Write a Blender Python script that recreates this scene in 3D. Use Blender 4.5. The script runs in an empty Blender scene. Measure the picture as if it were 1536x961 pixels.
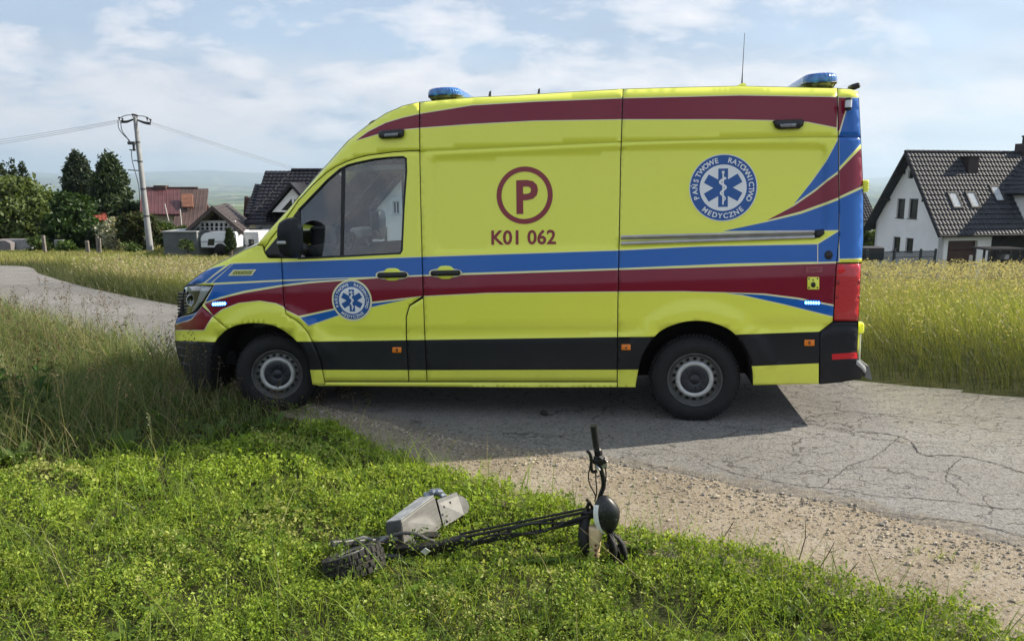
import bpy, math, random
import numpy as np
from mathutils import Vector, Matrix
from mathutils.geometry import delaunay_2d_cdt

random.seed(7)
rng = np.random.default_rng(11)
SC = bpy.context.scene
COL = SC.collection

# ------------------------------------------------------------------ camera
F_PX, CX, CY = 1150.0, 768.0, 480.5          # focal length and centre in photo pixels
CAM_H = 1.908
PITCH = math.atan((CY - 280.0) / F_PX)
cam = bpy.data.cameras.new('camera')
cam_ob = bpy.data.objects.new('camera', cam)
COL.objects.link(cam_ob)
cam.sensor_width = 36.0
cam.lens = 36.0 * F_PX / 1536.0
cam.clip_start = 0.05
cam.clip_end = 60000
cam_ob.location = (0, 0, CAM_H)
cam_ob.rotation_euler = (math.pi / 2 - PITCH, 0, 0)
SC.camera = cam_ob

# ------------------------------------------------------------------ sky, sun, exposure
SUN_ELEV = math.radians(33)
SUN_AZ = math.radians(77)                    # clockwise from +Y: sun low at the right, a little behind the van
SUN_STRENGTH = 4.2
SKY_STRENGTH = 0.12
w = bpy.data.worlds.new('World')
SC.world = w
w.use_nodes = True
nt = w.node_tree
for n in list(nt.nodes):
    nt.nodes.remove(n)
def wn(t, **k):
    n = nt.nodes.new(t)
    for a, b in k.items():
        setattr(n, a, b)
    return n
def wl(a, b):
    nt.links.new(a, b)
out = wn('ShaderNodeOutputWorld')
sky = wn('ShaderNodeTexSky', sky_type='NISHITA', sun_disc=False)
sky.sun_elevation = SUN_ELEV
sky.sun_rotation = SUN_AZ
sky.air_density = 1.0
sky.dust_density = 1.2
sky.ozone_density = 1.2
tc = wn('ShaderNodeTexCoord')
sep = wn('ShaderNodeSeparateXYZ')
wl(tc.outputs['Generated'], sep.inputs[0])
def wmath(op, a, b=None, clamp=False):
    n = wn('ShaderNodeMath', operation=op, use_clamp=clamp)
    for i, x in enumerate((a, b)):
        if x is None:
            continue
        if isinstance(x, (int, float)):
            n.inputs[i].default_value = x
        else:
            wl(x, n.inputs[i])
    return n.outputs[0]
def wramp(fac, stops, interp='EASE'):
    n = wn('ShaderNodeValToRGB')
    wl(fac, n.inputs[0])
    cr = n.color_ramp
    cr.interpolation = interp
    while len(cr.elements) < len(stops):
        cr.elements.new(0.5)
    for e, (p, c) in zip(cr.elements, stops):
        e.position = p
        e.color = (c, c, c, 1) if isinstance(c, (int, float)) else (*c, 1)
    return n.outputs[0]
def wmix(fac, a, b):
    n = wn('ShaderNodeMix', data_type='RGBA')
    wl(fac, n.inputs[0])
    for s, x in ((6, a), (7, b)):
        if isinstance(x, tuple):
            n.inputs[s].default_value = (*x, 1)
        else:
            wl(x, n.inputs[s])
    return n.outputs[2]
# clouds lie on a plane overhead: x/z, y/z of the view direction
zc = wmath('MAXIMUM', sep.outputs[2], 0.0)
zz = wmath('ADD', zc, 0.30)
px_ = wmath('DIVIDE', sep.outputs[0], zz)
py_ = wmath('DIVIDE', sep.outputs[1], zz)
cmb = wn('ShaderNodeCombineXYZ')
wl(px_, cmb.inputs[0]); wl(py_, cmb.inputs[1])
def wnoise(scale, detail, rough, off, distort=0.0, vec=None):
    mp = wn('ShaderNodeMapping')
    mp.inputs['Location'].default_value = off
    mp.inputs['Scale'].default_value = scale
    wl(vec or cmb.outputs[0], mp.inputs[0])
    n = wn('ShaderNodeTexNoise')
    n.inputs['Scale'].default_value = 1.0
    n.inputs['Detail'].default_value = detail
    n.inputs['Roughness'].default_value = rough
    n.inputs['Distortion'].default_value = distort
    wl(mp.outputs[0], n.inputs['Vector'])
    return n.outputs['Fac']
n_big = wnoise((1.0, 1.25, 1), 5, 0.52, (3.1, 1.7, 0.4), 0.3)
n_mid = wnoise((2.9, 3.6, 1), 10, 0.60, (0.3, 4.2, 1.1), 0.15)
n_low = wnoise((7.0, 7.0, 17.0), 7, 0.6, (2.2, 0.2, 3.3), 0.1, tc.outputs['Generated'])   # small cumulus low down
veil = wramp(n_big, [(0.30, 0.68), (0.60, 1.0)])
cum = wramp(wmath('ADD', wmath('MULTIPLY', n_mid, 0.72), wmath('MULTIPLY', n_big, 0.28)), [(0.47, 0.0), (0.515, 0.45), (0.60, 1.0)], 'LINEAR')
lowband = wramp(sep.outputs[2], [(0.02, 0.0), (0.045, 1.0), (0.10, 0.75), (0.17, 0.0)], 'LINEAR')
cuml = wmath('MULTIPLY', wramp(n_low, [(0.44, 0.0), (0.50, 0.5), (0.60, 1.0)], 'LINEAR'), lowband)
skymul = wn('ShaderNodeVectorMath', operation='SCALE')
wl(sky.outputs[0], skymul.inputs[0])
skymul.inputs[3].default_value = 1.0
CL = 1.0 / SKY_STRENGTH
def cl(r, g, b):
    return (r * CL, g * CL, b * CL)
base = wmix(veil, skymul.outputs[0], cl(0.205, 0.255, 0.335))
base2 = wmix(cum, base, cl(0.49, 0.475, 0.485))
base3 = wmix(cuml, base2, cl(0.47, 0.44, 0.44))
bg = wn('ShaderNodeBackground')
wl(base3, bg.inputs[0])
bg.inputs[1].default_value = SKY_STRENGTH
wl(bg.outputs[0], out.inputs[0])

sl = bpy.data.lights.new('sun', 'SUN')
sl.energy = SUN_STRENGTH
sl.angle = math.radians(0.6)
sl.color = (1.0, 0.90, 0.74)
sun = bpy.data.objects.new('sun', sl)
COL.objects.link(sun)
sd = Vector((math.sin(SUN_AZ) * math.cos(SUN_ELEV), math.cos(SUN_AZ) * math.cos(SUN_ELEV), math.sin(SUN_ELEV)))
sun.rotation_euler = sd.to_track_quat('Z', 'Y').to_euler()
SC.view_settings.view_transform = 'Standard'
SC.view_settings.look = 'None'
SC.view_settings.exposure = 1.08
SC.view_settings.gamma = 1.0
SC.view_settings.use_curve_mapping = False
SC.cycles.max_bounces = 8
SC.cycles.transparent_max_bounces = 24
SC.cycles.volume_bounces = 0

# ------------------------------------------------------------------ geometry of the view (where a thing of the photo stands)
C0 = np.array([0, 0, CAM_H])
FW = np.array([0, math.cos(PITCH), -math.sin(PITCH)])
UP = np.array([0, math.sin(PITCH), math.cos(PITCH)])
RT = np.array([1.0, 0, 0])
def ray(u, v):
    return RT * (u - CX) / F_PX + UP * (CY - v) / F_PX + FW
def at(u, v, Y):
    r = ray(u, v)
    return C0 + r * (Y / r[1])
class Plane:
    """a plane with in-plane axes ex, ey and normal ez"""
    def __init__(s, p, n, ex=None):
        s.p = np.array(p, float); s.n = np.array(n, float); s.n /= np.linalg.norm(s.n)
        if ex is None:
            ex = np.cross([0, 0, 1], s.n)
        s.ex = np.array(ex, float); s.ex /= np.linalg.norm(s.ex)
        s.ey = np.cross(s.n, s.ex)
    def hit(s, u, v):
        r = ray(u, v)
        return C0 + r * (((s.p - C0) @ s.n) / (r @ s.n))
    def uv(s, u, v):
        q = s.hit(u, v) - s.p
        return np.array([q @ s.ex, q @ s.ey])
    def P(s, a, b, c=0.0):
        return s.p + s.ex * a + s.ey * b + s.n * c

# ------------------------------------------------------------------ materials
def srgb(r, g, b):
    f = lambda c: (c / 255 / 12.92) if c / 255 <= 0.04045 else ((c / 255 + 0.055) / 1.055) ** 2.4
    return (f(r), f(g), f(b))
class NT:
    def __init__(s, name):
        s.m = bpy.data.materials.new(name)
        s.m.use_nodes = True
        s.t = s.m.node_tree
        for n in list(s.t.nodes):
            s.t.nodes.remove(n)
        s.out = s.n('ShaderNodeOutputMaterial')
    def n(s, t, **k):
        q = s.t.nodes.new(t)
        for a, b in k.items():
            setattr(q, a, b)
        return q
    def l(s, a, b):
        s.t.links.new(a, b)
    def set(s, inp, x):
        if isinstance(x, (int, float)):
            inp.default_value = x
        elif isinstance(x, tuple):
            inp.default_value = (*x, 1) if len(x) == 3 and inp.type == 'RGBA' else x
        else:
            s.l(x, inp)
    def coord(s, kind='Object', scale=(1, 1, 1), loc=(0, 0, 0), rot=(0, 0, 0)):
        tcn = s.n('ShaderNodeTexCoord')
        mp = s.n('ShaderNodeMapping')
        mp.inputs['Scale'].default_value = scale
        mp.inputs['Location'].default_value = loc
        mp.inputs['Rotation'].default_value = rot
        s.l(tcn.outputs[kind], mp.inputs[0])
        return mp.outputs[0]
    def geo(s):
        return s.n('ShaderNodeNewGeometry').outputs['Position']
    def noise(s, vec, scale, detail=4, rough=0.55, dist=0.0, col=False):
        q = s.n('ShaderNodeTexNoise')
        q.inputs['Scale'].default_value = scale
        q.inputs['Detail'].default_value = detail
        q.inputs['Roughness'].default_value = rough
        q.inputs['Distortion'].default_value = dist
        s.l(vec, q.inputs['Vector'])
        return q.outputs['Color' if col else 'Fac']
    def voro(s, vec, scale, feature='F1', rand=1.0, out='Distance'):
        q = s.n('ShaderNodeTexVoronoi', feature=feature)
        q.inputs['Scale'].default_value = scale
        q.inputs['Randomness'].default_value = rand
        s.l(vec, q.inputs['Vector'])
        return q.outputs[out]
    def math(s, op, a, b=None, c=None, clamp=False):
        q = s.n('ShaderNodeMath', operation=op, use_clamp=clamp)
        for i, x in enumerate((a, b, c)):
            if x is not None:
                s.set(q.inputs[i], x)
        return q.outputs[0]
    def ramp(s, fac, stops, interp='LINEAR'):
        q = s.n('ShaderNodeValToRGB')
        s.l(fac, q.inputs[0])
        cr = q.color_ramp
        cr.interpolation = interp
        while len(cr.elements) < len(stops):
            cr.elements.new(0.5)
        for e, (p, c) in zip(cr.elements, stops):
            e.position = p
            e.color = (c, c, c, 1) if isinstance(c, (int, float)) else (*c, 1)
        return q.outputs[0]
    def mix(s, fac, a, b, blend='MIX'):
        q = s.n('ShaderNodeMix', data_type='RGBA', blend_type=blend)
        s.set(q.inputs[0], fac)
        s.set(q.inputs[6], a)
        s.set(q.inputs[7], b)
        return q.outputs[2]
    def bump(s, h, strength=0.3, dist=0.01):
        q = s.n('ShaderNodeBump')
        q.inputs['Strength'].default_value = strength
        q.inputs['Distance'].default_value = dist
        s.l(h, q.inputs['Height'])
        return q.outputs[0]
    def pbr(s, color, rough=0.5, metal=0.0, normal=None, **k):
        q = s.n('ShaderNodeBsdfPrincipled')
        s.set(q.inputs['Base Color'], color)
        s.set(q.inputs['Roughness'], rough)
        s.set(q.inputs['Metallic'], metal)
        if normal is not None:
            s.l(normal, q.inputs['Normal'])
        for a, b in k.items():
            s.set(q.inputs[a.replace('_', ' ')], b)
        return q.outputs[0]
    def done(s, sh):
        s.l(sh, s.out.inputs['Surface'])
        return s.m
MATS = {}
def simple(name, color, rough=0.5, metal=0.0, var=0.12, nscale=6.0, bump=0.0, bscale=60.0, **k):
    """plain surface with a little mottling and grain"""
    if name in MATS:
        return MATS[name]
    t = NT(name)
    v = t.coord('Object')
    nz = t.noise(v, nscale, 5, 0.6)
    c = t.mix(t.ramp(nz, [(0.3, 0.0), (0.7, 1.0)]), tuple(x * (1 - var) for x in color), tuple(min(1, x * (1 + var)) for x in color))
    nrm = t.bump(t.noise(v, bscale, 4), bump, 0.004) if bump else None
    r = t.math('ADD', t.math('MULTIPLY', t.noise(v, nscale * 1.7, 3), 0.16), rough - 0.08)
    MATS[name] = t.done(t.pbr(c, r, metal, nrm, **k))
    return MATS[name]
def emit(name, color, strength):
    if name not in MATS:
        t = NT(name)
        MATS[name] = t.done(t.pbr(color, 0.3, 0, None, Emission_Color=color, Emission_Strength=strength))
    return MATS[name]

# ------------------------------------------------------------------ object helpers
def tag(o, label=None, cat=None, group=None, kind=None):
    for k, v in (('label', label), ('category', cat), ('group', group), ('kind', kind)):
        if v:
            o[k] = v
    return o
def mesh_np(name, V, faces, mats, fm=None, smooth=False, colors=None):
    """V (n,3); faces: list of index tuples, or a (m,k) array"""
    me = bpy.data.meshes.new(name)
    V = np.asarray(V, np.float32)
    me.vertices.add(len(V))
    me.vertices.foreach_set('co', V.ravel())
    if isinstance(faces, np.ndarray):
        m, k = faces.shape
        loops = faces.ravel().astype(np.int32)
        starts = np.arange(m, dtype=np.int32) * k
    else:
        m = len(faces)
        lens = np.array([len(f) for f in faces], np.int32)
        loops = np.array([i for f in faces for i in f], np.int32)
        starts = np.concatenate([[0], np.cumsum(lens)[:-1]]).astype(np.int32) if m else np.zeros(0, np.int32)
    me.loops.add(len(loops))
    me.loops.foreach_set('vertex_index', loops)
    me.polygons.add(m)
    me.polygons.foreach_set('loop_start', starts)
    if not isinstance(mats, (list, tuple)):
        mats = [mats]
    for x in mats:
        me.materials.append(x)
    if fm is not None:
        me.polygons.foreach_set('material_index', np.asarray(fm, np.int32))
    me.polygons.foreach_set('use_smooth', np.full(m, smooth, bool) if isinstance(smooth, bool) else np.asarray(smooth, bool))
    if colors is not None:
        ca = me.color_attributes.new('tint', 'FLOAT_COLOR', 'POINT')
        cc = np.ones((len(V), 4), np.float32)
        cc[:, :3] = colors
        ca.data.foreach_set('color', cc.ravel())
    me.update(calc_edges=True)
    me.validate()
    return me
def link(name, me, parent=None):
    o = bpy.data.objects.new(name, me)
    COL.objects.link(o)
    if parent is not None:
        o.parent = parent
    return o
def empty(name, loc=(0, 0, 0), M=None):
    o = bpy.data.objects.new(name, None)
    COL.objects.link(o)
    o.empty_display_size = 0.2
    if M is not None:
        o.matrix_world = M
    else:
        o.location = loc
    return o
class MB:
    """collects shapes, then becomes one mesh object"""
    def __init__(s):
        s.V = []; s.F = []; s.fm = []; s.sm = []; s.mi = 0; s.M = None
    def add(s, V, F, smooth=False, M=None):
        k = len(s.V)
        for v in V:
            v = Vector(v)
            if M is not None: v = M @ v
            if s.M is not None: v = s.M @ v
            s.V.append(tuple(v))
        for f in F:
            s.F.append(tuple(i + k for i in f)); s.fm.append(s.mi); s.sm.append(smooth)
        return s
    def box(s, lo, hi, bev=0.0, M=None):
        (x0, y0, z0), (x1, y1, z1) = lo, hi
        b = min(bev, (x1 - x0) * .45, (y1 - y0) * .45, (z1 - z0) * .45)
        if b <= 0:
            V = [(x, y, z) for x in (x0, x1) for y in (y0, y1) for z in (z0, z1)]
            return s.add(V, [(0, 1, 3, 2), (4, 6, 7, 5), (0, 4, 5, 1), (2, 3, 7, 6), (0, 2, 6, 4), (1, 5, 7, 3)], M=M)
        X = (x0, x1); Y = (y0, y1); Z = (z0, z1)
        V = []; idx = {}
        for i in (0, 1):
            for j in (0, 1):
                for k in (0, 1):
                    sx, sy, sz = (1 - 2 * i) * b, (1 - 2 * j) * b, (1 - 2 * k) * b
                    for a, off in enumerate(((0, sy, sz), (sx, 0, sz), (sx, sy, 0))):
                        idx[i, j, k, a] = len(V)
                        V.append((X[i] + off[0], Y[j] + off[1], Z[k] + off[2]))
        F = []
        for i in (0, 1):
            F.append([idx[i, 0, 0, 0], idx[i, 0, 1, 0], idx[i, 1, 1, 0], idx[i, 1, 0, 0]][::1 if i == 0 else -1])
            F.append([idx[0, i, 0, 1], idx[1, i, 0, 1], idx[1, i, 1, 1], idx[0, i, 1, 1]][::1 if i == 0 else -1])
            F.append([idx[0, 0, i, 2], idx[0, 1, i, 2], idx[1, 1, i, 2], idx[1, 0, i, 2]][::1 if i == 0 else -1])
        for p in (0, 1):
            for q in (0, 1):
                F.append((idx[p, q, 0, 0], idx[p, q, 1, 0], idx[p, q, 1, 1], idx[p, q, 0, 1]))
                F.append((idx[p, 0, q, 0], idx[p, 1, q, 0], idx[p, 1, q, 2], idx[p, 0, q, 2]))
                F.append((idx[0, p, q, 1], idx[1, p, q, 1], idx[1, p, q, 2], idx[0, p, q, 2]))
        for i in (0, 1):
            for j in (0, 1):
                for k in (0, 1):
                    F.append((idx[i, j, k, 0], idx[i, j, k, 1], idx[i, j, k, 2]))
        return s.add(V, F, M=M)
    def tube(s, pts, r, n=8, cap=True, closed=False, M=None, smooth=True):
        pts = [Vector(p) for p in pts]
        m = len(pts)
        rs = r if isinstance(r, (list, tuple)) else [r] * m
        V = []; prev = None
        for i, p in enumerate(pts):
            if closed:
                t = pts[(i + 1) % m] - pts[i - 1]
            else:
                t = pts[min(i + 1, m - 1)] - pts[max(i - 1, 0)]
            t.normalize()
            a = Vector((0, 0, 1)) if prev is None else prev
            if abs(a.dot(t)) > .97 and prev is None:
                a = Vector((1, 0, 0))
            a = (a - t * a.dot(t)).normalized()
            prev = a
            b = t.cross(a)
            for k in range(n):
                g = 2 * math.pi * k / n
                V.append(p + (a * math.cos(g) + b * math.sin(g)) * rs[i])
        F = []
        for i in range(m if closed else m - 1):
            j = (i + 1) % m
            for k in range(n):
                l = (k + 1) % n
                F.append((i * n + k, i * n + l, j * n + l, j * n + k))
        s.add(V, F, smooth=smooth, M=M)
        if cap and not closed:
            s.add(V[:n], [tuple(range(n))[::-1]], M=M)
            s.add(V[-n:], [tuple(range(n))], M=M)
        return s
    def lathe(s, prof, n=48, M=None, axis='y', smooth=True):
        """prof: (radius, along axis)"""
        V = []; F = []
        for (r, h) in prof:
            for k in range(n):
                g = 2 * math.pi * k / n
                if axis == 'y': V.append((r * math.cos(g), h, r * math.sin(g)))
                else: V.append((r * math.cos(g), r * math.sin(g), h))
        for i in range(len(prof) - 1):
            for k in range(n):
                l = (k + 1) % n
                F.append((i * n + k, i * n + l, (i + 1) * n + l, (i + 1) * n + k))
        return s.add(V, F, smooth=smooth, M=M)
    def prism(s, poly, e, M=None):
        """polygon of 3D points pushed along e; both caps"""
        n = len(poly); e = Vector(e)
        V = [Vector(p) for p in poly] + [Vector(p) + e for p in poly]
        F = [tuple(range(n)), tuple(range(n, 2 * n))[::-1]] + [(i, i + n, (i + 1) % n + n, (i + 1) % n) for i in range(n)]
        return s.add(V, F, M=M)
    def mesh(s, name, mats):
        return mesh_np(name, np.array(s.V, np.float32).reshape(-1, 3), s.F, mats, s.fm, s.sm)
    def build(s, name, mats, parent=None):
        return link(name, s.mesh(name, mats), parent)
def normals_out(o):
    import bmesh
    b = bmesh.new(); b.from_mesh(o.data)
    bmesh.ops.recalc_face_normals(b, faces=b.faces)
    b.to_mesh(o.data); b.free()
    return o
def interp(x, xs, ys):
    return np.interp(x, xs, ys)
def in_poly(P, poly):
    """even-odd test of points P (n,2) against a polygon"""
    P = np.asarray(P); poly = np.asarray(poly, float)
    x, y = P[:, 0], P[:, 1]
    r = np.zeros(len(P), bool)
    j = len(poly) - 1
    for i in range(len(poly)):
        xi, yi = poly[i]; xj, yj = poly[j]
        c = (yi > y) != (yj > y)
        with np.errstate(divide='ignore', invalid='ignore'):
            r ^= c & (x < (xj - xi) * (y - yi) / (yj - yi + 1e-30) + xi)
        j = i
    return r
def dist_line(P, line):
    """distance of points to a polyline"""
    P = np.asarray(P, float); d = np.full(len(P), 1e9)
    for a, b in zip(line[:-1], line[1:]):
        a = np.array(a, float); b = np.array(b, float)
        ab = b - a
        t = np.clip(((P - a) @ ab) / (ab @ ab + 1e-12), 0, 1)
        d = np.minimum(d, np.linalg.norm(P - a - t[:, None] * ab, axis=1))
    return d

# ================================================================== the setting: ground, road, valley
# the van stands on the road: its frame first, for the road follows it
PSI, PVAN = math.radians(8.443), math.radians(1.531)
_c, _s = math.cos(PSI), math.sin(PSI)
VX = np.array([_c * math.cos(PVAN), -_s * math.cos(PVAN), math.sin(PVAN)])     # rearward
VY = np.array([_s, _c, 0.0])                                                    # away from the camera
VZ = np.cross(VX, VY)
VO = np.array([1.4989, 6.0534, 0.0])                                            # below the rear wheel's near face
SLOPE = math.tan(PVAN)
def zg(X, Y):
    """height of the ground"""
    X = np.asarray(X, float); Y = np.asarray(Y, float)
    t = (X - VO[0]) * _c - (Y - VO[1]) * _s
    L = 7.0
    z = SLOPE * L * np.tanh(t / L)
    d = np.maximum(0, Y - 9.5)
    k = 0.046 + 0.063 * (1 / (1 + np.exp(-(X - 0.12 * Y) / 6.0)))
    fade = 1 / (1 + np.exp((d - 62) / 12))
    near = -k * d
    far0 = -k * 50 - 0.075 * np.maximum(0, d - 50)
    z2 = np.where(d < 50, near, np.maximum(far0, -95 + 12 * np.sin(X / 900 + 1) * np.sin(Y / 700)))
    R = np.hypot(X, Y)
    hills = 560 * np.clip((R - 17000) / 8000, 0, 1) ** 1.3 * (.7 + .3 * np.sin(np.arctan2(X, Y) * 6.3 + 2.2) + .12 * np.sin(np.arctan2(X, Y) * 29)) + 270 * np.clip((R - 7500) / 9000, 0, 1) ** 1.5 * (0.75 + 0.25 * np.sin(np.arctan2(X, Y) * 9 + 1.0) + 0.12 * np.sin(np.arctan2(X, Y) * 23))
    roll = 22 * np.clip((R - 1500) / 2500, 0, 1) * (np.sin(X / 610 + .5) * np.cos(Y / 840) + .6 * np.sin(X / 270 + Y / 430))
    z = z + z2 + np.where(d > 50, hills + roll, 0)
    # the verge rises a little towards the camera
    z = z + 0.05 * np.exp(-((X + 3.2) ** 2) / 6 - ((Y - 5.2) ** 2) / 4)
    return z - .026
def ground_hit(u, v, lift=0.0):
    r = ray(u, v); t = 0.3
    P = C0 + r * t
    for k in range(4000):
        P = C0 + r * t
        h = P[2] - float(zg(P[0], P[1])) - lift
        if h < 1e-4 * t or t > 200:
            break
        t += max(0.002, h * 0.8 / max(0.15, -r[2] + .12))
    return P

GRASS_EDGE_PX = [(1536, 950), (1497, 930), (1442, 913), (1359, 893), (1275, 876), (1205, 850), (1125, 826), (1017, 808), (933, 788), (850, 757), (760, 733), (690, 712), (620, 690), (560, 664), (505, 640), (470, 622)]
ASPHALT_EDGE_PX = [(1536, 835), (1359, 797), (1234, 759), (1117, 740), (1025, 724), (908, 701), (800, 684), (690, 668), (600, 648), (520, 626), (470, 612)]
FAR_EDGE_PX = [(1536, 597), (1450, 586), (1310, 574)]
FAR_EDGE_PX2 = [(265, 458), (180, 442), (110, 426), (60, 411), (25, 399)]
def gpts(L):
    return [tuple(ground_hit(u, v)[:2]) for u, v in L]
grass_edge = [(4.6, 1.2), (3.2, 2.3)] + gpts(GRASS_EDGE_PX) + [(-3.0, 7.7), (-4.4, 9.0), (-6.5, 11.0), (-9.5, 14.2), (-14, 18.0), (-22, 23.6), (-34, 31), (-60, 46)]
asph_edge = [(6.5, 1.6), (4.4, 3.0)] + gpts(ASPHALT_EDGE_PX) + [(-3.0, 7.85), (-4.4, 9.15), (-6.5, 11.15), (-9.5, 14.35), (-14, 18.2), (-22, 23.8), (-34, 31.2), (-60, 46.2)]
far_edge = [(16, 1.5), (9.5, 4.6)] + gpts(FAR_EDGE_PX) + [(1.2, 8.9), (-2.0, 10.9)] + gpts(FAR_EDGE_PX2) + [(-24, 29.5), (-36, 37.5), (-62, 53)]
def resample(L, n):
    L = np.array(L, float)
    d = np.concatenate([[0], np.cumsum(np.linalg.norm(np.diff(L, axis=0), axis=1))])
    # smooth a little, then space evenly in a log-ish way
    t = np.linspace(0, 1, n)
    s = d[-1] * t
    P = np.stack([np.interp(s, d, L[:, i]) for i in (0, 1)], 1)
    return P
def curve_pts(L, n):
    """Catmull-Rom through the points"""
    L = np.array(L, float)
    P = np.vstack([2 * L[0] - L[1], L, 2 * L[-1] - L[-2]])
    m = len(L) - 1
    o = []
    for i in range(m):
        p0, p1, p2, p3 = P[i:i + 4]
        for t in np.linspace(0, 1, n, endpoint=(i == m - 1)):
            o.append(0.5 * ((2 * p1) + (-p0 + p2) * t + (2 * p0 - 5 * p1 + 4 * p2 - p3) * t * t + (-p0 + 3 * p1 - 3 * p2 + p3) * t ** 3))
    return np.array(o)

# ---- materials of the ground
def mat_soil():
    t = NT('soil')
    p = t.geo()
    n = t.noise(p, 3.0, 6, .6)
    n2 = t.noise(p, 40, 4, .6)
    near = t.mix(t.ramp(n, [(.35, 0.), (.65, 1.)]), (0.030, 0.040, 0.012), (0.055, 0.060, 0.022))
    near = t.mix(t.ramp(n2, [(.45, 0.), (.75, .6)]), near, (0.09, 0.075, 0.045))
    # the valley far below: fields, meadows and woods
    sx = t.n('ShaderNodeSeparateXYZ'); t.l(p, sx.inputs[0])
    mp = t.n('ShaderNodeMapping'); mp.inputs['Scale'].default_value = (1 / 420, 1 / 190, 0); mp.inputs['Rotation'].default_value = (0, 0, .35)
    t.l(p, mp.inputs[0])
    vo = t.n('ShaderNodeTexVoronoi'); vo.inputs['Scale'].default_value = 1.0; t.l(mp.outputs[0], vo.inputs['Vector'])
    pick = t.n('ShaderNodeSeparateColor'); t.l(vo.outputs['Color'], pick.inputs[0])
    fld = t.ramp(pick.outputs[0], [(0.0, (.055, .085, .025)), (.3, (.09, .14, .035)), (.5, (.19, .22, .07)), (.7, (.28, .27, .12)), (.85, (.11, .16, .05)), (1.0, (.33, .31, .17))], 'CONSTANT')
    wd = t.noise(p, 1 / 260, 7, .62, .4)
    fld = t.mix(t.ramp(wd, [(.49, 0.), (.53, 1.)]), fld, (.018, .034, .016))
    fld = t.mix(t.ramp(t.noise(p, 1 / 28, 3, .6), [(.60, 0.), (.66, .75)]), fld, (.025, .042, .018))
    d = t.n('ShaderNodeVectorMath', operation='LENGTH'); t.l(p, d.inputs[0])
    far = t.math('MULTIPLY_ADD', d.outputs['Value'], 1 / 90, -.9, clamp=True)
    return t.done(t.pbr(t.mix(far, near, fld), .95, 0, t.bump(n2, .5, .02), Specular_IOR_Level=.1))
def mat_asphalt():
    t = NT('old cracked asphalt')
    p = t.geo()
    wob = t.noise(p, 2.2, 4, .6, 0, True)
    vm = t.n('ShaderNodeVectorMath', operation='MULTIPLY_ADD'); t.l(wob, vm.inputs[0]); vm.inputs[1].default_value = (.5, .5, .5); t.l(p, vm.inputs[2])
    wob2 = t.noise(p, 14, 3, .6, 0, True)
    vm2 = t.n('ShaderNodeVectorMath', operation='MULTIPLY_ADD'); t.l(wob2, vm2.inputs[0]); vm2.inputs[1].default_value = (.07, .07, .07); t.l(vm.outputs[0], vm2.inputs[2])
    mp = t.n('ShaderNodeMapping'); mp.inputs['Rotation'].default_value = (0, 0, .42); mp.inputs['Scale'].default_value = (1.0, 1.9, 1.0); t.l(vm2.outputs[0], mp.inputs[0])
    cr1 = t.voro(mp.outputs[0], 3.1, 'DISTANCE_TO_EDGE')
    cr2 = t.voro(mp.outputs[0], 0.95, 'DISTANCE_TO_EDGE')
    patch = t.noise(p, .8, 3, .5)
    thick = t.ramp(patch, [(.36, 0.0), (.6, .016)])
    c1 = t.math('LESS_THAN', cr1, thick)
    c2 = t.math('LESS_THAN', cr2, t.math('MULTIPLY', t.ramp(t.noise(p, 1.3, 4), [(.4, .0), (.62, .012)]), 1.0))
    crack = t.math('MAXIMUM', c1, c2)
    agg = t.voro(p, 85, 'F1')
    aggc = t.voro(p, 85, 'F1', 1.0, 'Color')
    g = t.n('ShaderNodeSeparateColor'); t.l(aggc, g.inputs[0])
    base = t.ramp(t.noise(p, .55, 6, .62), [(.3, (.150, .143, .134)), (.5, (.190, .184, .174)), (.7, (.232, .226, .215))])
    base = t.mix(t.ramp(g.outputs[0], [(.0, 0.), (1., .55)]), base, (.34, .33, .31))
    base = t.mix(t.ramp(g.outputs[1], [(.55, 0.), (1., .75)]), base, (.075, .072, .07))
    base = t.mix(t.ramp(t.noise(p, 7, 5, .7), [(.52, 0.), (.75, .4)]), base, (.24, .205, .16))
    # crumbled margin: grit and dirt take over from the bound surface
    ed = t.n('ShaderNodeVertexColor', layer_name='tint').outputs[0]
    es = t.n('ShaderNodeSeparateColor'); t.l(ed, es.inputs[0])
    en = t.math('ADD', t.math('MULTIPLY', t.noise(p, 5.5, 6, .7), 1.5), t.math('MULTIPLY', es.outputs[0], -1.55))
    crumb = t.ramp(en, [(.10, 0.), (.30, 1.)])
    base = t.mix(t.math('MULTIPLY', crumb, .8), base, t.ramp(t.noise(p, 34, 5, .7), [(.3, (.075, .068, .06)), (.5, (.20, .175, .14)), (.7, (.36, .32, .26))]))
    stain = t.ramp(t.noise(p, .33, 5, .6, .6), [(.42, 0.), (.62, .45)])
    base = t.mix(stain, base, (.115, .108, .10))
    crack = t.math('MULTIPLY', crack, t.math('SUBTRACT', 1.0, t.math('MULTIPLY', crumb, .8)))
    col = t.mix(t.math('MULTIPLY', crack, .68), base, (.040, .037, .034))
    h = t.math('SUBTRACT', t.math('MULTIPLY', agg, -.35), t.math('MULTIPLY', crack, .9))
    return t.done(t.pbr(col, .88, 0, t.bump(h, .75, .009), Specular_IOR_Level=.25))
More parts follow.
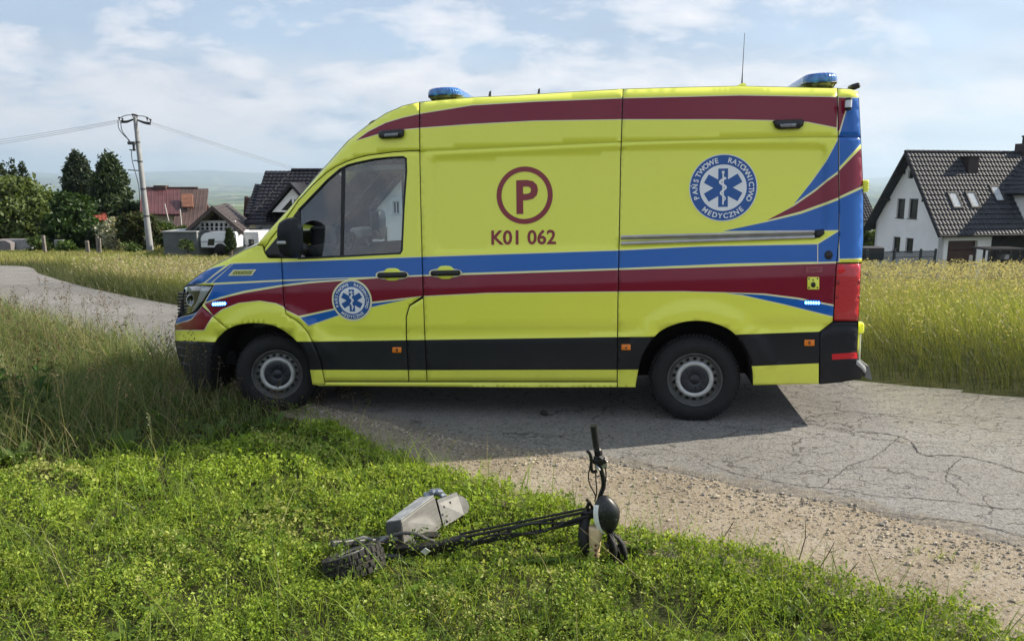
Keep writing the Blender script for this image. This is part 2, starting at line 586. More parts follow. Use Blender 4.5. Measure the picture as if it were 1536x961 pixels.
def mat_dirt():
    t = NT('stony dirt')
    p = t.geo()
    n = t.noise(p, 1.6, 7, .68)
    v = t.voro(p, 62, 'F1'); vc = t.voro(p, 62, 'F1', 1.0, 'Color')
    g = t.n('ShaderNodeSeparateColor'); t.l(vc, g.inputs[0])
    c = t.ramp(n, [(.3, (.23, .19, .135)), (.5, (.37, .31, .225)), (.7, (.44, .39, .31))])
    c = t.mix(t.ramp(g.outputs[0], [(.4, 0.), (1., .6)]), c, (.40, .37, .33))
    c = t.mix(t.ramp(g.outputs[1], [(.7, 0.), (1., .7)]), c, (.09, .07, .05))
    h = t.math('ADD', t.math('MULTIPLY', t.noise(p, 130, 3, .7), .5), t.noise(p, 26, 7, .7))
    c = t.mix(t.ramp(t.noise(p, 75, 4, .75), [(.42, 0.), (.62, .4)]), c, (.20, .16, .115))
    return t.done(t.pbr(c, .95, 0, t.bump(h, .9, .018), Specular_IOR_Level=.15))
M_SOIL, M_ASPH, M_DIRT = mat_soil(), mat_asphalt(), mat_dirt()

# ---- the ground: one sheet to the horizon
def make_ground():
    na = 288
    rr = [0.0]
    r = 0.35
    while r < 26000:
        rr.append(r); r *= 1.055 if r < 60 else 1.045
    ang = np.linspace(0, 2 * np.pi, na, endpoint=False)
    R, A = np.meshgrid(rr[1:], ang, indexing='ij')
    X = np.concatenate([[0], (R * np.sin(A)).ravel()]); Y = np.concatenate([[0], (R * np.cos(A)).ravel()])
    V = np.stack([X, Y, zg(X, Y)], 1)
    i = np.arange(len(rr) - 2)[:, None] * na; k = np.arange(na)[None]; l = (k + 1) % na
    q = np.stack([1 + i + k, 1 + i + na + k, 1 + i + na + l, 1 + i + l], -1).reshape(-1, 4)
    F = [tuple(x) for x in q] + [(0, 1 + int(a), 1 + int((a + 1) % na)) for a in range(na)]
    o = link('ground', mesh_np('ground', V, F, M_SOIL, smooth=True))
    tag(o, kind='structure')
    normals_out(o)
make_ground()
def strip(name, A, B, n, m, lift, mat, rough_edge=0.0):
    """sheet between two edge lines on the ground"""
    A = resample(A, n); B = resample(B, n)
    if rough_edge:
        k = rng.normal(0, 1, n); k = np.convolve(k, [.25, .5, .25], 'same')
        dA = (A - B); dA /= np.linalg.norm(dA, axis=1)[:, None]
        A = A + dA * (k * rough_edge)[:, None]
    t = np.linspace(0, 1, m) ** (1.8 if name == 'road' else 1)
    P = A[:, None] * (1 - t)[None, :, None] + B[:, None] * t[None, :, None]
    X, Y = P[..., 0].ravel(), P[..., 1].ravel()
    wd = np.linalg.norm(A - B, axis=1)[:, None] * t[None, :]
    lf = lift - .034 * (1 - np.clip(wd / .32, 0, 1)) ** 1.5 + rng.normal(0, .004, (n, m)) * np.clip(1 - wd / .5, 0, 1)
    lf[:, -1] -= .02
    V = np.stack([X, Y, zg(X, Y) + lf.ravel()], 1)
    i = np.arange(n - 1)[:, None] * m; j = np.arange(m - 1)[None]
    q = np.stack([i + j, i + j + 1, i + m + j + 1, i + m + j], -1).reshape(-1, 4)
    wd = np.linalg.norm(A - B, axis=1)[:, None] * t[None, :]
    cc = np.clip(wd / .95, 0, 1).ravel()
    o = link(name, mesh_np(name, V, q, mat, smooth=True, colors=np.repeat(cc[:, None], 3, 1)))
    tag(o, kind='structure')
    normals_out(o)
    return o
ge = curve_pts(grass_edge, 8); ae = curve_pts(asph_edge, 8); fe = curve_pts(far_edge, 8)
strip('dirt_shoulder', ge + np.array([0, -.45]), ae + np.array([0, .35]), 420, 12, 0.012, M_DIRT)
strip('road', ae, fe, 460, 40, 0.026, M_ASPH, 0.07)

# ---- the long cracks one can follow across the asphalt
def cracks():
    mb = MB()
    for L, w_ in (([(1262, 620), (1320, 627), (1400, 638), (1536, 659), (1640, 676)], .010), ([(1282, 652), (1348, 660), (1372, 687), (1440, 692), (1490, 704), (1536, 716), (1620, 735)], .017),
              ([(1172, 633), (1225, 643), (1262, 651), (1290, 655)], .008), ([(1112, 741), (1180, 752), (1240, 757), (1340, 776), (1440, 789), (1536, 812), (1620, 836)], .012),
              ([(1050, 694), (1110, 714), (1200, 734), (1262, 737), (1330, 751), (1430, 757), (1536, 771)], .010), ([(930, 690), (985, 705), (1040, 716), (1080, 735)], .008),
              ([(1348, 660), (1310, 690), (1262, 704), (1230, 737)], .007), ([(1440, 692), (1420, 720), (1444, 752)], .007), ([(1130, 600), (1190, 610), (1262, 620)], .007)):
        P = np.array([ground_hit(u, v)[:2] for u, v in L])
        P = curve_pts(P, 14)
        n = len(P)
        j = np.cumsum(rng.normal(0, .006, n)); j -= np.linspace(j[0], j[-1], n)
        tg = np.gradient(P, axis=0); tg /= np.linalg.norm(tg, axis=1)[:, None] + 1e-9
        nn = np.stack([-tg[:, 1], tg[:, 0]], 1)
        P = P + nn * (j + rng.normal(0, .004, n))[:, None]
        hw = w_ * .38 * rng.uniform(.35, 1.25, n); hw[0] = hw[-1] = .001
        V = []
        for i in range(n):
            for s in (-1, 1):
                q = P[i] + nn[i] * s * hw[i]; V.append((q[0], q[1], float(zg(q[0], q[1])) + .030))
        mb.add(V, [(2 * i, 2 * i + 1, 2 * i + 3, 2 * i + 2) for i in range(n - 1)])
    tag(mb.build('road_cracks', simple('open crack', (.050, .046, .042), .95)), kind='structure')
cracks()

# ---- loose stones along the crumbled road edge
def stones():
    base = np.array([(math.cos(a) * math.cos(e), math.sin(a) * math.cos(e), math.sin(e)) for e in (-.5, .35) for a in np.linspace(0, 2 * math.pi, 6)[:-1]] + [(0, 0, 1)])
    F0 = [(i, (i + 1) % 5, 5 + (i + 1) % 5, 5 + i) for i in range(5)]
    T0 = [(5 + i, 5 + (i + 1) % 5, 10) for i in range(5)]
    tri = []
    for f in F0: tri += [(f[0], f[1], f[2]), (f[0], f[2], f[3])]
    tri = np.array(tri + T0)
    g = resample(ge[8:-48], 900); a = resample(ae[8:-48], 900)
    N = 8500
    i = rng.integers(0, 900, N)
    t = np.clip(rng.beta(3.4, 1.5, N) * 1.45 - .15, -.2, 1.5)
    P = g[i] * (1 - t)[:, None] + a[i] * t[:, None] + rng.normal(0, .05, (N, 2))
    s = np.exp(rng.normal(-5.35, .50, N)); s = np.minimum(s, .026)
    V = base[None] * s[:, None, None] * rng.uniform(.6, 1.3, (N, 1, 3)) * rng.uniform(.75, 1.25, (N, 11, 1))
    V[:, :, 2] *= .7
    th = rng.uniform(0, 6.28, N); c, sn = np.cos(th)[:, None], np.sin(th)[:, None]
    X = V[:, :, 0] * c - V[:, :, 1] * sn; Y = V[:, :, 0] * sn + V[:, :, 1] * c
    Z = V[:, :, 2] + zg(P[:, 0], P[:, 1])[:, None] + (.014 + s * .25)[:, None]
    VV = np.stack([X + P[:, :1], Y + P[:, 1:], Z], -1).reshape(-1, 3)
    FF = (tri[None] + (np.arange(N) * 11)[:, None, None]).reshape(-1, 3)
    pal = np.array([(.34, .31, .27), (.24, .22, .20), (.42, .39, .35), (.28, .23, .17), (.17, .16, .15)])
    dk = (rng.random(N) < np.clip(t * .9 - .42, .03, .55))[:, None]
    c = np.repeat(np.where(dk, pal[rng.integers(0, 5, N)], np.array([(.36, .31, .235)]) * rng.uniform(.75, 1.2, (N, 1))) * rng.uniform(.8, 1.2, (N, 1)), 11, 0)
    t_ = NT('loose stone')
    at_ = t_.n('ShaderNodeVertexColor', layer_name='tint')
    m = t_.done(t_.pbr(at_.outputs[0], .9, 0, t_.bump(t_.noise(t_.geo(), 160, 4), .4, .004)))
    o = link('gravel', mesh_np('gravel', VV, FF, m, colors=c))
    tag(o, kind='stuff')
stones()
def clod():
    P = ground_hit(811, 627)
    mb = MB()
    for k in range(3):
        q = np.array([rng.normal(0, .012), rng.normal(0, .008), .012])
        mb.tube([q + [-.03, 0, 0], q + [-.01, .008, .012], q + [.015, -.004, .008], q + [.035, .004, 0]], [.006, .016, .015, .004], 7)
    o = mb.build('dirt_clod', simple('dark dirt', (.03, .027, .022), .95, 0, .3, 30, .6, 90))
    o.location = P + np.array([0, 0, .03])
    tag(o, 'small dark clod of dirt lying alone on the shaded asphalt', 'clod')
clod()

# ================================================================== the ambulance
W_VAN = 2.02
VM = Matrix(((VX[0], VY[0], VZ[0], VO[0]), (VX[1], VY[1], VZ[1], VO[1]), (VX[2], VY[2], VZ[2], VO[2]), (0, 0, 0, 1)))
van = empty('ambulance', M=VM)
tag(van, 'yellow ambulance van with blue and dark red stripes standing across the road', 'ambulance')
van.matrix_world.translation.z += 0.0

R3 = np.stack([VX, VY, VZ])                                # world -> van
CL_ = R3 @ (C0 - VO - np.array([0, 0, 0.0]))             # camera in van space
def vray(u, v):
    u = np.asarray(u, float); v = np.asarray(v, float)
    r = RT[None] * ((u - CX) / F_PX)[..., None] + UP[None] * ((CY - v) / F_PX)[..., None] + FW[None]
    return r @ R3.T
def vproj(P):
    q = (np.asarray(P) - CL_) @ R3
    z = q @ FW
    return np.stack([CX + F_PX * q[..., 0] / z, CY - F_PX * (q @ UP) / z], -1)
def loc(u, v, d):
    """van-space point at depth d behind the side's outermost plane"""
    u = np.atleast_1d(np.asarray(u, float)); v = np.atleast_1d(np.asarray(v, float))
    r = vray(u, v)
    t = (np.asarray(d) - CL_[1]) / r[:, 1]
    return CL_ + r * t[:, None]
def loc1(u, v, d):
    return loc(u, v, d)[0]

# ---- the side's section: lines along the body and how far in they lie
SIL_TOP = [(262, 486), (266, 476), (274, 440), (276, 430), (283, 424), (300, 411), (322, 397), (345, 386), (366, 375), (385, 367.5), (408, 340), (429, 317.5), (450, 292.5), (477, 261), (491, 246), (521, 212), (552.5, 187), (578.5, 170), (604.6, 158.6), (629, 153), (660, 150), (708, 146), (776, 143), (854, 138), (934, 133.5), (1020, 131), (1111, 129), (1201, 131), (1256, 132.3), (1275, 133.5), (1287, 136.5)]
_su, _sv = zip(*SIL_TOP)
LINES = [  # (u list, v list), depth: (u list, d list)
    ((_su, _sv), ((262, 300, 385, 450, 630, 1300), (.06, .09, .11, .19, .24, .22))),
    (((380, 385, 425, 450, 490, 521, 552, 629, 700, 931, 1256, 1300), (370, 369, 327, 297, 252, 226, 205, 171, 159, 148, 146, 146)), ((262, 385, 450, 630, 1300), (.055, .09, .14, .165, .155))),
    (((380, 390, 425, 448, 490, 521, 552, 591, 629, 935, 1200, 1300), (372, 371, 334, 300.5, 259, 242, 233, 228, 225.5, 211, 204, 204)), ((262, 385, 450, 630, 1300), (.05, .075, .11, .128, .12))),
    (((380, 390, 425, 448, 490, 521, 552, 591, 629, 935, 1200, 1300), (373, 372.8, 336, 302.5, 261, 244, 235, 230, 227.5, 213, 206, 206)), ((262, 385, 450, 600, 630, 1300), (.055, .075, .11, .128, .142, .134))),
    (((380, 390, 425, 448, 490, 521, 552, 591, 629, 935, 1200, 1300), (374, 373.8, 338, 304.5, 263, 246, 237, 232, 229.5, 215, 208, 208)), ((262, 385, 450, 630, 1300), (.055, .075, .11, .124, .116))),
    (((262, 349, 422, 632, 926, 1220, 1300), (420, 395.5, 393.5, 385.7, 376, 366, 364)), ((262, 385, 630, 1300), (.03, .035, .034, .034))),
    (((262, 425, 634, 926, 1252, 1300), (447, 440, 434, 424, 413, 412)), ((262, 1300), (0, 0))),
    (((262, 640, 926, 1300), (491, 488, 484, 474)), ((262, 1300), (.005, .005))),
    (((262, 640, 926, 1300), (502, 501, 496, 486)), ((262, 1300), (.030, .030))),
    (((262, 475, 640, 926, 1230, 1300), (512, 512, 509.5, 505.3, 497.4, 496)), ((262, 1300), (.012, .012))),
    (((262, 620, 957, 1128, 1226, 1300), (555, 555, 554, 549, 544.5, 543)), ((262, 1300), (.012, .012))),
    (((262, 1300), (573, 573)), ((262, 1300), (.032, .032))),
    (((262, 1300), (640, 640)), ((262, 1300), (.06, .06))),
]
ARCHES = [(-3.64, .38), (0.0, .38)]
RECESS = [(647, 246), (649, 238), (655, 234), (932, 220), (1032, 216), (1226, 216), (1236, 219), (1241, 228), (1242, 343), (1236, 352), (1222, 362), (931, 375), (700, 379), (658, 379), (650, 375), (648, 366)]
def sstep(x, a, b):
    t = np.clip((x - a) / (b - a), 0, 1)
    return t * t * (3 - 2 * t)
def SD(u, v):
    u = np.atleast_1d(np.asarray(u, float)); v = np.atleast_1d(np.asarray(v, float))
    L = np.stack([np.interp(u, *a) for a, b in LINES]); D = np.stack([np.interp(u, *b) for a, b in LINES])
    L = np.maximum.accumulate(L, 0)
    d = D[0].copy()
    for i in range(len(L) - 1):
        t = np.clip((v - L[i]) / np.maximum(L[i + 1] - L[i], 1e-3), 0, 1)
        if i == 0: t = 1 - (1 - t) ** 1.8
        m = v >= L[i]
        d = np.where(m, D[i] + (D[i + 1] - D[i]) * t, d)
    # corners of nose and tail
    d = d + np.clip((332 - u) / 68, 0, 2) ** 2.3 * .40
    d = d + np.clip((u - 1268) / 27, 0, 2) ** 2 * .055
    # recessed upper panels
    P = np.stack([u, v], 1)
    ins = in_poly(P, RECESS)
    if ins.any():
        dd = dist_line(P[ins], RECESS + RECESS[:1])
        d[ins] += .022 * sstep(dd, 0, 4.5)
    # wheel arch flares
    p = loc(u, v, d)
    for ax, az in ARCHES:
        r = np.hypot(p[:, 0] - ax, p[:, 2] - az)
        fl = (1 - sstep(r, .56, .64)) * sstep(p[:, 2], .42, .62)
        d = d * (1 - .75 * fl) - .018 * fl
        d = d + .012 * (1 - sstep(r, .470, .515)) * sstep(p[:, 2], .3, .5) * 0 
    return d
def side(u, v, off=0.0):
    return loc(u, v, SD(u, v) + off)
def surf(x, z, off=0.0):
    """point on the side for van-space x, z"""
    x = np.asarray(x, float); z = np.asarray(z, float)
    d = np.full(x.shape, .05)
    for k in range(4):
        uv = vproj(np.stack([x, d, z], -1))
        d = SD(uv[:, 0], uv[:, 1])
    return np.stack([x, d + off, z], -1)

# ---- panel outlines in the photograph's side view
ARCH_F = [(467.5, 574), (462, 544), (453.5, 524), (439.4, 507), (422.6, 494.7), (405.7, 487.6), (380.5, 485), (358, 487.6), (342, 494), (333, 501), (324.5, 511), (319, 530), (316, 555), (316, 588)]
ARCH_R = [(1129, 578), (1128, 556.5), (1123, 534), (1110, 511), (1094, 495), (1071.6, 485.5), (1049, 481.6), (1023, 484), (994, 495), (975, 514.5), (962, 540), (955, 572), (954, 581)]
def smooth_open(L, n=4):
    return [tuple(p) for p in curve_pts(L, n)]
ARCH_F = smooth_open(ARCH_F); ARCH_R = smooth_open(ARCH_R)
S_FD = [(422.3, 387), (423.5, 415), (425.4, 451), (428.8, 470.8), (435, 475.5), (442, 479), (453, 488), (462, 499), (473, 521), (481.6, 544), (487, 572)]
S_BP = [(629.5, 225.5), (631, 300), (633, 385), (634.5, 444)]
S_SD = [(934.5, 133.5), (931, 240), (929, 350), (927, 443), (925.7, 572)]
S_DTOP = [(425, 334), (448, 300.5), (470, 277), (490, 259), (505, 249.5), (521, 242), (536, 237), (552, 233), (591, 228), (629.5, 225.5)]
SILP = lambda a, b: [p for p in SIL_TOP if a <= p[0] <= b]
PANELS = {
    'front_bumper': [(262, 486), (262.3, 510), (265, 527), (271, 545), (278, 566), (290, 588)] + ARCH_F[::-1][0:] [:ARCH_F[::-1].index((342, 494)) + 1 if (342, 494) in ARCH_F else 24] + [(302, 459), (296, 466), (290, 470), (276.5, 473), (266, 476)],
    'headlight': [(276.5, 472), (274.3, 440), (276, 430.5), (282, 428.6), (320, 428), (310, 445.5), (299, 461), (290, 469)],
    'fender': [(276, 430), (283, 424), (300, 411), (322, 397), (345, 386), (366, 375), (385, 367.8), (394, 368), (397, 379), (402, 386.5)] + S_FD + [(487, 577), (468, 577)] + ARCH_F[:33] + [(342, 494), (302, 459), (310, 445.5), (320.5, 428), (282, 428.2)],
    'cab_side': SILP(385, 629) + [(629.5, 225.5)] + S_DTOP[::-1] + [(405, 360), (397, 372), (394, 367.8)],
    'front_door': S_DTOP + S_BP[1:] + [(614, 458), (609, 475), (609.5, 510), (613, 572)] + S_FD[::-1] + [(402, 386.5), (397, 379), (397, 372), (405, 360)],
    'door_pillar': [(635, 446.5), (637, 500), (640.5, 572), (613.4, 572), (609.9, 510), (609.4, 475), (614.5, 458.5)],
    'side_panel': [(629.5, 153)] + [p for p in SIL_TOP if 640 < p[0] < 930] + S_SD + [(640.5, 572), (637, 500), (635, 446), (633, 385), (631, 300), (629.5, 225.5)],
    'rear_quarter': [(934.5, 133.5)] + [p for p in SIL_TOP if 940 < p[0] < 1257] + [(1257.5, 202), (1258.5, 300), (1258.3, 360), (1255, 394), (1249.5, 482.5), (1230, 497.3), (1229, 576)] + ARCH_R + [(926, 581)] + S_SD[::-1],
    'rear_pillar': [(1256, 132.3), (1275, 133.5), (1287, 136.5), (1288.5, 146), (1292, 216), (1295.4, 287), (1295.4, 360), (1293, 394.3), (1255, 394.3), (1258.3, 360), (1258.5, 300), (1257.5, 202)],
    'tail_light': [(1255, 395), (1292, 395), (1291, 420), (1288, 481.8), (1250, 481.8)],
    'rear_bumper': [(1249.5, 482.5), (1288, 482.5), (1286, 531), (1288, 541), (1297, 549), (1299, 557), (1290, 569), (1260, 574), (1229, 577), (1230, 497.3)],
    'side_sill': [(487, 572.5), (926, 572.5), (926, 581), (800, 581.5), (480, 579), (468, 577), (487, 577)],
}
i0 = min(range(len(ARCH_F)), key=lambda i: abs(ARCH_F[i][0] - 342))
PANELS['front_bumper'] = [(262, 486), (262.3, 510), (265, 527), (271, 545), (278, 566), (290, 588)] + ARCH_F[i0:][::-1] + [(302, 459), (296, 466), (290, 470), (276.5, 473), (266, 476)]
PANELS['fender'] = [(276, 430), (283, 424), (300, 411), (322, 397), (345, 386), (366, 375), (385, 367.8), (394, 368), (397, 379), (402, 386.5)] + S_FD + [(487, 577), (468, 577)] + ARCH_F[:i0 + 1] + [(302, 459), (310, 445.5), (320.5, 428), (282, 428.2)]
WIN = [(449.7, 315.5), (476.8, 287.4), (492, 271.5), (510.5, 255.6), (522, 249.5), (534.9, 246), (561, 240.6), (585, 238), (604, 237), (607.5, 239), (608, 257), (604, 313.6), (601.3, 375), (599, 378.5), (589, 379), (514, 383), (449.7, 386)]
def inset(P, k):
    P = [np.array(p, float) for p in P]
    Q = [P[0]]
    for p in P[1:]:
        if np.linalg.norm(p - Q[-1]) > .05: Q.append(p)
    if np.linalg.norm(Q[0] - Q[-1]) < .05: Q.pop()
    P = Q; n = len(P)
    A = sum(P[i][0] * P[(i + 1) % n][1] - P[(i + 1) % n][0] * P[i][1] for i in range(n))
    sg = 1 if A > 0 else -1
    o = []
    for i in range(n):
        a = P[i] - P[i - 1]; b = P[(i + 1) % n] - P[i]
        a /= np.linalg.norm(a); b /= np.linalg.norm(b)
        na = np.array([-a[1], a[0]]) * sg; nb = np.array([-b[1], b[0]]) * sg
        m = na + nb; l = np.linalg.norm(m)
        if l < .3: m = na; f = 1
        else: m /= l; f = min(1.8, 1 / max(.3, m @ na))
        o.append(tuple(P[i] + m * k * f))
    return o

# ---- livery: coloured foil areas, later ones on top
Y_, B_, R_, PALE, BLK, RUB = 0, 1, 2, 3, 4, 5
def band(top, bot):
    return list(top) + list(bot)[::-1]
LIV = [
    (R_, band([(534, 211), (552.5, 197.6), (578.5, 184.6), (604.6, 176.8), (631, 171), (708, 158.5), (802, 153), (931, 148), (1111, 143.5), (1258, 146)],
              [(534, 211), (565.5, 201.5), (607, 194), (631, 191.6), (708, 186), (802, 181), (931, 179), (1088.5, 179), (1159, 180.4), (1212, 183), (1258, 192)])),
    (R_, [(1258, 146.5), (1272.5, 147), (1268, 166), (1259, 196), (1256, 196)]),
    (B_, [(1273.5, 147), (1300, 147), (1300, 207), (1292, 215), (1256, 254), (1256, 210), (1261, 197), (1270, 166)]),
    (R_, [(1300, 214), (1256, 259), (1256, 296), (1300, 276)]),
    (B_, [(1300, 280), (1256, 300), (1256, 388), (1300, 387)]),
    (B_, [(1191, 306), (1218, 272.5), (1240, 241.7), (1258, 208), (1258, 256), (1240, 269.5), (1223, 283.5)]),
    (R_, band([(1150, 330.6), (1191, 309), (1223, 287), (1240, 273), (1258, 260)], [(1150, 330.6), (1201, 317), (1240, 303), (1258, 296)])),
    (B_, band([(1084, 346.7), (1150, 333), (1201, 321), (1240, 307), (1258, 300)], [(1084, 346.7), (1218, 345.5), (1240, 345.5), (1258, 345)])),
    (B_, [(1226, 367), (1258, 347), (1258, 392), (1226, 393)]),
    # main blue and red bands
    (B_, band([(349.5, 395.5), (422.6, 393.5), (632, 385.7), (926, 376), (1049, 370), (1226, 366.5)], [(316, 424.4), (422.6, 419.4), (564, 415), (632, 412.2), (693, 409.5), (926, 402.3), (1100.6, 395), (1226, 392.5)])),
    (B_, [(349.5, 395.5), (316, 424.4), (308, 424.6), (322, 413), (346, 396)]),
    (B_, [(276, 430), (283, 423), (300, 410), (320, 402), (338, 398), (320, 412), (306, 423.8), (290, 427.5), (282, 428.3)]),
    (B_, [(322, 427), (422, 422), (470, 419.7), (524, 417.3), (521, 418.5), (465, 422), (422.6, 427), (366, 436), (330, 445.5), (308, 453), (313, 444)]),
    (R_, band([(307, 455.5), (330, 448.3), (366, 439.5), (422.6, 430), (465, 424.8), (521, 420.5), (563, 417.5), (632, 414.6), (926, 405), (1258, 394.8)],
              [(307, 456), (320, 473.6), (332.7, 463.8), (358, 454), (389, 450.6), (414, 454.5), (425, 459.5), (428, 463.8), (448, 473.6), (501, 462.4), (560, 452.3), (632, 444), (732, 439), (926, 437), (1026, 436.6), (1084, 438.2), (1146, 440), (1197, 446.2), (1252, 457)])),
    (R_, [(258, 488), (266, 486), (288, 479), (303, 459.5), (319, 474), (312, 484), (306, 494.6), (258, 494.6)]),
    (B_, [(258, 487), (264, 477), (276.5, 474.5), (290, 471.5), (300, 463), (287, 478), (266, 485)]),
    (B_, [(450.7, 476.4), (504, 464.3), (560, 455), (613, 448.6), (560, 459.5), (505, 473.6), (463, 488)]),
    (B_, band([(1088, 439), (1146, 442.5), (1197, 449), (1252, 459.5)], [(1088, 439), (1113.5, 442.2), (1178, 456.5), (1250, 474.5)])),
    # black band along the flanks
    (BLK, [(440, 512), (475, 512), (640, 509.5), (926, 505.3), (990, 504.6), (990, 554), (926, 554.3), (640, 555), (480, 554.5), (440, 555)]),
    (BLK, [(1090, 502), (1104, 501.6), (1231, 497.2), (1231, 544.5), (1128, 549), (1100, 549)]),
    (BLK, [(255, 510.5), (330, 513), (330, 600), (255, 600)]),
    (BLK, [(1228, 497), (1231, 497), (1250, 482.6), (1310, 482.6), (1310, 600), (1228, 600)]),
    (R_ + 4, [(1248, 530.8), (1289, 528), (1289, 537), (1248, 539.3)]),
    (RUB, [(396, 379), (425, 345), (449.7, 311), (450, 388), (404, 387.5)]),
    (RUB, None),
]
LIV[-1] = (RUB, inset(WIN, -3.0))
PALE_EDGE = {1: 1.2, 2: 1.2}

# ---- one triangulation of the whole flank
def flank():
    pts = []; edges = []
    key = {}
    def addp(p):
        k = (round(p[0] * 20), round(p[1] * 20))
        if k not in key:
            key[k] = len(pts); pts.append(Vector((k[0] / 20, k[1] / 20)))
        return key[k]
    def line(L, closed, step=9):
        m = len(L)
        for i in range(m if closed else m - 1):
            a = np.array(L[i], float); b = np.array(L[(i + 1) % m], float)
            k = max(1, int(np.linalg.norm(b - a) / step))
            ids = [addp(a + (b - a) * j / k) for j in range(k + 1)]
            for x, y in zip(ids, ids[1:]):
                if x != y: edges.append((x, y))
    pan = {k: inset(p, .75) for k, p in PANELS.items()}
    for p in pan.values(): line(p, True)
    line(WIN, True)
    regions = []
    for c, p in LIV:
        if c in PALE_EDGE:
            q = inset(p, -PALE_EDGE[c]); regions.append((PALE, q)); line(q, True, 14)
        regions.append((c, p)); line(p, True, 14)
    for (us, vs), _ in LINES[1:12]:
        line([p for p in zip(us, vs)], False, 14)
    line(RECESS, True, 10); line(inset(RECESS, 4.5), True, 10)
    grid = []
    for u in np.arange(264, 1300, 8.0):
        top = np.interp(u, _su, _sv)
        for v in np.arange(132, 592, 8.0):
            if v > top + 2: grid.append((u + (4 if int(v / 8) % 2 else 0), v))
    grid = np.array(grid)
    ok = dist_line(grid, RECESS + RECESS[:1]) > 6.5
    for (us, vs), _ in LINES[1:12]: ok &= np.abs(np.interp(grid[:, 0], us, vs) - grid[:, 1]) > 3.2
    for g_ in grid[ok]: addp(g_)
    V, E, F, _, _, _ = delaunay_2d_cdt(pts, edges, [], 0, 1e-4)
    V = np.array([tuple(v) for v in V]); F = np.array([f for f in F if len(f) == 3])
    cen = V[F].mean(1)
    col = np.zeros(len(F), int)
    for c, p in regions:
        col[in_poly(cen, p)] = c
    hole = in_poly(cen, WIN)
    used = np.unique(F)
    P3 = np.zeros((len(V), 3)); P3[used] = side(V[used, 0], V[used, 1])
    # all faces face the viewer (van -Y)
    a, b, c = P3[F[:, 0]], P3[F[:, 1]], P3[F[:, 2]]
    ny = np.cross(b - a, c - a)[:, 1]
    F[ny > 0] = F[ny > 0][:, ::-1]
    ok = np.abs(ny) > 1e-12
    F, cen, col, hole = F[ok], cen[ok], col[ok], hole[ok]
    return V, F, cen, col, hole, P3, pan
FV, FF_, FCEN, FCOL, FHOLE, FP3, PAN = flank()

# ---- paint and plastics
def paint(name, color, rough=.30, dirt=.30, coat=.55):
    t = NT(name)
    v = t.coord('Object')
    sx = t.n('ShaderNodeSeparateXYZ'); t.l(v, sx.inputs[0])
    low = t.math('MULTIPLY_ADD', sx.outputs[2], -1.6, 1.25, clamp=True)          # road dust settles on the lower body
    nz = t.noise(v, 2.2, 7, .68)
    nz2 = t.noise(v, 26, 4, .7)
    dust = t.math('MULTIPLY', t.math('MULTIPLY', low, t.ramp(nz, [(.3, .2), (.75, 1.)])), dirt, clamp=True)
    c = t.mix(dust, color, (.20, .18, .14))
    c = t.mix(t.ramp(nz2, [(.5, 0.), (.85, .10)]), c, tuple(x * .75 for x in color))
    r = t.math('ADD', t.math('MULTIPLY', dust, .8), t.math('MULTIPLY_ADD', nz, .10, rough - .05))
    nrm = t.bump(t.noise(v, 1.7, 2, .4), .12, .02)
    return t.done(t.pbr(c, r, 0, nrm, Coat_Weight=coat, Coat_Roughness=.07, Specular_IOR_Level=.25))
M_YEL = paint('lemon yellow paint', (.84, .88, .105))
M_BLU = paint('blue foil', (.006, .115, .46), .3)
M_RED = paint('dark red foil', (.205, .004, .026), .3)
M_PAL = paint('pale reflective edging', (.78, .76, .50), .35)
M_BLK = paint('anthracite plastic', (.011, .0125, .017), .45, .12, .05)
M_RUB = simple('black rubber', (.008, .008, .009), .5, 0, .2, 30)
M_RFX = simple('red reflector tape', (.55, .01, .02), .3)
SIDE_M = [M_YEL, M_BLU, M_RED, M_PAL, M_BLK, M_RUB, M_RFX]
M_DARK = simple('dark underbody', (.011, .011, .012), .85, 0, .4, 12, .4, 40)

def face_parts(sel, P3, depth=.014, flip=False):
    """faces plus a turned-in rim along every open edge"""
    F = FF_[sel]
    e = np.concatenate([F[:, [0, 1]], F[:, [1, 2]], F[:, [2, 0]]])
    fi = np.tile(np.arange(len(F)), 3)
    k = np.sort(e, 1); kk = k[:, 0].astype(np.int64) * 10_000_000 + k[:, 1]
    _, inv, cnt = np.unique(kk, return_inverse=True, return_counts=True)
    b = cnt[inv] == 1
    be, bf = e[b], fi[b]
    used, re = np.unique(F, return_inverse=True); F2 = re.reshape(-1, 3)
    mp = {int(a): i for i, a in enumerate(used)}
    V = P3[used]
    bv = np.unique(be); rim = {int(a): len(V) + i for i, a in enumerate(bv)}
    V2 = P3[bv] + np.array([0, depth, 0])
    q = [(mp[int(x)], rim[int(x)], rim[int(y)], mp[int(y)]) for x, y in be]
    return np.vstack([V, V2]), [tuple(f) for f in F2] + q, list(FCOL[sel]) + list(FCOL[sel][bf]), len(F2)
MIR = lambda V: np.stack([V[:, 0], W_VAN - V[:, 1], V[:, 2]], 1)
PARTS = {}
M_LENS = None
def light_glass(name, color, rough=.08, emission=None):
    t = NT(name)
    v = t.coord('Object')
    g = t.math('SINE', t.math('MULTIPLY', t.n('ShaderNodeSeparateXYZ').outputs[2], 1.0))
    sx = t.n('ShaderNodeSeparateXYZ'); t.l(v, sx.inputs[0])
    st = t.math('SINE', t.math('MULTIPLY', sx.outputs[2], 420.0))
    return t.done(t.pbr(color, rough, 0, t.bump(st, .25, .003), Coat_Weight=1.0, Coat_Roughness=.03))
M_TAIL = light_glass('red tail light lens', (.50, .006, .016))
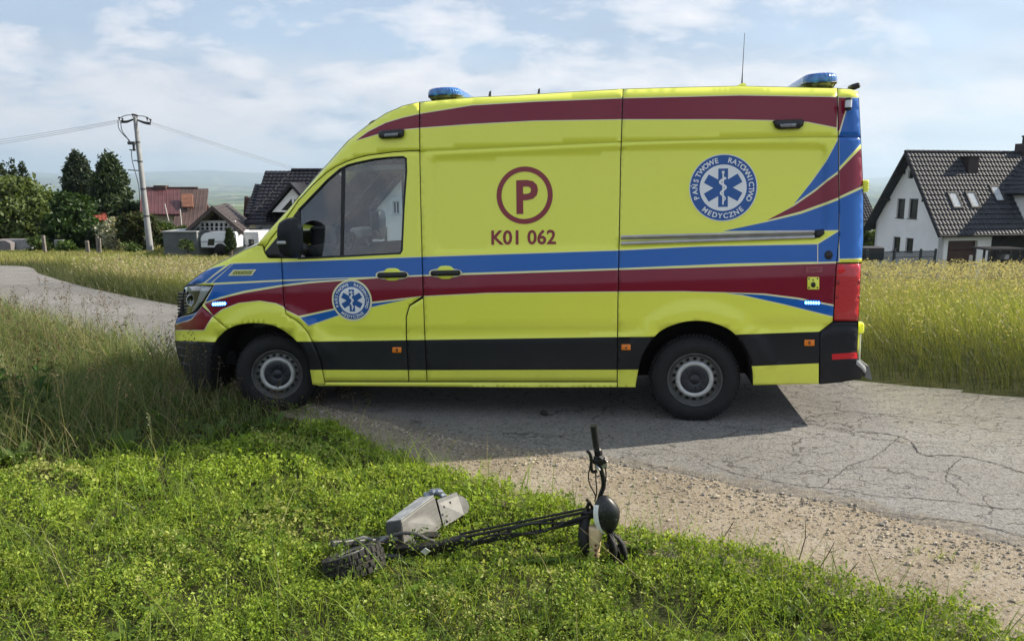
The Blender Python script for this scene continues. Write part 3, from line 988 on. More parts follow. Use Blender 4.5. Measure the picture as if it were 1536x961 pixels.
for nm, poly in PAN.items():
    sel = in_poly(FCEN, poly) & ~FHOLE
    if nm in ('headlight', 'tail_light'):
        pass
    V, F, fm, nf = face_parts(sel, FP3)
    sm = [True] * nf + [False] * (len(F) - nf)
    mats = SIDE_M
    if nm == 'tail_light':
        mats, fm = [M_TAIL], [0] * len(F)
    if nm == 'headlight':
        continue
    o = link(nm, mesh_np(nm, V, F, mats, fm, sm), van)
    PARTS[nm] = o
    o2 = link(nm, mesh_np(nm, MIR(V), [f[::-1] for f in F], mats, fm, sm), van)
# dark shell behind the joints
SILP_ALL = [(262.5, 487), (263, 510), (266, 527), (272, 545), (279, 565), (291, 587), (316, 587)] + ARCH_F[::-1][1:] + [(468, 576), (480, 578), (926, 580), (954, 580)] + ARCH_R[::-1] + [(1229, 576), (1260, 573), (1289, 568), (1298, 556), (1287, 541), (1285, 531), (1287, 482), (1290, 420), (1292, 394), (1294, 360), (1294, 287), (1291, 216), (1287.5, 146), (1286, 137.5)] + [(u, v + .8) for u, v in SIL_TOP[::-1][1:]]
sel = in_poly(FCEN, SILP_ALL) & ~FHOLE
V, F, fm, nf = face_parts(sel, FP3 + np.array([0, .016, 0]), .05)
for k in (0, 1):
    link('inner_shell', mesh_np('inner_shell', V if k == 0 else MIR(V), F if k == 0 else [f[::-1] for f in F], M_DARK, None, False), van)

# ---- caps that join the two flanks: nose, bonnet, windscreen, roof, rear doors
def cap(name, L, bulge, mat, n=16, colfn=None, mats=None, t0=0.0, t1=1.0, step=12, smooth=True):
    P = []
    for a, b in zip(L[:-1], L[1:]):
        k = max(1, int(math.dist(a, b) / step))
        P += [(a[0] + (b[0] - a[0]) * j / k, a[1] + (b[1] - a[1]) * j / k) for j in range(k)]
    P.append(L[-1]); P = np.array(P)
    N = side(P[:, 0], P[:, 1])
    tg = np.gradient(N[:, [0, 2]], axis=0); tg /= np.linalg.norm(tg, axis=1)[:, None]
    nm = np.stack([-tg[:, 1], tg[:, 0]], 1)
    if nm[:, 1].mean() < 0 and abs(nm[:, 1].mean()) > .3: nm = -nm
    elif abs(nm[:, 1].mean()) <= .3 and (nm[:, 0].mean() > 0) == (N[:, 0].mean() < -2): nm = -nm
    ts = (1 - np.cos(np.linspace(0, np.pi, n))) / 2
    V = []; 
    for t in t0 + (t1 - t0) * ts:
        b = bulge * (1 - abs(2 * t - 1) ** 2.6)
        y = N[:, 1] * (1 - t) + (W_VAN - N[:, 1]) * t
        V.append(np.stack([N[:, 0] + nm[:, 0] * b, y, N[:, 2] + nm[:, 1] * b], 1))
    m = len(P); V = np.concatenate(V)
    F = [(i * m + j, i * m + j + 1, (i + 1) * m + j + 1, (i + 1) * m + j) for i in range(n - 1) for j in range(m - 1)]
    fm = None
    if colfn:
        fm = [colfn(t0 + (t1 - t0) * (ts[i] + ts[i + 1]) / 2, V[i * m + j]) for i in range(n - 1) for j in range(m - 1)]
    o = link(name, mesh_np(name, V, F, mats or mat, fm, smooth), van)
    normals_out(o)
    return o, V.reshape(n, m, 3), N
def glass(name, tint, rough=.02, refl=1.0):
    t = NT(name)
    tr = t.n('ShaderNodeBsdfTransparent'); tr.inputs[0].default_value = (*tint, 1)
    gl = t.n('ShaderNodeBsdfGlossy'); gl.inputs['Roughness'].default_value = rough
    v = t.coord('Object')
    t.l(t.bump(t.noise(v, 1.3, 2), .06, .03), gl.inputs['Normal'])
    fr = t.n('ShaderNodeFresnel'); fr.inputs[0].default_value = 1.5
    mx = t.n('ShaderNodeMixShader')
    t.l(t.math('MULTIPLY', fr.outputs[0], refl * 3.6, None, True), mx.inputs[0])
    t.l(tr.outputs[0], mx.inputs[1]); t.l(gl.outputs[0], mx.inputs[2])
    return t.done(mx.outputs[0])
M_GLASS = glass('tinted window glass', (.80, .87, .87))
M_WS = glass('windscreen glass', (.80, .86, .85))
NOSE_L = [(290, 588), (278, 566), (271, 545), (265, 527), (262.3, 510)]
cap('lower_grille', NOSE_L, .10, M_RUB)
cap('nose', [(262.3, 510), (262, 486), (266, 476), (274.3, 446), (276, 430)], .10, None, 20,
    lambda t, p: 2 if (.2 < t < .8 and p[2] > .80) else (0 if p[2] < .80 else 1), [M_YEL, M_BLU, M_RUB])
cap('bonnet', [(276, 430), (283, 424), (300, 411), (322, 397), (345, 386), (366, 375), (385, 367.5)], .07, None, 24,
    lambda t, p: 1 if min(t, 1 - t) < .018 else (2 if min(t, 1 - t) < .05 else 0), [M_YEL, M_PAL, M_RED])
cap('windscreen', [p for p in SIL_TOP if 385 <= p[0] <= 552.5], .11, M_WS, 18)
cap('roof', [p for p in SIL_TOP if 552.5 <= p[0]], .045, M_YEL, 20)
cap('rear_doors', [(1287, 136.5), (1288.5, 146), (1292, 216), (1295.4, 287), (1295.4, 360), (1293, 394.3), (1292, 395), (1291, 420), (1288, 481.8), (1286, 531)], .03, M_YEL, 14)
cap('rear_step', [(1286, 531), (1288, 541), (1297, 549), (1299, 557), (1290, 569)], .02, M_BLK, 10)
# floor and chassis
mb = MB()
for lo, hi in (((-3.0, .10, .36), (-.62, 1.92, .46)), ((.62, .10, .40), (1.15, 1.92, .50)), ((-4.35, .3, .38), (-4.15, 1.72, .52)), ((-.9, .75, .30), (.9, 1.27, .42)), ((-.08, .28, .28), (.08, 1.74, .42)), ((-3.72, .30, .26), (-3.56, 1.72, .38)), ((-2.2, .4, .27), (-1.2, .75, .38))):
    mb.box(lo, hi, .02)
mb.tube([(-2.9, 1.2, .33), (-1, 1.25, .32), (.1, 1.55, .33), (1.1, 1.6, .36)], .035, 8)
mb.build('chassis', M_DARK, van)
# wheel housings
for nm_, A in (('front', ARCH_F), ('rear', ARCH_R)):
    A = np.array(A)
    N = side(A[:, 0], A[:, 1], .004)
    for k in (0, 1):
        Q = N if k == 0 else MIR(N)
        s = 1 if k == 0 else -1
        B = Q + np.array([0, .42 * s, 0])
        Vv = np.vstack([Q, B]); n = len(Q)
        Fq = [(i, i + 1, n + i + 1, n + i) for i in range(n - 1)] + [tuple(range(n, 2 * n))]
        link('wheel_housing', mesh_np('wheel_housing', Vv, Fq, M_DARK), van)

# ---- wheels
M_TYRE = simple('tyre rubber', (.008, .0085, .010), .8, 0, .3, 14, .25, 120)
M_STEEL = simple('grey wheel steel', (.11, .112, .11), .5, .5, .25, 22)
M_RIM = simple('dull silver wheel ring', (.46, .47, .47), .45, .35, .18, 18)
M_CAP = simple('black hub cap plastic', (.016, .019, .027), .45, 0, .2, 20)
def wheel_parts():
    t = MB()
    t.lathe([(.218, .020), (.228, .008), (.262, -.004), (.298, -.002), (.328, .012), (.345, .030), (.354, .050), (.357, .075), (.358, .13), (.357, .18), (.354, .205), (.34, .235), (.29, .25), (.22, .24)], 72)
    n = 72
    for row, (y0, y1, r) in enumerate(((.022, .052, .350), (.060, .115, .3605), (.125, .180, .3605))):
        for i in range(n):
            a = 2 * math.pi * (i + .5 * (row % 2)) / n
            M = Matrix.Rotation(-a, 4, 'Y')
            rr_ = r if row else r - .006
            t.box((rr_ - .012, y0, -.0115), (rr_ + .004 + (.004 if row else 0), y1, .0115), .002, M)
    r = MB(); r.mi = 0
    r.lathe([(.222, .030), (.224, .016), (.219, .010), (.212, .014), (.208, .030), (.200, .040), (.1875, .052)], 56)
    # ring pierced by eighteen holes
    NH = 18
    for i in range(NH):
        a0 = 2 * math.pi * i / NH; da = 2 * math.pi / NH
        K = 12; ring = []
        for k in range(3): ring.append((.1875, a0 + da * (-.5 + k / 3)))
        for k in range(3): ring.append((.1875 - (.1875 - .150) * k / 3, a0 + da * .5))
        for k in range(3): ring.append((.150, a0 + da * (.5 - k / 3)))
        for k in range(3): ring.append((.150 + (.1875 - .150) * k / 3, a0 - da * .5))
        P = [(q * math.cos(a), .052 - .010 * (.1875 - q) / .0375, q * math.sin(a)) for q, a in ring]
        c = np.array([.169 * math.cos(a0), .047, .169 * math.sin(a0)])
        H = []
        er = np.array([math.cos(a0), 0, math.sin(a0)]); et = np.array([-math.sin(a0), 0, math.cos(a0)])
        for (q, a), p in zip(ring, P):
            dv = np.array(p) - c
            g = math.atan2(dv @ et, dv @ er)
            H.append(tuple(c + er * .0125 * math.cos(g) + et * .0165 * math.sin(g)))
        H2 = [(h[0] * .995, h[1] + .02, h[2] * .995) for h in H]
        r.add(P + H + H2, [(k, (k + 1) % K, K + (k + 1) % K, K + k) for k in range(K)] + [(K + k, K + (k + 1) % K, 2 * K + (k + 1) % K, 2 * K + k) for k in range(K)])
    r.mi = 2
    r.lathe([(.205, .075), (.12, .078)], 36)
    g = MB()
    g.lathe([(.1535, .046), (.1535, .034), (.148, .024), (.138, .019), (.126, .020), (.117, .026), (.112, .036)], 56)
    h = MB()
    h.lathe([(.116, .036), (.113, .027), (.105, .024), (.050, .020), (.046, .024), (.036, .024), (.032, .018), (.0, .017)], 40)
    for i in range(10):
        M = Matrix.Rotation(2 * math.pi * i / 10, 4, 'Y')
        h.box((.056, .0165, -.008), (.100, .024, .008), .003, M)
    return t.mesh('tyre', M_TYRE), r.mesh('rim', [M_STEEL, M_STEEL, M_RUB]), g.mesh('rim_ring', M_RIM), h.mesh('hub_cap', M_CAP)
WM = wheel_parts()
for (x, y, z, fl, st) in ((0, .03, .352, 0, 0), (-3.64, .075, .352, 0, .30), (0, W_VAN - .03, .352, 1, 0), (-3.64, W_VAN - .075, .352, 1, .30)):
    wh = empty('wheel')
    wh.parent = van
    wh.location = (x, y, z)
    wh.rotation_euler = (0, rng.uniform(0, .3), (math.pi if fl else 0) + st)
    for nm, me in zip(('tyre', 'rim', 'rim_ring', 'hub_cap'), WM):
        link(nm, me, wh)

# ---- decals laid on the flank
def decal(name, V2, F, mats, fm, off, parent=van, px=True, sub=None):
    V2 = np.asarray(V2, float)
    P = side(V2[:, 0], V2[:, 1], off) if px else surf(V2[:, 0], V2[:, 1], off)
    return link(name, mesh_np(name, P, F, mats, fm, True), parent)
def disc2(c, r, n=48, r0=0.0, rings=5):
    V = []; F = []
    rs = np.linspace(r0, r, rings + 1)
    for q in rs:
        for k in range(n):
            a = 2 * math.pi * k / n
            V.append((c[0] + q * math.cos(a), c[1] + q * math.sin(a)))
    for i in range(rings):
        for k in range(n):
            l = (k + 1) % n
            F.append((i * n + k, i * n + l, (i + 1) * n + l, (i + 1) * n + k))
    return V, F
FONT_CACHE = {}
def glyphs(txt, bold=.028):
    """mesh of a short text, height 1 per capital, centred at the origin"""
    if (txt, bold) in FONT_CACHE: return FONT_CACHE[txt, bold]
    cu = bpy.data.curves.new('text', 'FONT'); cu.body = txt; cu.size = 1.0; cu.offset = bold
    cu.align_x = 'CENTER'; cu.resolution_u = 3
    ob = bpy.data.objects.new('text', cu)
    me = bpy.data.meshes.new_from_object(ob)
    V = np.array([v.co[:2] for v in me.vertices]); F = [tuple(p.vertices) for p in me.polygons]
    bpy.data.objects.remove(ob); bpy.data.curves.remove(cu); bpy.data.meshes.remove(me)
    FONT_CACHE[txt, bold] = (V, F)
    return V, F
CAPH = None
def cap_h():
    global CAPH
    if CAPH is None: CAPH = glyphs('E')[0][:, 1].max()
    return CAPH
def text2(txt, c, h, rot=0.0, bold=.028, xs=1.0):
    V, F = glyphs(txt, bold)
    s = h / cap_h()
    V = (V - np.array([(V[:, 0].min() + V[:, 0].max()) / 2 if len(txt) > 1 else 0, cap_h() / 2])) * s * np.array([xs, 1])
    co, si = math.cos(rot), math.sin(rot)
    return [(c[0] + x * co - y * si, c[1] + x * si + y * co) for x, y in V], F
class D2:
    def __init__(s): s.V = []; s.F = []
    def add(s, VF):
        V, F = VF; k = len(s.V)
        s.V += [tuple(v) for v in V]; s.F += [tuple(i + k for i in f) for f in F]
        return s
M_WHT = simple('white foil', (.80, .82, .86), .35, 0, .05)
M_BLU2 = simple('emblem blue foil', (.012, .09, .33), .35, 0, .08)
def poly_fill(P, step=.03):
    """triangulated polygon with extra points so that it follows the surface"""
    P = [Vector(p) for p in P]
    n = len(P)
    V, E, F, _, _, _ = delaunay_2d_cdt(P, [(i, (i + 1) % n) for i in range(n)], [], 1, 1e-7)
    return [tuple(v) for v in V], [tuple(f) for f in F]
def emblem(u, v, rpx, parent, rim=0.0):
    c3 = side([u], [v])[0]; e3 = side([u + rpx], [v])[0]
    R = abs(e3[0] - c3[0]); c = (c3[0], c3[2])
    root = D2().add(disc2(c, R * (1 + rim), 56, 0, 6))
    em = decal('emblem', root.V, root.F, M_PAL if rim else M_WHT, None, -.0030, parent, False)
    d = D2().add(disc2(c, R * .975, 56, R * .69, 3))
    decal('emblem_ring', d.V, d.F, M_BLU2, None, -.0040, em, False)
    d = D2().add(disc2(c, R * .70, 56, 0, 5))
    decal('emblem_field', d.V, d.F, M_WHT, None, -.0038, em, False)
    st = []
    L, h = R * .57, R * .142
    for k in range(6):
        a = math.pi / 2 + k * math.pi / 3
        ca, sa = math.cos(a), math.sin(a)
        for x, y in ((L, -h), (L, h)):
            st.append((c[0] + x * ca - y * sa, c[1] + x * sa + y * ca))
        a2 = a + math.pi / 6
        st.append((c[0] + 2 * h * math.cos(a2), c[1] + 2 * h * math.sin(a2)))
    V, F = poly_fill(st)
    decal('star', V, F, M_BLU2, None, -.0050, em, False)
    d = D2()
    zs = np.linspace(R * .44, -R * .50, 40)
    def ribbon(xs, zs, ws):
        V = []; n = len(zs)
        for x, z, w_ in zip(xs, zs, ws): V += [(c[0] + x - w_, c[1] + z), (c[0] + x + w_, c[1] + z)]
        return V, [(2 * i, 2 * i + 1, 2 * i + 3, 2 * i + 2) for i in range(n - 1)]
    d.add(ribbon(np.zeros(40), zs, np.full(40, R * .022)))
    d.add(disc2((c[0], c[1] + R * .46), R * .045, 14, 0, 1))
    decal('staff', d.V, d.F, M_WHT, None, -.0060, em, False)
    d = D2()
    zs2 = np.linspace(R * .30, -R * .42, 60)
    t = np.linspace(0, 1, 60)
    xs2 = R * .085 * np.sin(t * 4.4 * np.pi + 2.2) * (1.15 - .5 * t)
    # a snake of even width: offset along the normal
    dx = np.gradient(xs2); dz = np.gradient(zs2); ln = np.hypot(dx, dz)
    wd = R * .034 * (1.1 - .6 * t)
    V = []
    for i in range(60):
        nx, nz = -dz[i] / ln[i], dx[i] / ln[i]
        V += [(c[0] + xs2[i] - nx * wd[i], c[1] + zs2[i] - nz * wd[i]), (c[0] + xs2[i] + nx * wd[i], c[1] + zs2[i] + nz * wd[i])]
    d.add((V, [(2 * i, 2 * i + 1, 2 * i + 3, 2 * i + 2) for i in range(59)]))
    decal('snake', d.V, d.F, M_WHT, None, -.0066, em, False)
    rt = R * .832; hh = R * .15
    def arc(word, a0, a1, outward=True):
        n = len(word); d = D2()
        for i, ch in enumerate(word):
            a = math.radians(a0 + (a1 - a0) * i / (n - 1))
            p = (c[0] + rt * math.cos(a), c[1] + rt * math.sin(a))
            d.add(text2(ch, p, hh, a - math.pi / 2 if outward else a + math.pi / 2, .022))
        decal('lettering', d.V, d.F, M_WHT, None, -.0052, em, False)
    arc('PA\u0143STWOWE', 200, 104); arc('RATOWNICTWO', 76, -24); arc('MEDYCZNE', 231, 309, False)
emblem(1084.5, 281.7, 51.5, PARTS['rear_quarter'])
emblem(528, 450.5, 28.2, PARTS['front_door'], .07)
# P in a ring, K01 062
M_RTXT = paint('brick red foil', (.24, .022, .030), .35)
c3 = side([786.8], [293])[0]; Rp = abs(side([786.8 + 41.5], [293])[0][0] - c3[0])
d = D2().add(disc2((c3[0], c3[2]), Rp * 1.02, 64, Rp * .84, 2))
decal('ring_sign', d.V, d.F, M_RTXT, None, -.003, PARTS['side_panel'], False)
a3 = side([787], [270])[0]; b3 = side([787], [319])[0]
d = D2().add(text2('P', ((a3[0] + b3[0]) / 2 + .010, (a3[2] + b3[2]) / 2), a3[2] - b3[2], 0, .026))
decal('letter_sign', d.V, d.F, M_RTXT, None, -.003, PARTS['side_panel'], False)
a3 = side([737], [356])[0]; b3 = side([834], [355])[0]; hh = side([786], [345.3])[0][2] - side([786], [366.2])[0][2]
V, F = text2('K01 062', ((a3[0] + b3[0]) / 2, (a3[2] + b3[2]) / 2), hh, math.atan2(b3[2] - a3[2], b3[0] - a3[0]), .024)
xs = (b3[0] - a3[0]) / (max(x for x, y in V) - min(x for x, y in V))
V, F = text2('K01 062', ((a3[0] + b3[0]) / 2, (a3[2] + b3[2]) / 2), hh, math.atan2(b3[2] - a3[2], b3[0] - a3[0]), .024, xs)
xm_ = np.array([x for x, y in V]); cut = xm_.min() + (xm_.max() - xm_.min()) * .475
for part in (0, 1):
    idx = [i for i, (x, y) in enumerate(V) if (x > cut) == bool(part)]; mp_ = {i: k for k, i in enumerate(idx)}
    decal('number_sign', [V[i] for i in idx], [tuple(mp_[i] for i in f) for f in F if f[0] in mp_], M_RTXT, None, -.003, PARTS['side_panel'], False)
# pale badge on the wing
P = poly_fill([(342, 413.5), (350, 404.5), (384.5, 404), (378, 413)])
bd = decal('badge', P[0], P[1], M_PAL, None, -.004, PARTS['fender'])
P = poly_fill([(346, 412.2), (352, 406), (381, 405.6), (376, 411.8)])
decal('badge_field', P[0], P[1], simple('badge green', (.42, .46, .10), .4), None, -.0046, bd)
a3 = side([364], [409])[0]
V, F = text2('STRATUS', (a3[0], a3[2]), .024, math.radians(1.2), .01, 1.25)
decal('badge_lettering', V, F, simple('badge dark', (.12, .13, .06), .5), None, -.0055, bd, False)

# ---- fittings that stand proud of the flank
def proud(name, poly, d_out, mat, parent=van, bev=.25, base=.004, mats=None):
    """polygon in the side view raised by d_out with a sloping edge"""
    poly = [np.array(p, float) for p in poly]
    c = sum(poly) / len(poly)
    top = [c + (p - c) * (1 - bev) for p in poly]
    n = len(poly)
    A = np.array(poly); T = np.array(top)
    Va = side(A[:, 0], A[:, 1], base)
    Tm = side((A[:, 0] * .25 + T[:, 0] * .75), (A[:, 1] * .25 + T[:, 1] * .75)); 
    Vm = side((A[:, 0] * .8 + T[:, 0] * .2), (A[:, 1] * .8 + T[:, 1] * .2), -d_out * .7)
    Vt = side(T[:, 0], T[:, 1], -d_out)
    V = np.vstack([Va, Vm, Vt])
    F = [(i, (i + 1) % n, n + (i + 1) % n, n + i) for i in range(n)] + [(n + i, n + (i + 1) % n, 2 * n + (i + 1) % n, 2 * n + i) for i in range(n)] + [tuple(range(2 * n, 3 * n))]
    o = link(name, mesh_np(name, V, F, mat, None, True), parent)
    normals_out(o)
    return o
def rpoly(x0, y0, x1, y1, r=2.0, sk=0.0, n=4):
    o = []
    for cx_, cy_, a0 in ((x1 - r, y0 + r, -90), (x1 - r, y1 - r, 0), (x0 + r, y1 - r, 90), (x0 + r, y0 + r, 180)):
        for k in range(n + 1):
            a = math.radians(a0 + 90 * k / n)
            x = cx_ + r * math.cos(a); y = cy_ + r * math.sin(a)
            o.append((x, y + sk * (x - (x0 + x1) / 2)))
    return o
M_ORG = simple('orange marker lens', (.75, .20, .012), .25)
M_DKL = simple('dark slot', (.16, .05, .01), .4)
for (x0, y0, x1, y1) in ((588.3, 520.5, 602.2, 529), (932, 516.2, 946, 525), (1206.3, 509.2, 1222, 518.6)):
    o = proud('side_marker', rpoly(x0, y0, x1, y1, 1.0), .006, M_ORG, bev=.12)
    cx_, cy_ = (x0 + x1) / 2, (y0 + y1) / 2
    q = poly_fill([(cx_ - 1.6, cy_ - 2.4), (cx_ + 1.6, cy_ - 2.4), (cx_ + 1.6, cy_ + 2.6), (cx_ - 1.6, cy_ + 2.6)])
    decal('slot', q[0], q[1], M_DKL, None, -.0075, o)
# scene lamps up on the flank
M_LAMPB = simple('black lamp housing', (.010, .010, .012), .38, 0, .2)
M_LED = simple('dim led strip', (.22, .23, .25), .2, .3, .4, 90)
def scene_lamp(poly, led):
    o = proud('scene_lamp', poly, .045, M_LAMPB, bev=.22)
    q = proud('led_strip', led, .049, M_LED, o, .2, -.040)
    n = 8
    x0, x1 = led[0][0], led[1][0]
scene_lamp([(567, 198), (571, 196), (603, 193.5), (607, 195), (606, 204), (602, 207), (572, 208.5), (568, 206)], [(574, 200.5), (599, 198.5), (598, 204.5), (575, 206)])
scene_lamp([(1158.7, 182), (1163, 180), (1203, 178.8), (1206.5, 181), (1205, 189), (1199, 193.3), (1168, 194.5), (1162, 191)], [(1168, 186), (1197, 184.5), (1196, 190.5), (1169, 191.5)])
# door handles
def handle(x0, x1, y0, y1, cyc):
    xm, w_ = (x0 + x1) / 2, (x1 - x0)
    pad = [(xm + w_ * .29 * math.copysign(abs(math.cos(a)) ** .7, math.cos(a)), cyc + (y1 - y0) / 2 * math.copysign(abs(math.sin(a)) ** .8, math.sin(a))) for a in np.linspace(0, 2 * math.pi, 25)[:-1]]
    pale = [(xm + w_ * .535 * math.copysign(abs(math.cos(a)) ** .7, math.cos(a)), cyc + 1 + 6.8 * math.copysign(abs(math.sin(a)) ** .8, math.sin(a))) for a in np.linspace(0, 2 * math.pi, 25)[:-1]]
    h = proud('door_handle', rpoly(x0 + .5, cyc - 3.2, x1 - .5, cyc + 5.2, 4, -.02), .040, M_RUB, bev=.22)
    q = poly_fill(pale); decal('handle_edging', q[0], q[1], M_PAL, None, -.0030, h)
    proud('handle_recess', pad, .006, M_YEL, h, .3)
handle(565, 611.5, 402, 421.5, 411.5)
handle(645, 691.5, 398, 418.5, 408.5)
# blue warning lights, lit
M_BLUE_ON = emit('lit blue led', (.06, .28, 1.0), 7.0)
M_BLUE_LENS = simple('blue lamp lens', (.03, .10, .55), .15)
for (x0, y0, x1, y1, sk) in ((317, 451.8, 340, 459.6, -.05), (1206, 449.6, 1231, 458.6, 0.02)):
    o = proud('blue_flasher', rpoly(x0, y0, x1, y1, 3.6, sk), .012, M_BLUE_LENS, bev=.15)
    for k in range(6):
        x = x0 + 3 + (x1 - x0 - 6) * k / 5; y = (y0 + y1) / 2 + sk * (x - (x0 + x1) / 2)
        proud('led', [(x + 1.9 * math.cos(a), y + 2.6 * math.sin(a)) for a in np.linspace(0, 6.28, 11)[:-1]], .0165, M_BLUE_ON, o, .2, -.011)
# lock, plate, socket
o = proud('fuel_lock', [(1243 + 6.3 * math.cos(a), 382.5 + 7 * math.sin(a)) for a in np.linspace(0, 6.28, 25)[:-1]], .010, M_RUB, bev=.25)
proud('lock_barrel', [(1243 + 3 * math.cos(a), 382.5 + 3.4 * math.sin(a)) for a in np.linspace(0, 6.28, 15)[:-1]], .014, M_CAP, o, .25, -.008)
P = poly_fill([(1209, 400.5), (1234.5, 399.6), (1234, 408.2), (1208.6, 409)])
o = decal('notice_plate', P[0], P[1], simple('faded red plate', (.30, .06, .075), .5), None, -.0045)
for k in range(3):
    P = poly_fill([(1212, 402.4 + 2 * k), (1231 - 3 * k, 401.9 + 2 * k), (1231 - 3 * k, 402.7 + 2 * k), (1212, 403.2 + 2 * k)])
    decal('print_line', P[0], P[1], simple('plate print', (.14, .02, .03), .5), None, -.0052, o)
o = proud('charging_socket', rpoly(1211, 415.3, 1229, 434.2, 1.6), .008, M_YEL, bev=.1)
proud('socket_plug', [(1220 + 3.6 * math.cos(a), 427 + 4.2 * math.sin(a)) for a in np.linspace(0, 6.28, 17)[:-1]], .022, M_RUB, o, .2, -.006)
for x, y in ((1213.5, 418), (1226.5, 417.6), (1213.5, 431.6), (1226.4, 431.4), (1219.8, 419.8)):
    proud('screw', [(x + 1.3 * math.cos(a), y + 1.4 * math.sin(a)) for a in np.linspace(0, 6.28, 9)[:-1]], .011, M_CAP, o, .2, -.006)
# sliding door rail
M_ALU = simple('aluminium rail', (.42, .42, .42), .42, .7, .15, 8)
def rail():
    us = np.linspace(931, 1222, 30)
    top = np.interp(us, [931, 1222], [353.0, 345.6]); bot = np.interp(us, [931, 1222], [367.5, 357.2])
    rows = [(0, .012), (0, -.020), (.16, -.024), (.30, -.020), (.36, .006), (.62, .008), (.68, -.018), (.86, -.022), (1, -.018), (1, .012)]
    V = []
    for f, off in rows:
        v = top + (bot - top) * f
        d_ = SD(us, v) * 0 + np.interp(us, [931, 1222], [.058, .052])
        V.append(loc(us, v, d_ + off))
    n = len(us); V = np.concatenate(V)
    F = [(i * n + j, i * n + j + 1, (i + 1) * n + j + 1, (i + 1) * n + j) for i in range(len(rows) - 1) for j in range(n - 1)]
    F += [tuple(i * n for i in range(len(rows))), tuple(i * n + n - 1 for i in range(len(rows)))]
    o = link('door_rail', mesh_np('door_rail', V, F, M_ALU), van)
    normals_out(o)
    proud('rail_end', [(1221.5, 345), (1236, 343.5), (1237, 350), (1230, 356), (1221.5, 357.5)], .015, M_RUB, o, .1)
rail()
# headlight: dark bowl, chrome, clear lens
M_CHR = simple('chrome reflector', (.55, .57, .60), .12, 1.0, .3, 40)
M_CLEAR = glass('clear lamp lens', (.94, .96, .97), .02)
def headlight():
    outl = PAN['headlight']
    V, F = poly_fill(outl)
    lens_sel = in_poly(FCEN, outl)
    Vl, Fl, fm, nf = face_parts(lens_sel, FP3, .02)
    Vb = Vl.copy(); Vb[:, 1] += .045; Vb[:, 0] += .02
    hl = link('headlight', mesh_np('headlight', Vb, Fl, [simple('dark lamp bowl', (.30, .32, .34), .25, .55, .5, 30)], None, True), van)
    link('lens', mesh_np('lens', Vl, Fl, [M_CLEAR], None, [True] * nf + [False] * (len(Fl) - nf)), hl)
    for cxp, cyp, r in ((289, 450, 9.5), (284, 440, 5)):
        c = loc1(cxp, cyp, SD([cxp], [cyp])[0] + .045)
        mb = MB(); R = r / 170
        M = Matrix.Translation(c) @ Matrix.Rotation(math.radians(35), 4, 'Z')
        mb.lathe([(R, -.012), (R * 1.02, -.02), (R * .9, -.018), (R * .7, .0), (R * .35, .012), (0, .015)], 22, M)
        mb.build('reflector', M_CHR, hl)
    # bright wing of the lamp along its rear edge
    q = [(302, 431.5), (317, 430), (307, 446), (293, 466), (287, 468), (297, 448)]
    P = poly_fill(q); V = np.array(P[0]); L = loc(V[:, 0], V[:, 1], SD(V[:, 0], V[:, 1]) + .012)
    link('daytime_strip', mesh_np('daytime_strip', L, P[1], simple('white lamp strip', (.72, .75, .78), .2)), hl)
    # the same lamp on the far corner
    h2 = link('headlight', mesh_np('headlight', MIR(Vb), [f[::-1] for f in Fl], [MATS['dark lamp bowl']], None, True), van)
    link('lens', mesh_np('lens', MIR(Vl), [f[::-1] for f in Fl], [M_CLEAR], None, True), h2)
headlight()
# slats beside the lamp and in the bumper
mb = MB()
for k in range(7):
    v = 438 + 4.7 * k
    p = loc1(271.5, v, .36); q = loc1(275.5, v, .27)
    mb.box((min(p[0], q[0]) + .035, .24, p[2] - .008), (max(p[0], q[0]) + .06, .75, p[2] + .008), .004)
mb.build('grille_slats', M_RUB, van)
for k, (v, u0, u1) in enumerate(((519, 266, 281), (531, 268, 283), (543, 272, 285))):
    proud('bumper_slat', [(u0, v), (u1, v + 3.5), (u1, v + 5.5), (u0, v + 2.5)], .012, M_CAP, PARTS['front_bumper'], .1)
# tail light inner divisions
for (v0, v1) in ((420, 427), (444, 447.5)):
    proud('lens_ridge', [(1256.5 - (v0 - 395) * .06, v0), (1290, v0 - 1), (1289.6, v1 - 1), (1256.5 - (v1 - 395) * .06, v1)], .004, simple('deep red lens', (.26, .004, .012), .2), PARTS['tail_light'], .03)
proud('lens_wedge', [(1257.5, 397.5), (1289, 397), (1261, 411), (1256.5, 411)], .007, simple('bright red lens', (.72, .02, .03), .2), PARTS['tail_light'], .05)

# ---- windows of the doors
def door_glass(mirror):
    V, F = poly_fill(inset(WIN, -1.2)); V = np.array(V)
    P = side(V[:, 0], V[:, 1], .012)
    P2 = MIR(P) if mirror else P
    link('window_pane', mesh_np('window_pane', P2, F, M_GLASS, None, True), van)
    q = np.array([(512.2, 252), (517.2, 250), (514.8, 386), (510.2, 386)])
    P = side(q[:, 0], q[:, 1], .006)
    P = np.vstack([P, P + np.array([0, .03, 0])])
    if mirror: P = MIR(P)
    o = link('window_bar', mesh_np('window_bar', P, [(0, 1, 2, 3), (7, 6, 5, 4), (0, 4, 5, 1), (1, 5, 6, 2), (2, 6, 7, 3), (3, 7, 4, 0)], M_RUB), van)
door_glass(False); door_glass(True)

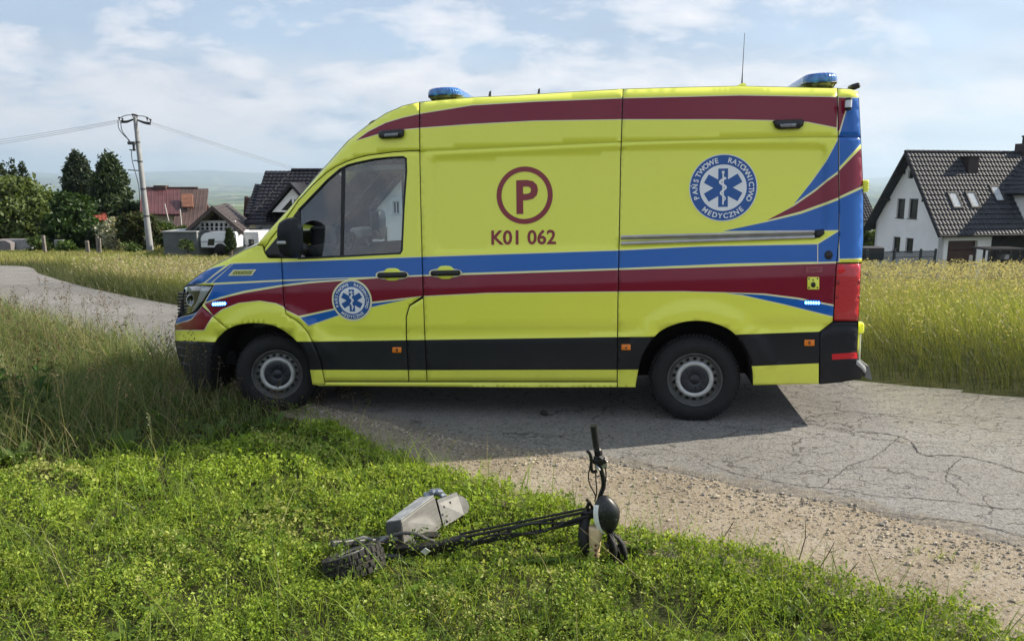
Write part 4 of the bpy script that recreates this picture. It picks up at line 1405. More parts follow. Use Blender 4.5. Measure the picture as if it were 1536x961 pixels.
# ---- cab interior
M_DASH = simple('grey dashboard', (.035, .036, .040), .75, 0, .2, 20, .2)
M_SEAT = simple('dark seat cloth', (.028, .030, .036), .9, 0, .3, 40, .3)
M_TRIM = simple('light grey cab trim', (.30, .31, .32), .8, 0, .1)
mb = MB()
mb.prism([(-3.95, .22, 1.05), (-3.98, .22, 1.33), (-3.55, .22, 1.40), (-3.28, .22, 1.36), (-3.22, .22, 1.20), (-3.38, .22, .80), (-3.9, .22, .75)], (0, W_VAN - .44, 0))
mb.box((-3.42, .30, 1.36), (-3.28, .78, 1.47), .04)
mb.box((-3.34, .85, 1.05), (-3.20, 1.15, 1.42), .03)
normals_out(mb.build('dashboard', M_DASH, van))
sw = empty('steering_wheel'); sw.parent = van
sw.location = (-3.14, .58, 1.40); sw.rotation_euler = (0, math.radians(-62), 0)
mb = MB()
mb.tube([(.19 * math.cos(a), .19 * math.sin(a), 0) for a in np.linspace(0, 2 * math.pi, 33)[:-1]], .016, 8, closed=True)
mb.build('wheel_rim', M_RUB, sw)
mb = MB(); mb.box((-.06, -.08, -.03), (.06, .08, .01), .02)
for a in (0, 2.1, 4.2): mb.tube([(0, 0, -.01), (.19 * math.cos(a), .19 * math.sin(a), 0)], .014, 6)
mb.tube([(0, 0, -.02), (0, 0, -.35)], .03, 8)
mb.build('wheel_boss', M_RUB, sw)
for y in (.56, 1.30):
    s_ = empty('seat'); s_.parent = van; s_.location = (-2.62, y, .62)
    mb = MB(); mb.box((-.34, -.25, 0), (.22, .25, .30), .05); mb.box((-.36, -.26, .26), (.18, .26, .40), .06); mb.build('seat_cushion', M_SEAT, s_)
    mb = MB(); mb.M = Matrix.Translation((.16, 0, .38)) @ Matrix.Rotation(math.radians(10), 4, 'Y')
    mb.box((-.08, -.25, 0), (.06, .25, .62), .05); mb.build('backrest', M_SEAT, s_)
    mb = MB(); mb.M = Matrix.Translation((.26, 0, .95)) @ Matrix.Rotation(math.radians(6), 4, 'Y')
    mb.box((-.07, -.14, .10), (.05, .14, .30), .045); mb.tube([(0, -.07, 0), (0, -.07, .12)], .008, 6); mb.tube([(0, .07, 0), (0, .07, .12)], .008, 6)
    mb.build('headrest', M_SEAT, s_)
mb = MB(); mb.box((-2.18, .14, .5), (-2.14, W_VAN - .14, 1.9)); mb.box((-2.175, .24, 1.9), (-2.145, W_VAN - .24, 2.4)); mb.build('bulkhead', M_TRIM, van)
mb = MB(); mb.box((-3.5, .16, .50), (-2.14, W_VAN - .16, .55)); mb.build('cab_floor', M_DASH, van)
mb = MB(); mb.box((-2.95, .25, 2.12), (-2.16, W_VAN - .25, 2.16)); mb.build('cab_shelf', M_TRIM, van)
mb = MB(); mb.box((-3.62, .95, 1.42), (-3.42, 1.15, 1.62), .02); mb.build('tablet_mount', M_RUB, van)
mb = MB(); mb.tube([(-3.05, 1.05, 1.42), (-3.12, 1.05, 1.55)], .012, 6); mb.box((-3.2, .92, 1.50), (-3.06, 1.2, 1.60), .02); mb.build('clipboard', simple('grey clipboard', (.4, .4, .38), .6), van)

# ---- door mirrors
def door_mirror(sgn):
    r = empty('door_mirror'); r.parent = van
    fl = (lambda V: V) if sgn > 0 else (lambda V: MIR(np.asarray(V)))
    prof = [(427.5, 331), (433, 327.5), (441, 325.5), (446, 329), (448, 345), (449.5, 372), (449.3, 384), (445, 387), (437, 385.5), (429, 380.5), (425.2, 372), (424, 350), (425, 337)]
    A = np.array(prof); c = A.mean(0)
    rings = []
    for d_, k in ((-.02, .86), (-.05, .95), (-.12, 1.0), (-.20, .98), (-.245, .90), (-.265, .72)):
        q = loc(c[0] + (A[:, 0] - c[0]), c[1] + (A[:, 1] - c[1]), np.full(len(A), -.12))
        qc = q.mean(0)
        p = qc + (q - qc) * k; p[:, 1] = d_
        rings.append(p)
    n = len(A); V = np.concatenate(rings)
    F = [(i * n + j, i * n + (j + 1) % n, (i + 1) * n + (j + 1) % n, (i + 1) * n + j) for i in range(5) for j in range(n)] + [tuple(range(n)), tuple(range(5 * n, 6 * n))]
    o = link('mirror_housing', mesh_np('mirror_housing', fl(V), F, M_BLK, None, True), r); normals_out(o)
    x0, x1 = rings[2][:, 0].min(), rings[2][:, 0].max()
    zb = loc1(433, 363, -.2)[2]
    mb = MB(); mb.box((x0 + .012, -.272, zb - .016), (x1 - .05, -.10, zb + .016), .010)
    o = mb.build('mirror_strip', simple('pale lamp strip', (.45, .46, .47), .3), r)
    if sgn < 0:
        for v_ in o.data.vertices: v_.co.y = W_VAN - v_.co.y
    mb = MB(); mb.box((x1 - .045, -.20, loc1(440, 374, -.12)[2]), (x1 - .012, -.05, loc1(440, 337, -.12)[2]), .006)
    o = mb.build('mirror_glass', simple('mirror face', (.6, .62, .64), .05, 1.0, .02), r)
    if sgn < 0:
        for v_ in o.data.vertices: v_.co.y = W_VAN - v_.co.y
    p = loc1(444, 372, -.03)
    mb = MB(); mb.tube([(p[0] + .02, .09, p[2] - .01), (p[0], -.04, p[2])], [.05, .04], 10)
    o = mb.build('mirror_arm', M_RUB, r)
    if sgn < 0:
        for v_ in o.data.vertices: v_.co.y = W_VAN - v_.co.y
door_mirror(1); door_mirror(-1)

# ---- on the roof
def bar_mat():
    t = NT('blue beacon lens')
    v = t.coord('Object')
    sx = t.n('ShaderNodeSeparateXYZ'); t.l(v, sx.inputs[0])
    st = t.math('SINE', t.math('MULTIPLY', t.math('ADD', sx.outputs[1], sx.outputs[0]), 190.0))
    c = t.mix(t.ramp(t.noise(v, 18, 3), [(.35, 0.), (.65, 1.)]), (.008, .075, .32), (.03, .20, .62))
    return t.done(t.pbr(c, .12, 0, t.bump(st, .35, .006), Coat_Weight=1.0, Coat_Roughness=.03))
M_BAR = bar_mat()
def light_bar(u0, u1, v_top, v_base, y0):
    r = empty('light_bar'); r.parent = van
    A = loc1(u0, v_base, y0); B = loc1(u1, v_base, y0); T = loc1((u0 + u1) / 2, v_top, y0)
    L = B[0] - A[0]; H = T[2] - A[2]; y1 = W_VAN - y0
    r.location = (A[0], 0, (A[2] + B[2]) / 2)
    def sect(f0, f1, z0, z1, ins):      # rounded plan slab between two heights
        pass
    mb = MB()
    # upper lens: lozenge in plan, rounded at both ends
    def plan(k, e):
        o = []
        for s, y in ((-1, y0 + e), (1, y1 - e)):
            for a in np.linspace(0, math.pi, 9):
                o.append((L / 2 - s * math.cos(a) * L / 2 * k * -1, y + s * math.sin(a) * .10 * k))
        return o
    lv = [(.42, 1.0), (.50, 1.03), (.72, 1.03), (.92, .96), (1.0, .82)]
    P = plan(1, .10); n = len(P); V = []; cy_ = (y0 + y1) / 2
    for z, k in lv:
        V += [(L / 2 + (x - L / 2) * k, cy_ + (y - cy_) * (1 - (1 - k) * .15), H * z) for x, y in P]
    F = [(i * n + j, i * n + (j + 1) % n, (i + 1) * n + (j + 1) % n, (i + 1) * n + j) for i in range(len(lv) - 1) for j in range(n)] + [tuple(range(4 * n, 5 * n)), tuple(range(n))]
    o = link('lens', mesh_np('lens', V, F, M_BAR, None, True), r); normals_out(o)
    V = []
    for z, k in ((.42, .985), (.30, .93), (.10, .70), (0.0, .60)):
        V += [(L / 2 + (x - L / 2) * k, cy_ + (y - cy_) * (1 - (1 - k) * .25), H * z) for x, y in P]
    F = [(i * n + j, i * n + (j + 1) % n, (i + 1) * n + (j + 1) % n, (i + 1) * n + j) for i in range(3) for j in range(n)] + [tuple(range(3 * n, 4 * n)), tuple(range(n))]
    o = link('base', mesh_np('base', V, F, simple('pale lamp base', (.10, .11, .10), .35, .3, .7, 26), None, False), r); normals_out(o)
    mb = MB()
    for k in range(9):
        x = L * (.08 + .84 * k / 8)
        mb.tube([(x, y0 + .02, H * .44), (x * .9 + L * .05, y0 + .05, H * .22), (x * .75 + L * .125, y0 + .16, H * .05)], .004, 5)
    mb.tube([(-.004, y0 + .12, H * .45), (L * .06, y0 + .035, H * .45), (L * .5, y0 - .004, H * .45), (L * .94, y0 + .035, H * .45), (L + .004, y0 + .12, H * .45)], .006, 6)
    mb.build('guard', M_RUB, r)
    mb = MB()
    for y in (y0 + .3, y1 - .3): mb.box((L * .3, y - .05, -.10), (L * .7, y + .05, .02), .01)
    mb.build('foot', M_RUB, r)
light_bar(639, 688, 129.5, 152.5, .38)
light_bar(1208, 1259, 107.5, 135.5, .38)
def fin(u, v0, v1, y, wpx):
    a = loc1(u - wpx / 2, v0, y); b = loc1(u + wpx / 2, v0, y); t = loc1(u + wpx * .55, v1, y); t0 = loc1(u + wpx * .1, v1 + 1.2, y)
    mb = MB(); mb.prism([(a[0], y - .02, a[2] - .06), (b[0], y - .02, b[2] - .06), (t[0], y - .006, t[2]), (t0[0], y - .006, t0[2])], (0, .03, 0))
    normals_out(mb.build('roof_fin', M_RUB, van))
fin(733.5, 145, 136.6, .75, 5); fin(807, 140, 132.8, .75, 5)
a = loc1(1112.5, 130, 1.0); b = loc1(1117, 50, 1.0)
mb = MB(); mb.tube([a - np.array([0, 0, .02]), a + (b - a) * .25], [.009, .004], 7); mb.tube([a + (b - a) * .25, b], [.0035, .002], 6)
an = mb.build('antenna', M_RUB, van)
p0, p1 = loc1(1093, 129.5, 1.0), loc1(1119, 129.5, 1.0)
mb = MB(); mb.prism([(p0[0], .93, p0[2] - .03), (p1[0], .93, p1[2] - .03), (p1[0] - .01, .96, p1[2] + .02), (p1[0] - .04, .96, p1[2] + .022)], (0, .1, 0)); normals_out(mb.build('antenna_base', M_YEL, an))
# camera, work lamp, hinges, steps at the rear
c = loc1(1281, 130.5, .45)
mb = MB(); mb.M = Matrix.Translation(c) @ Matrix.Rotation(math.radians(-14), 4, 'Y'); mb.box((-.035, -.06, -.022), (.035, .06, .022), .012); mb.tube([(-.03, 0, 0), (-.06, .0, -.005), (-.068, 0, -.05)], .004, 6)
mb.build('reversing_camera', M_RUB, van)
a = loc1(1273, 148.5, .10); b = loc1(1272, 166, .10)
wl_ = empty('work_lamp'); wl_.parent = van; wl_.location = a
d_ = b - a
mb = MB(); mb.tube([(0, 0, .008), d_ * .12], [.024, .027], 12); mb.tube([d_ * .74, d_ * 1.0], [.027, .020], 12); mb.tube([d_ * .5, d_ * .5 + np.array([.0, .07, 0])], .012, 8); mb.build('housing', M_RUB, wl_)
mb = MB(); mb.tube([d_ * .12, d_ * .74], .026, 12); mb.build('tube', simple('frosted lamp tube', (.62, .64, .68), .25, .2), wl_)
M_HNG = M_YEL
for (u, v0, v1) in ((1297.5, 270, 288), (1290.5, 483, 499)):
    a = loc1(u, v0, .17); b = loc1(u, v1, .17)
    mb = MB(); mb.box((a[0] - .022, .13, b[2]), (a[0] + .020, .21, a[2]), .008)
    for k in (.28, .5, .72): mb.box((a[0] - .026, .126, b[2] + (a[2] - b[2]) * k - .003), (a[0] + .023, .20, b[2] + (a[2] - b[2]) * k + .003))
    mb.build('door_hinge', M_HNG, van)
a = loc1(1299, 546, .20); b = loc1(1306, 566, .20)
mb = MB(); mb.prism([(a[0] - .01, .16, a[2]), (a[0] + .012, .16, a[2] - .005), (b[0], .16, b[2]), (b[0] - .012, .16, b[2] - .01), (a[0] - .015, .16, b[2] + .01)], (0, 1.7, 0)); normals_out(mb.build('tow_step', simple('dull step plate', (.20, .20, .20), .5, .4), van))
proud('bumper_tip', [(1285, 539), (1289, 541), (1298, 549), (1299.5, 556), (1297, 560), (1292, 553), (1284, 546)], .008, simple('worn pale plastic', (.36, .37, .38), .5), PARTS['rear_bumper'], .1)
p = loc1(1291, 500, .16); q = loc1(1286.5, 540, .16)
mb = MB(); mb.box((q[0] - .004, .135, q[2]), (q[0] + .012, .18, p[2]), .004); mb.build('door_edge', simple('pale door edge', (.55, .56, .52), .4), van)

# ================================================================== the fallen electric scooter
SO = ground_hit(600, 862)
sc = empty('electric_scooter', tuple(SO))
tag(sc, 'grey and black electric scooter lying on its side in the clover', 'scooter')
def S(u, v, Y): return at(u, v, Y) - SO
M_SBLK = simple('black scooter metal', (.012, .012, .013), .42, .3, .25, 30, .1, 200)
M_SGRY = simple('scuffed grey aluminium', (.23, .23, .22), .6, .15, .14, 9, .2, 160)
M_SGRY2 = simple('dark grey side plate', (.075, .077, .08), .5, .3, .3, 20)
M_STYRE = simple('dusty tyre rubber', (.030, .029, .027), .9, 0, .45, 25, .35, 130)
def fwheel():
    c = S(531, 843, 3.71)
    # the wheel lies almost flat: its axle points up, leaning to the left and a little away
    ax = Vector((-.30, .26, .92)).normalized()
    M = Matrix.Translation(c) @ ax.to_track_quat('Z', 'Y').to_matrix().to_4x4()
    w_ = empty('front_wheel'); w_.parent = sc; w_.matrix_local = M
    R, H = .155, .060
    mb = MB(); mb.lathe([(.085, H * .8), (.10, H * .95), (.13, H * .98), (.148, H * .70), (R - .006, H * .3), (R - .004, 0), (R - .006, -H * .3), (.148, -H * .70), (.13, -H * .98), (.10, -H * .95), (.085, -H * .8)], 48, axis='z')
    n = 26
    for row, (z, dz, r) in enumerate(((-.046, .019, .147), (-.016, .014, .154), (.016, .014, .154), (.046, .019, .147))):
        for i in range(n):
            a = 2 * math.pi * (i + .5 * (row % 2)) / n
            Mz = Matrix.Rotation(a, 4, 'Z')
            mb.box((r - .010, -.0145, z - dz * .78), (r + .009, .0145, z + dz * .78), .003, Mz)
    mb.build('tyre', M_STYRE, w_)
    mb = MB(); mb.lathe([(0, .045), (.05, .048), (.06, .035), (.075, .030), (.086, .040), (.086, -.04), (0, -.04)], 32, axis='z')
    for i in range(6):
        a = i * math.pi / 3; mb.box((.025 + .0 * i, -.006, .046), (.037, .006, .053), .002, Matrix.Rotation(a, 4, 'Z'))
    mb.build('hub', M_SGRY2, w_)
    mb = MB(); mb.lathe([(.070, .054), (.060, .054), (.060, .057), (.070, .057), (.070, .054)], 32, axis='z'); mb.build('brake_disc', M_SGRY, w_)
fwheel()
mb = MB()
a, b = S(516, 813, 3.90), S(585, 806, 3.93); c, d = S(500, 826, 3.80), S(575, 822, 3.86)
def bar(mb, p, q, w_, h, up=(0, 0, 1), bev=.004):
    p = Vector(p); q = Vector(q); t = (q - p); L = t.length; t.normalize()
    s = t.cross(Vector(up)).normalized(); u = s.cross(t)
    M = Matrix((( t.x, s.x, u.x, p.x), (t.y, s.y, u.y, p.y), (t.z, s.z, u.z, p.z), (0, 0, 0, 1)))
    mb.box((0, -w_ / 2, -h / 2), (L, w_ / 2, h / 2), bev, M)
bar(mb, S(522, 817, 3.92), S(606, 808, 3.92), .035, .022)
bar(mb, S(520, 838, 3.76), S(606, 832, 3.86), .03, .022)
for u in (497, 515, 536, 556): bar(mb, S(u, 815 - (u - 497) * .06, 3.86), S(u + 14, 813 - (u - 497) * .06, 3.90), .03, .03)
mb.build('fork', M_SGRY2, sc)
mb = MB()
bar(mb, S(560, 812, 3.89), S(600, 804, 3.92), .05, .028, bev=.008); mb.tube([S(528, 812, 3.9), S(545, 806, 3.9), S(562, 810, 3.9)], .012, 8)
mb.build('brake_caliper', M_SGRY, sc)
mb = MB()
bar(mb, S(592, 829, 3.88), S(618, 826, 3.88), .075, .105, bev=.012)
bar(mb, S(614, 829, 3.875), S(662, 822, 3.87), .066, .078, bev=.010)
bar(mb, S(660, 821, 3.87), S(701, 811, 3.865), .056, .070, bev=.008)
bar(mb, S(608, 803, 3.95), S(660, 802, 4.0), .06, .018)
mb.tube([S(663, 834, 3.84), S(664, 841, 3.84)], .005, 6)
mb.build('folding_joint', M_SBLK, sc)
P = S(638, 827, 3.80)
mb = MB(); mb.prism([P + np.array([-.026, 0, 0]), P + np.array([0, 0, .022]), P + np.array([.026, 0, .003]), P + np.array([.001, 0, -.021])], (0, .004, 0))
mb.build('diamond_badge', simple('pale badge', (.55, .56, .52), .5), sc)
# stem: two rails, rungs, and the cables between
mb = MB()
r0, r1 = S(688, 807, 3.86), S(884, 766, 3.86); l0, l1 = S(700, 818, 3.86), S(880, 781, 3.86)
mb.tube([r0, r1], .0085, 8); mb.tube([l0, l1], .0085, 8)
mb.tube([r0 + [0, .05, 0], r1 + [0, .04, 0]], .007, 8)
for k in (.08, .3, .38, .62, .72, .95): mb.tube([r0 + (r1 - r0) * k, l0 + (l1 - l0) * k], .007, 6)
mb.build('stem', M_SBLK, sc)
for j, (y0, am) in enumerate(((.35, .035), (.65, .03))):
    pts = []
    for t in np.linspace(0, 1, 26):
        a = r0 + (r1 - r0) * t; b = l0 + (l1 - l0) * t
        k = y0 + .45 * math.sin(t * 9 + j * 2.4) * (1 - .3 * t)
        pts.append(a + (b - a) * k + np.array([0, -.006 - .012 * j, 0]))
    mb = MB(); mb.tube(pts, .0075 - .001 * j, 7); mb.build('cable', M_RUB, sc)
cp = [S(560, 817, 3.86), S(575, 812, 3.88), S(590, 803, 3.88), S(606, 799, 3.87), S(625, 801, 3.86), S(640, 808, 3.85), S(652, 812, 3.85)]
cp = [Vector(p) for p in curve_pts([tuple(p) for p in cp], 7)]
mb = MB(); mb.tube(cp, [.0085 if i % 2 else .0115 for i in range(len(cp))], 8); mb.build('coiled_cable', simple('grey spiral wrap', (.07, .068, .065), .7, 0, .4, 60), sc)
# deck on its edge: ribbed standing face turned to the camera
yN, yF = 3.90, 4.12
A = S(602, 781, yN); B = S(651, 744.5, yF); hN = np.array([.02, -.03, -.195]); hF = np.array([.045, -.03, -.165])
T = S(576, 791, 4.06) - A
T = np.array([-.088, .035, -.028])
C_, D_ = B + hF, A + hN
def slab(mb, a, b, c, d, t):
    V = [a, b, c, d, a + t, b + t, c + t, d + t]
    return mb.add(V, [(0, 1, 2, 3), (4, 7, 6, 5), (0, 4, 5, 1), (1, 5, 6, 2), (2, 6, 7, 3), (3, 7, 4, 0)])
deck = empty('deck'); deck.parent = sc
mb = MB(); slab(mb, A, B, C_, D_, T)
o = mb.build('deck_box', M_SGRY, deck); normals_out(o)
mb = MB()
nn = np.cross(B - A, D_ - A); nn /= np.linalg.norm(nn)
if nn[1] > 0: nn = -nn
m_ = 34
for k in range(m_):
    t0, t1 = (k + .18) / m_, (k + .82) / m_
    f = lambda t, s: (A + (B - A) * t) * (1 - s) + (D_ + (C_ - D_) * t) * s
    q = [f(t0, .04), f(t1, .04), f(t1, .97), f(t0, .97)]
    mb.add([p + nn * .0005 for p in q] + [p + nn * .004 for p in q], [(4, 5, 6, 7), (0, 1, 5, 4), (1, 2, 6, 5), (2, 3, 7, 6), (3, 0, 4, 7)])
ob = mb.build('ribbed_mat', simple('worn grey mat', (.22, .215, .20), .75, 0, .15, 9, .2, 120), deck); ob['kind'] = 'stuff'
mb = MB(); q = T / np.linalg.norm(T)
slab(mb, A + T * .02 + [0, 0, .004], B + T * .02 + [0, 0, .004], B + T * .98 + [0, 0, .004], A + T * .98 + [0, 0, .004], np.array([0, 0, .006]))
mb.build('side_rail', simple('bare silver edge', (.40, .41, .42), .5, .2, .3, 20), deck)
mb = MB(); slab(mb, A - (B - A) * .006, A + T - (B - A) * .006, D_ + T - (B - A) * .006, D_ - (B - A) * .006, -(B - A) * .012)
mb.build('end_plate', M_SGRY2, deck)
# kick plate, rear fender, rear bits
mb = MB(); P4 = [S(657.5, 755, 4.13), S(687, 743, 4.24), S(696, 771, 4.18), S(666, 790, 4.08)]
slab(mb, *P4, np.array([-.010, .035, .008])); normals_out(mb.build('kick_plate', simple('scratched plate', (.20, .20, .19), .65, .1, .16, 14, .2, 140), sc))
for t, s in ((.22, .22), (.55, .16), (.2, .86)):
    p = (P4[0] * (1 - t) + P4[1] * t) * (1 - s) + (P4[3] * (1 - t) + P4[2] * t) * s
    mb = MB(); M = Matrix.Translation(p) @ Vector((-.1, -.9, .3)).to_track_quat('Z', 'Y').to_matrix().to_4x4()
    mb.lathe([(.007, 0), (.007, .006), (.0, .007)], 10, M, 'z'); mb.build('bolt', M_RUB, sc)
mb = MB(); rim_ = [S(686, 744, 4.26), S(694, 744, 4.28), S(701, 750, 4.30), S(704, 759, 4.29), S(702, 768, 4.26), S(695, 772, 4.22)]
mb.prism(rim_, (-.05, .05, .0)); normals_out(mb.build('rear_fender', simple('dull fender plastic', (.09, .092, .09), .45, 0, .2), sc))
mb = MB(); slab(mb, S(652, 757, 4.15), S(659, 752, 4.18), S(667, 786, 4.11), S(661, 792, 4.10), np.array([-.02, .06, 0])); normals_out(mb.build('deck_gap', M_RUB, sc))
c = S(676, 776, 4.38); M = Matrix.Translation(c) @ Vector((-.85, .45, .15)).to_track_quat('Z', 'Y').to_matrix().to_4x4()
mb = MB(); mb.lathe([(.0, .05), (.08, .05), (.10, .048), (.118, .03), (.122, 0), (.118, -.03), (.10, -.048), (0, -.05)], 36, M, 'z'); mb.build('rear_wheel', M_STYRE, sc)
mb = MB()
for u, v, w_ in ((641, 741, .03), (650, 737, .035), (658, 736, .035), (663, 741, .03)): bar(mb, S(u - 5, v + 2, 4.22), S(u + 5, v, 4.24), .05, w_, bev=.01)
mb.build('rear_clamp', simple('bluish steel', (.22, .25, .30), .4, .6, .4, 40), sc)
# handlebar standing upright, grip on top
hb = empty('handlebar'); hb.parent = sc
YH = 3.86
pts = [S(896, 690, YH), S(900, 700, YH), S(904.5, 716, YH), S(905, 730, YH), S(900, 744, YH), S(897, 760, YH), S(900, 776, YH), S(908, 792, YH), S(918, 806, YH), S(926, 824, YH - .03), S(930, 846, YH - .06)]
pts = [Vector(p) for p in curve_pts([tuple(p) for p in pts], 5)]
mb = MB(); mb.tube(pts, .0125, 10); mb.build('bar', M_SBLK, hb)
mb = MB(); gp = [S(890.5, 638, YH), S(891, 641, YH), S(892.5, 652, YH), S(895, 668, YH), S(895.5, 671, YH)]
mb.tube(gp, [.021, .0185, .018, .018, .021], 14)
for k in range(14):
    t = k / 13; p = np.array(gp[1]) * (1 - t) + np.array(gp[3]) * t
    mb.tube([p, p + (np.array(gp[3]) - np.array(gp[1])) * .035], .0198, 14)
mb.build('grip', M_RUB, hb)
mb = MB(); bar(mb, S(896, 671, YH), S(898.5, 684, YH), .042, .042, (0, 1, 0), .012); bar(mb, S(893, 683, YH), S(906, 694, YH), .05, .045, (0, 1, 0), .012); bar(mb, S(889, 692, YH - .01), S(910, 690, YH - .01), .03, .030, (0, 1, 0), .008)
mb.build('switch_pod', M_SBLK, hb)
mb = MB(); bar(mb, S(892, 697, YH), S(911, 696, YH), .045, .012, (0, 1, 0), .003); bar(mb, S(895, 699, YH - .02), S(900, 705, YH - .02), .012, .02, (0, 1, 0)); mb.build('clamp', simple('bare clamp', (.5, .5, .49), .35, .8, .2), hb)
lv = [S(880.5, 676, YH - .02), S(884.5, 680, YH - .02), S(887, 689, YH - .02), S(886.5, 699, YH - .02), S(889, 707, YH - .02), S(895, 706, YH - .01)]
mb = MB(); mb.tube([Vector(p) for p in curve_pts([tuple(p) for p in lv], 5)], [.010] + [.008] * 20 + [.010] * 5, 8) if False else mb.tube([Vector(p) for p in curve_pts([tuple(p) for p in lv], 5)], .0085, 8); mb.build('brake_lever', M_SBLK, hb)
for L in ([(885, 700), (882.5, 714), (885, 727), (890, 736), (894, 745)], [(893, 704), (894, 720), (895, 738), (892, 752)], [(908, 700), (909, 715), (907, 730), (903, 742)]):
    mb = MB(); mb.tube([Vector(p) for p in curve_pts([tuple(S(u, v, YH - .025)) for u, v in L], 5)], .0035, 6); mb.build('brake_hose', M_RUB, hb)
# headlamp shell with its white strip
hl = empty('headlamp'); hl.parent = sc
cH = S(910, 771, 3.83)
def shell(rx, ry, rz, cut=1.0):
    V = []; F = []; nu, nv = 24, 16
    for j in range(nv + 1):
        ph = math.pi * j / nv
        for i in range(nu):
            th = 2 * math.pi * i / nu
            x = math.sin(ph) * math.cos(th); y = math.sin(ph) * math.sin(th); z = math.cos(ph)
            tp = 1 - .42 * max(0, -z) ** 1.3 - .30 * max(0, z) ** 2
            x = math.copysign(abs(x) ** .8, x); 
            V.append((x * rx * tp, y * ry, z * rz))
    for j in range(nv):
        for i in range(nu):
            F.append((j * nu + i, j * nu + (i + 1) % nu, (j + 1) * nu + (i + 1) % nu, (j + 1) * nu + i))
    return V, F
V, F = shell(.072, .050, .108)
RM = Matrix.Translation(cH) @ Matrix.Rotation(math.radians(-12), 4, 'Y')
mb = MB(); mb.add(V, F, True, RM)
t_ = NT('speckled black shell'); v_ = t_.coord('Object')
sp = t_.ramp(t_.noise(v_, 70, 3, .7), [(.66, 0.), (.70, 1.)])
mh = t_.done(t_.pbr(t_.mix(sp, (.008, .010, .011), (.20, .22, .22)), .42, 0, None, Coat_Weight=.15))
mb.build('shell', mh, hl)
pl = []
for t in np.linspace(-.80, .74, 16):
    z = t * .108; x = -.078 * math.sqrt(1 - t * t) ** .8
    pl.append((x * .80 + .002, -.043 * math.sqrt(1 - t * t) - .006, z))
mb = MB(); mb.M = RM
for i in range(15):
    a, b = pl[i], pl[i + 1]
    k = .012
    mb.add([(a[0] - k, a[1] + .006, a[2]), (a[0] + k, a[1] - .010, a[2]), (b[0] + k, b[1] - .010, b[2]), (b[0] - k, b[1] + .006, b[2])], [(0, 1, 2, 3)])
mb.build('white_strip', simple('white reflector', (.78, .80, .78), .3), hl)
mb = MB(); bar(mb, S(875, 772, 3.87), S(893, 768, 3.87), .05, .05, bev=.01); mb.tube([S(884, 752, 3.86), S(881, 760, 3.86), S(884, 772, 3.86), S(880, 782, 3.86)], .010, 7); mb.tube([S(880, 748, 3.87), S(886, 756, 3.87), S(890, 764, 3.87)], .008, 7)
mb.build('stem_clamp', M_SBLK, sc)
# lower lever and cluster
mb = MB()
for p, q, w_ in (((914, 806), (921, 824), .035), ((918, 822), (925, 836), .04), ((906, 812), (916, 822), .02), ((927, 815), (936, 832), .02), ((921, 834), (934, 846), .022), ((912, 832), (919, 848), .018)): bar(mb, S(*p, 3.80), S(*q, 3.78), w_, w_, bev=.008)
for L in ([(921, 800), (930, 814), (937, 828), (941, 846)], [(912, 802), (914, 822), (919, 840), (921, 856)], [(916, 818), (926, 826), (931, 842), (934, 856)]):
    mb.tube([Vector(p) for p in curve_pts([tuple(S(u, v, 3.79)) for u, v in L], 5)], .006, 6)
mb.build('lower_controls', M_SBLK, sc)
# things hanging from the bar
def strap(pts, wd, name, label):
    V = []
    for i, (u, v, Y) in enumerate(pts):
        p = at(u, v, Y); w_ = wd[i]
        V += [p + np.array([-w_, 0, .0]), p + np.array([-w_ * .5, -.022, 0]), p + np.array([w_ * .5, -.020, 0]), p + np.array([w_, 0, 0]), p + np.array([w_ * .4, .02, 0]), p + np.array([-w_ * .4, .02, 0])]
    n = len(pts); F = [(i * 6 + k, i * 6 + (k + 1) % 6, (i + 1) * 6 + (k + 1) % 6, (i + 1) * 6 + k) for i in range(n - 1) for k in range(6)] + [tuple(range(6)), tuple(range(6 * n - 6, 6 * n))]
    o = link(name, mesh_np(name, V, F, simple('black nylon', (.010, .010, .011), .7, 0, .4, 60, .4, 150), None, True)); normals_out(o)
    tag(o, label, 'strap')
    return o
strap([(884, 768, 3.88), (879, 776, 3.86), (876, 790, 3.84), (875, 806, 3.82), (876, 820, 3.82), (879, 830, 3.82)], [.014, .024, .029, .030, .027, .014], 'cloth_strap', 'black padded cloth strap hanging beside the beige cup from the scooter handlebar')
strap([(918, 798, 3.80), (926, 804, 3.79), (933, 814, 3.78), (938, 828, 3.77), (940, 842, 3.76), (937, 852, 3.76)], [.008, .013, .017, .012, .010, .006], 'cloth_strap', 'black loose strap draped over the lower brake lever of the scooter')
strap([(914, 800, 3.79), (920, 812, 3.76), (924, 826, 3.75), (921, 840, 3.74), (925, 852, 3.74)], [.006, .012, .009, .011, .005], 'cloth_strap', 'narrow twisted black strap dangling between the cup and the lower brake lever')
cu = at(891, 835, 3.82); cup = empty('drink_cup', tuple(cu))
tag(cup, 'beige cup with three brown dots wedged under the black scooter headlamp', 'cup')
mb = MB(); mb.M = Matrix.Rotation(math.radians(2), 4, 'Y')
mb.lathe([(0, -.02), (.026, -.02), (.030, -.01), (.0295, .05), (.034, .10), (.037, .165), (.035, .172), (0, .172)], 24, axis='z')
mb.build('cup_body', simple('beige cardboard', (.60, .46, .27), .7, 0, .12, 30), cup)
for k in range(3):
    M = Matrix.Translation((.004, -.0315, .028 + .028 * k)) @ Matrix.Rotation(math.pi / 2, 4, 'X')
    mb = MB(); mb.lathe([(.0072, -.002), (.0072, .0025), (0, .003)], 12, M, 'z'); mb.build('brown_dot', simple('brown print', (.16, .055, .03), .6), cup)

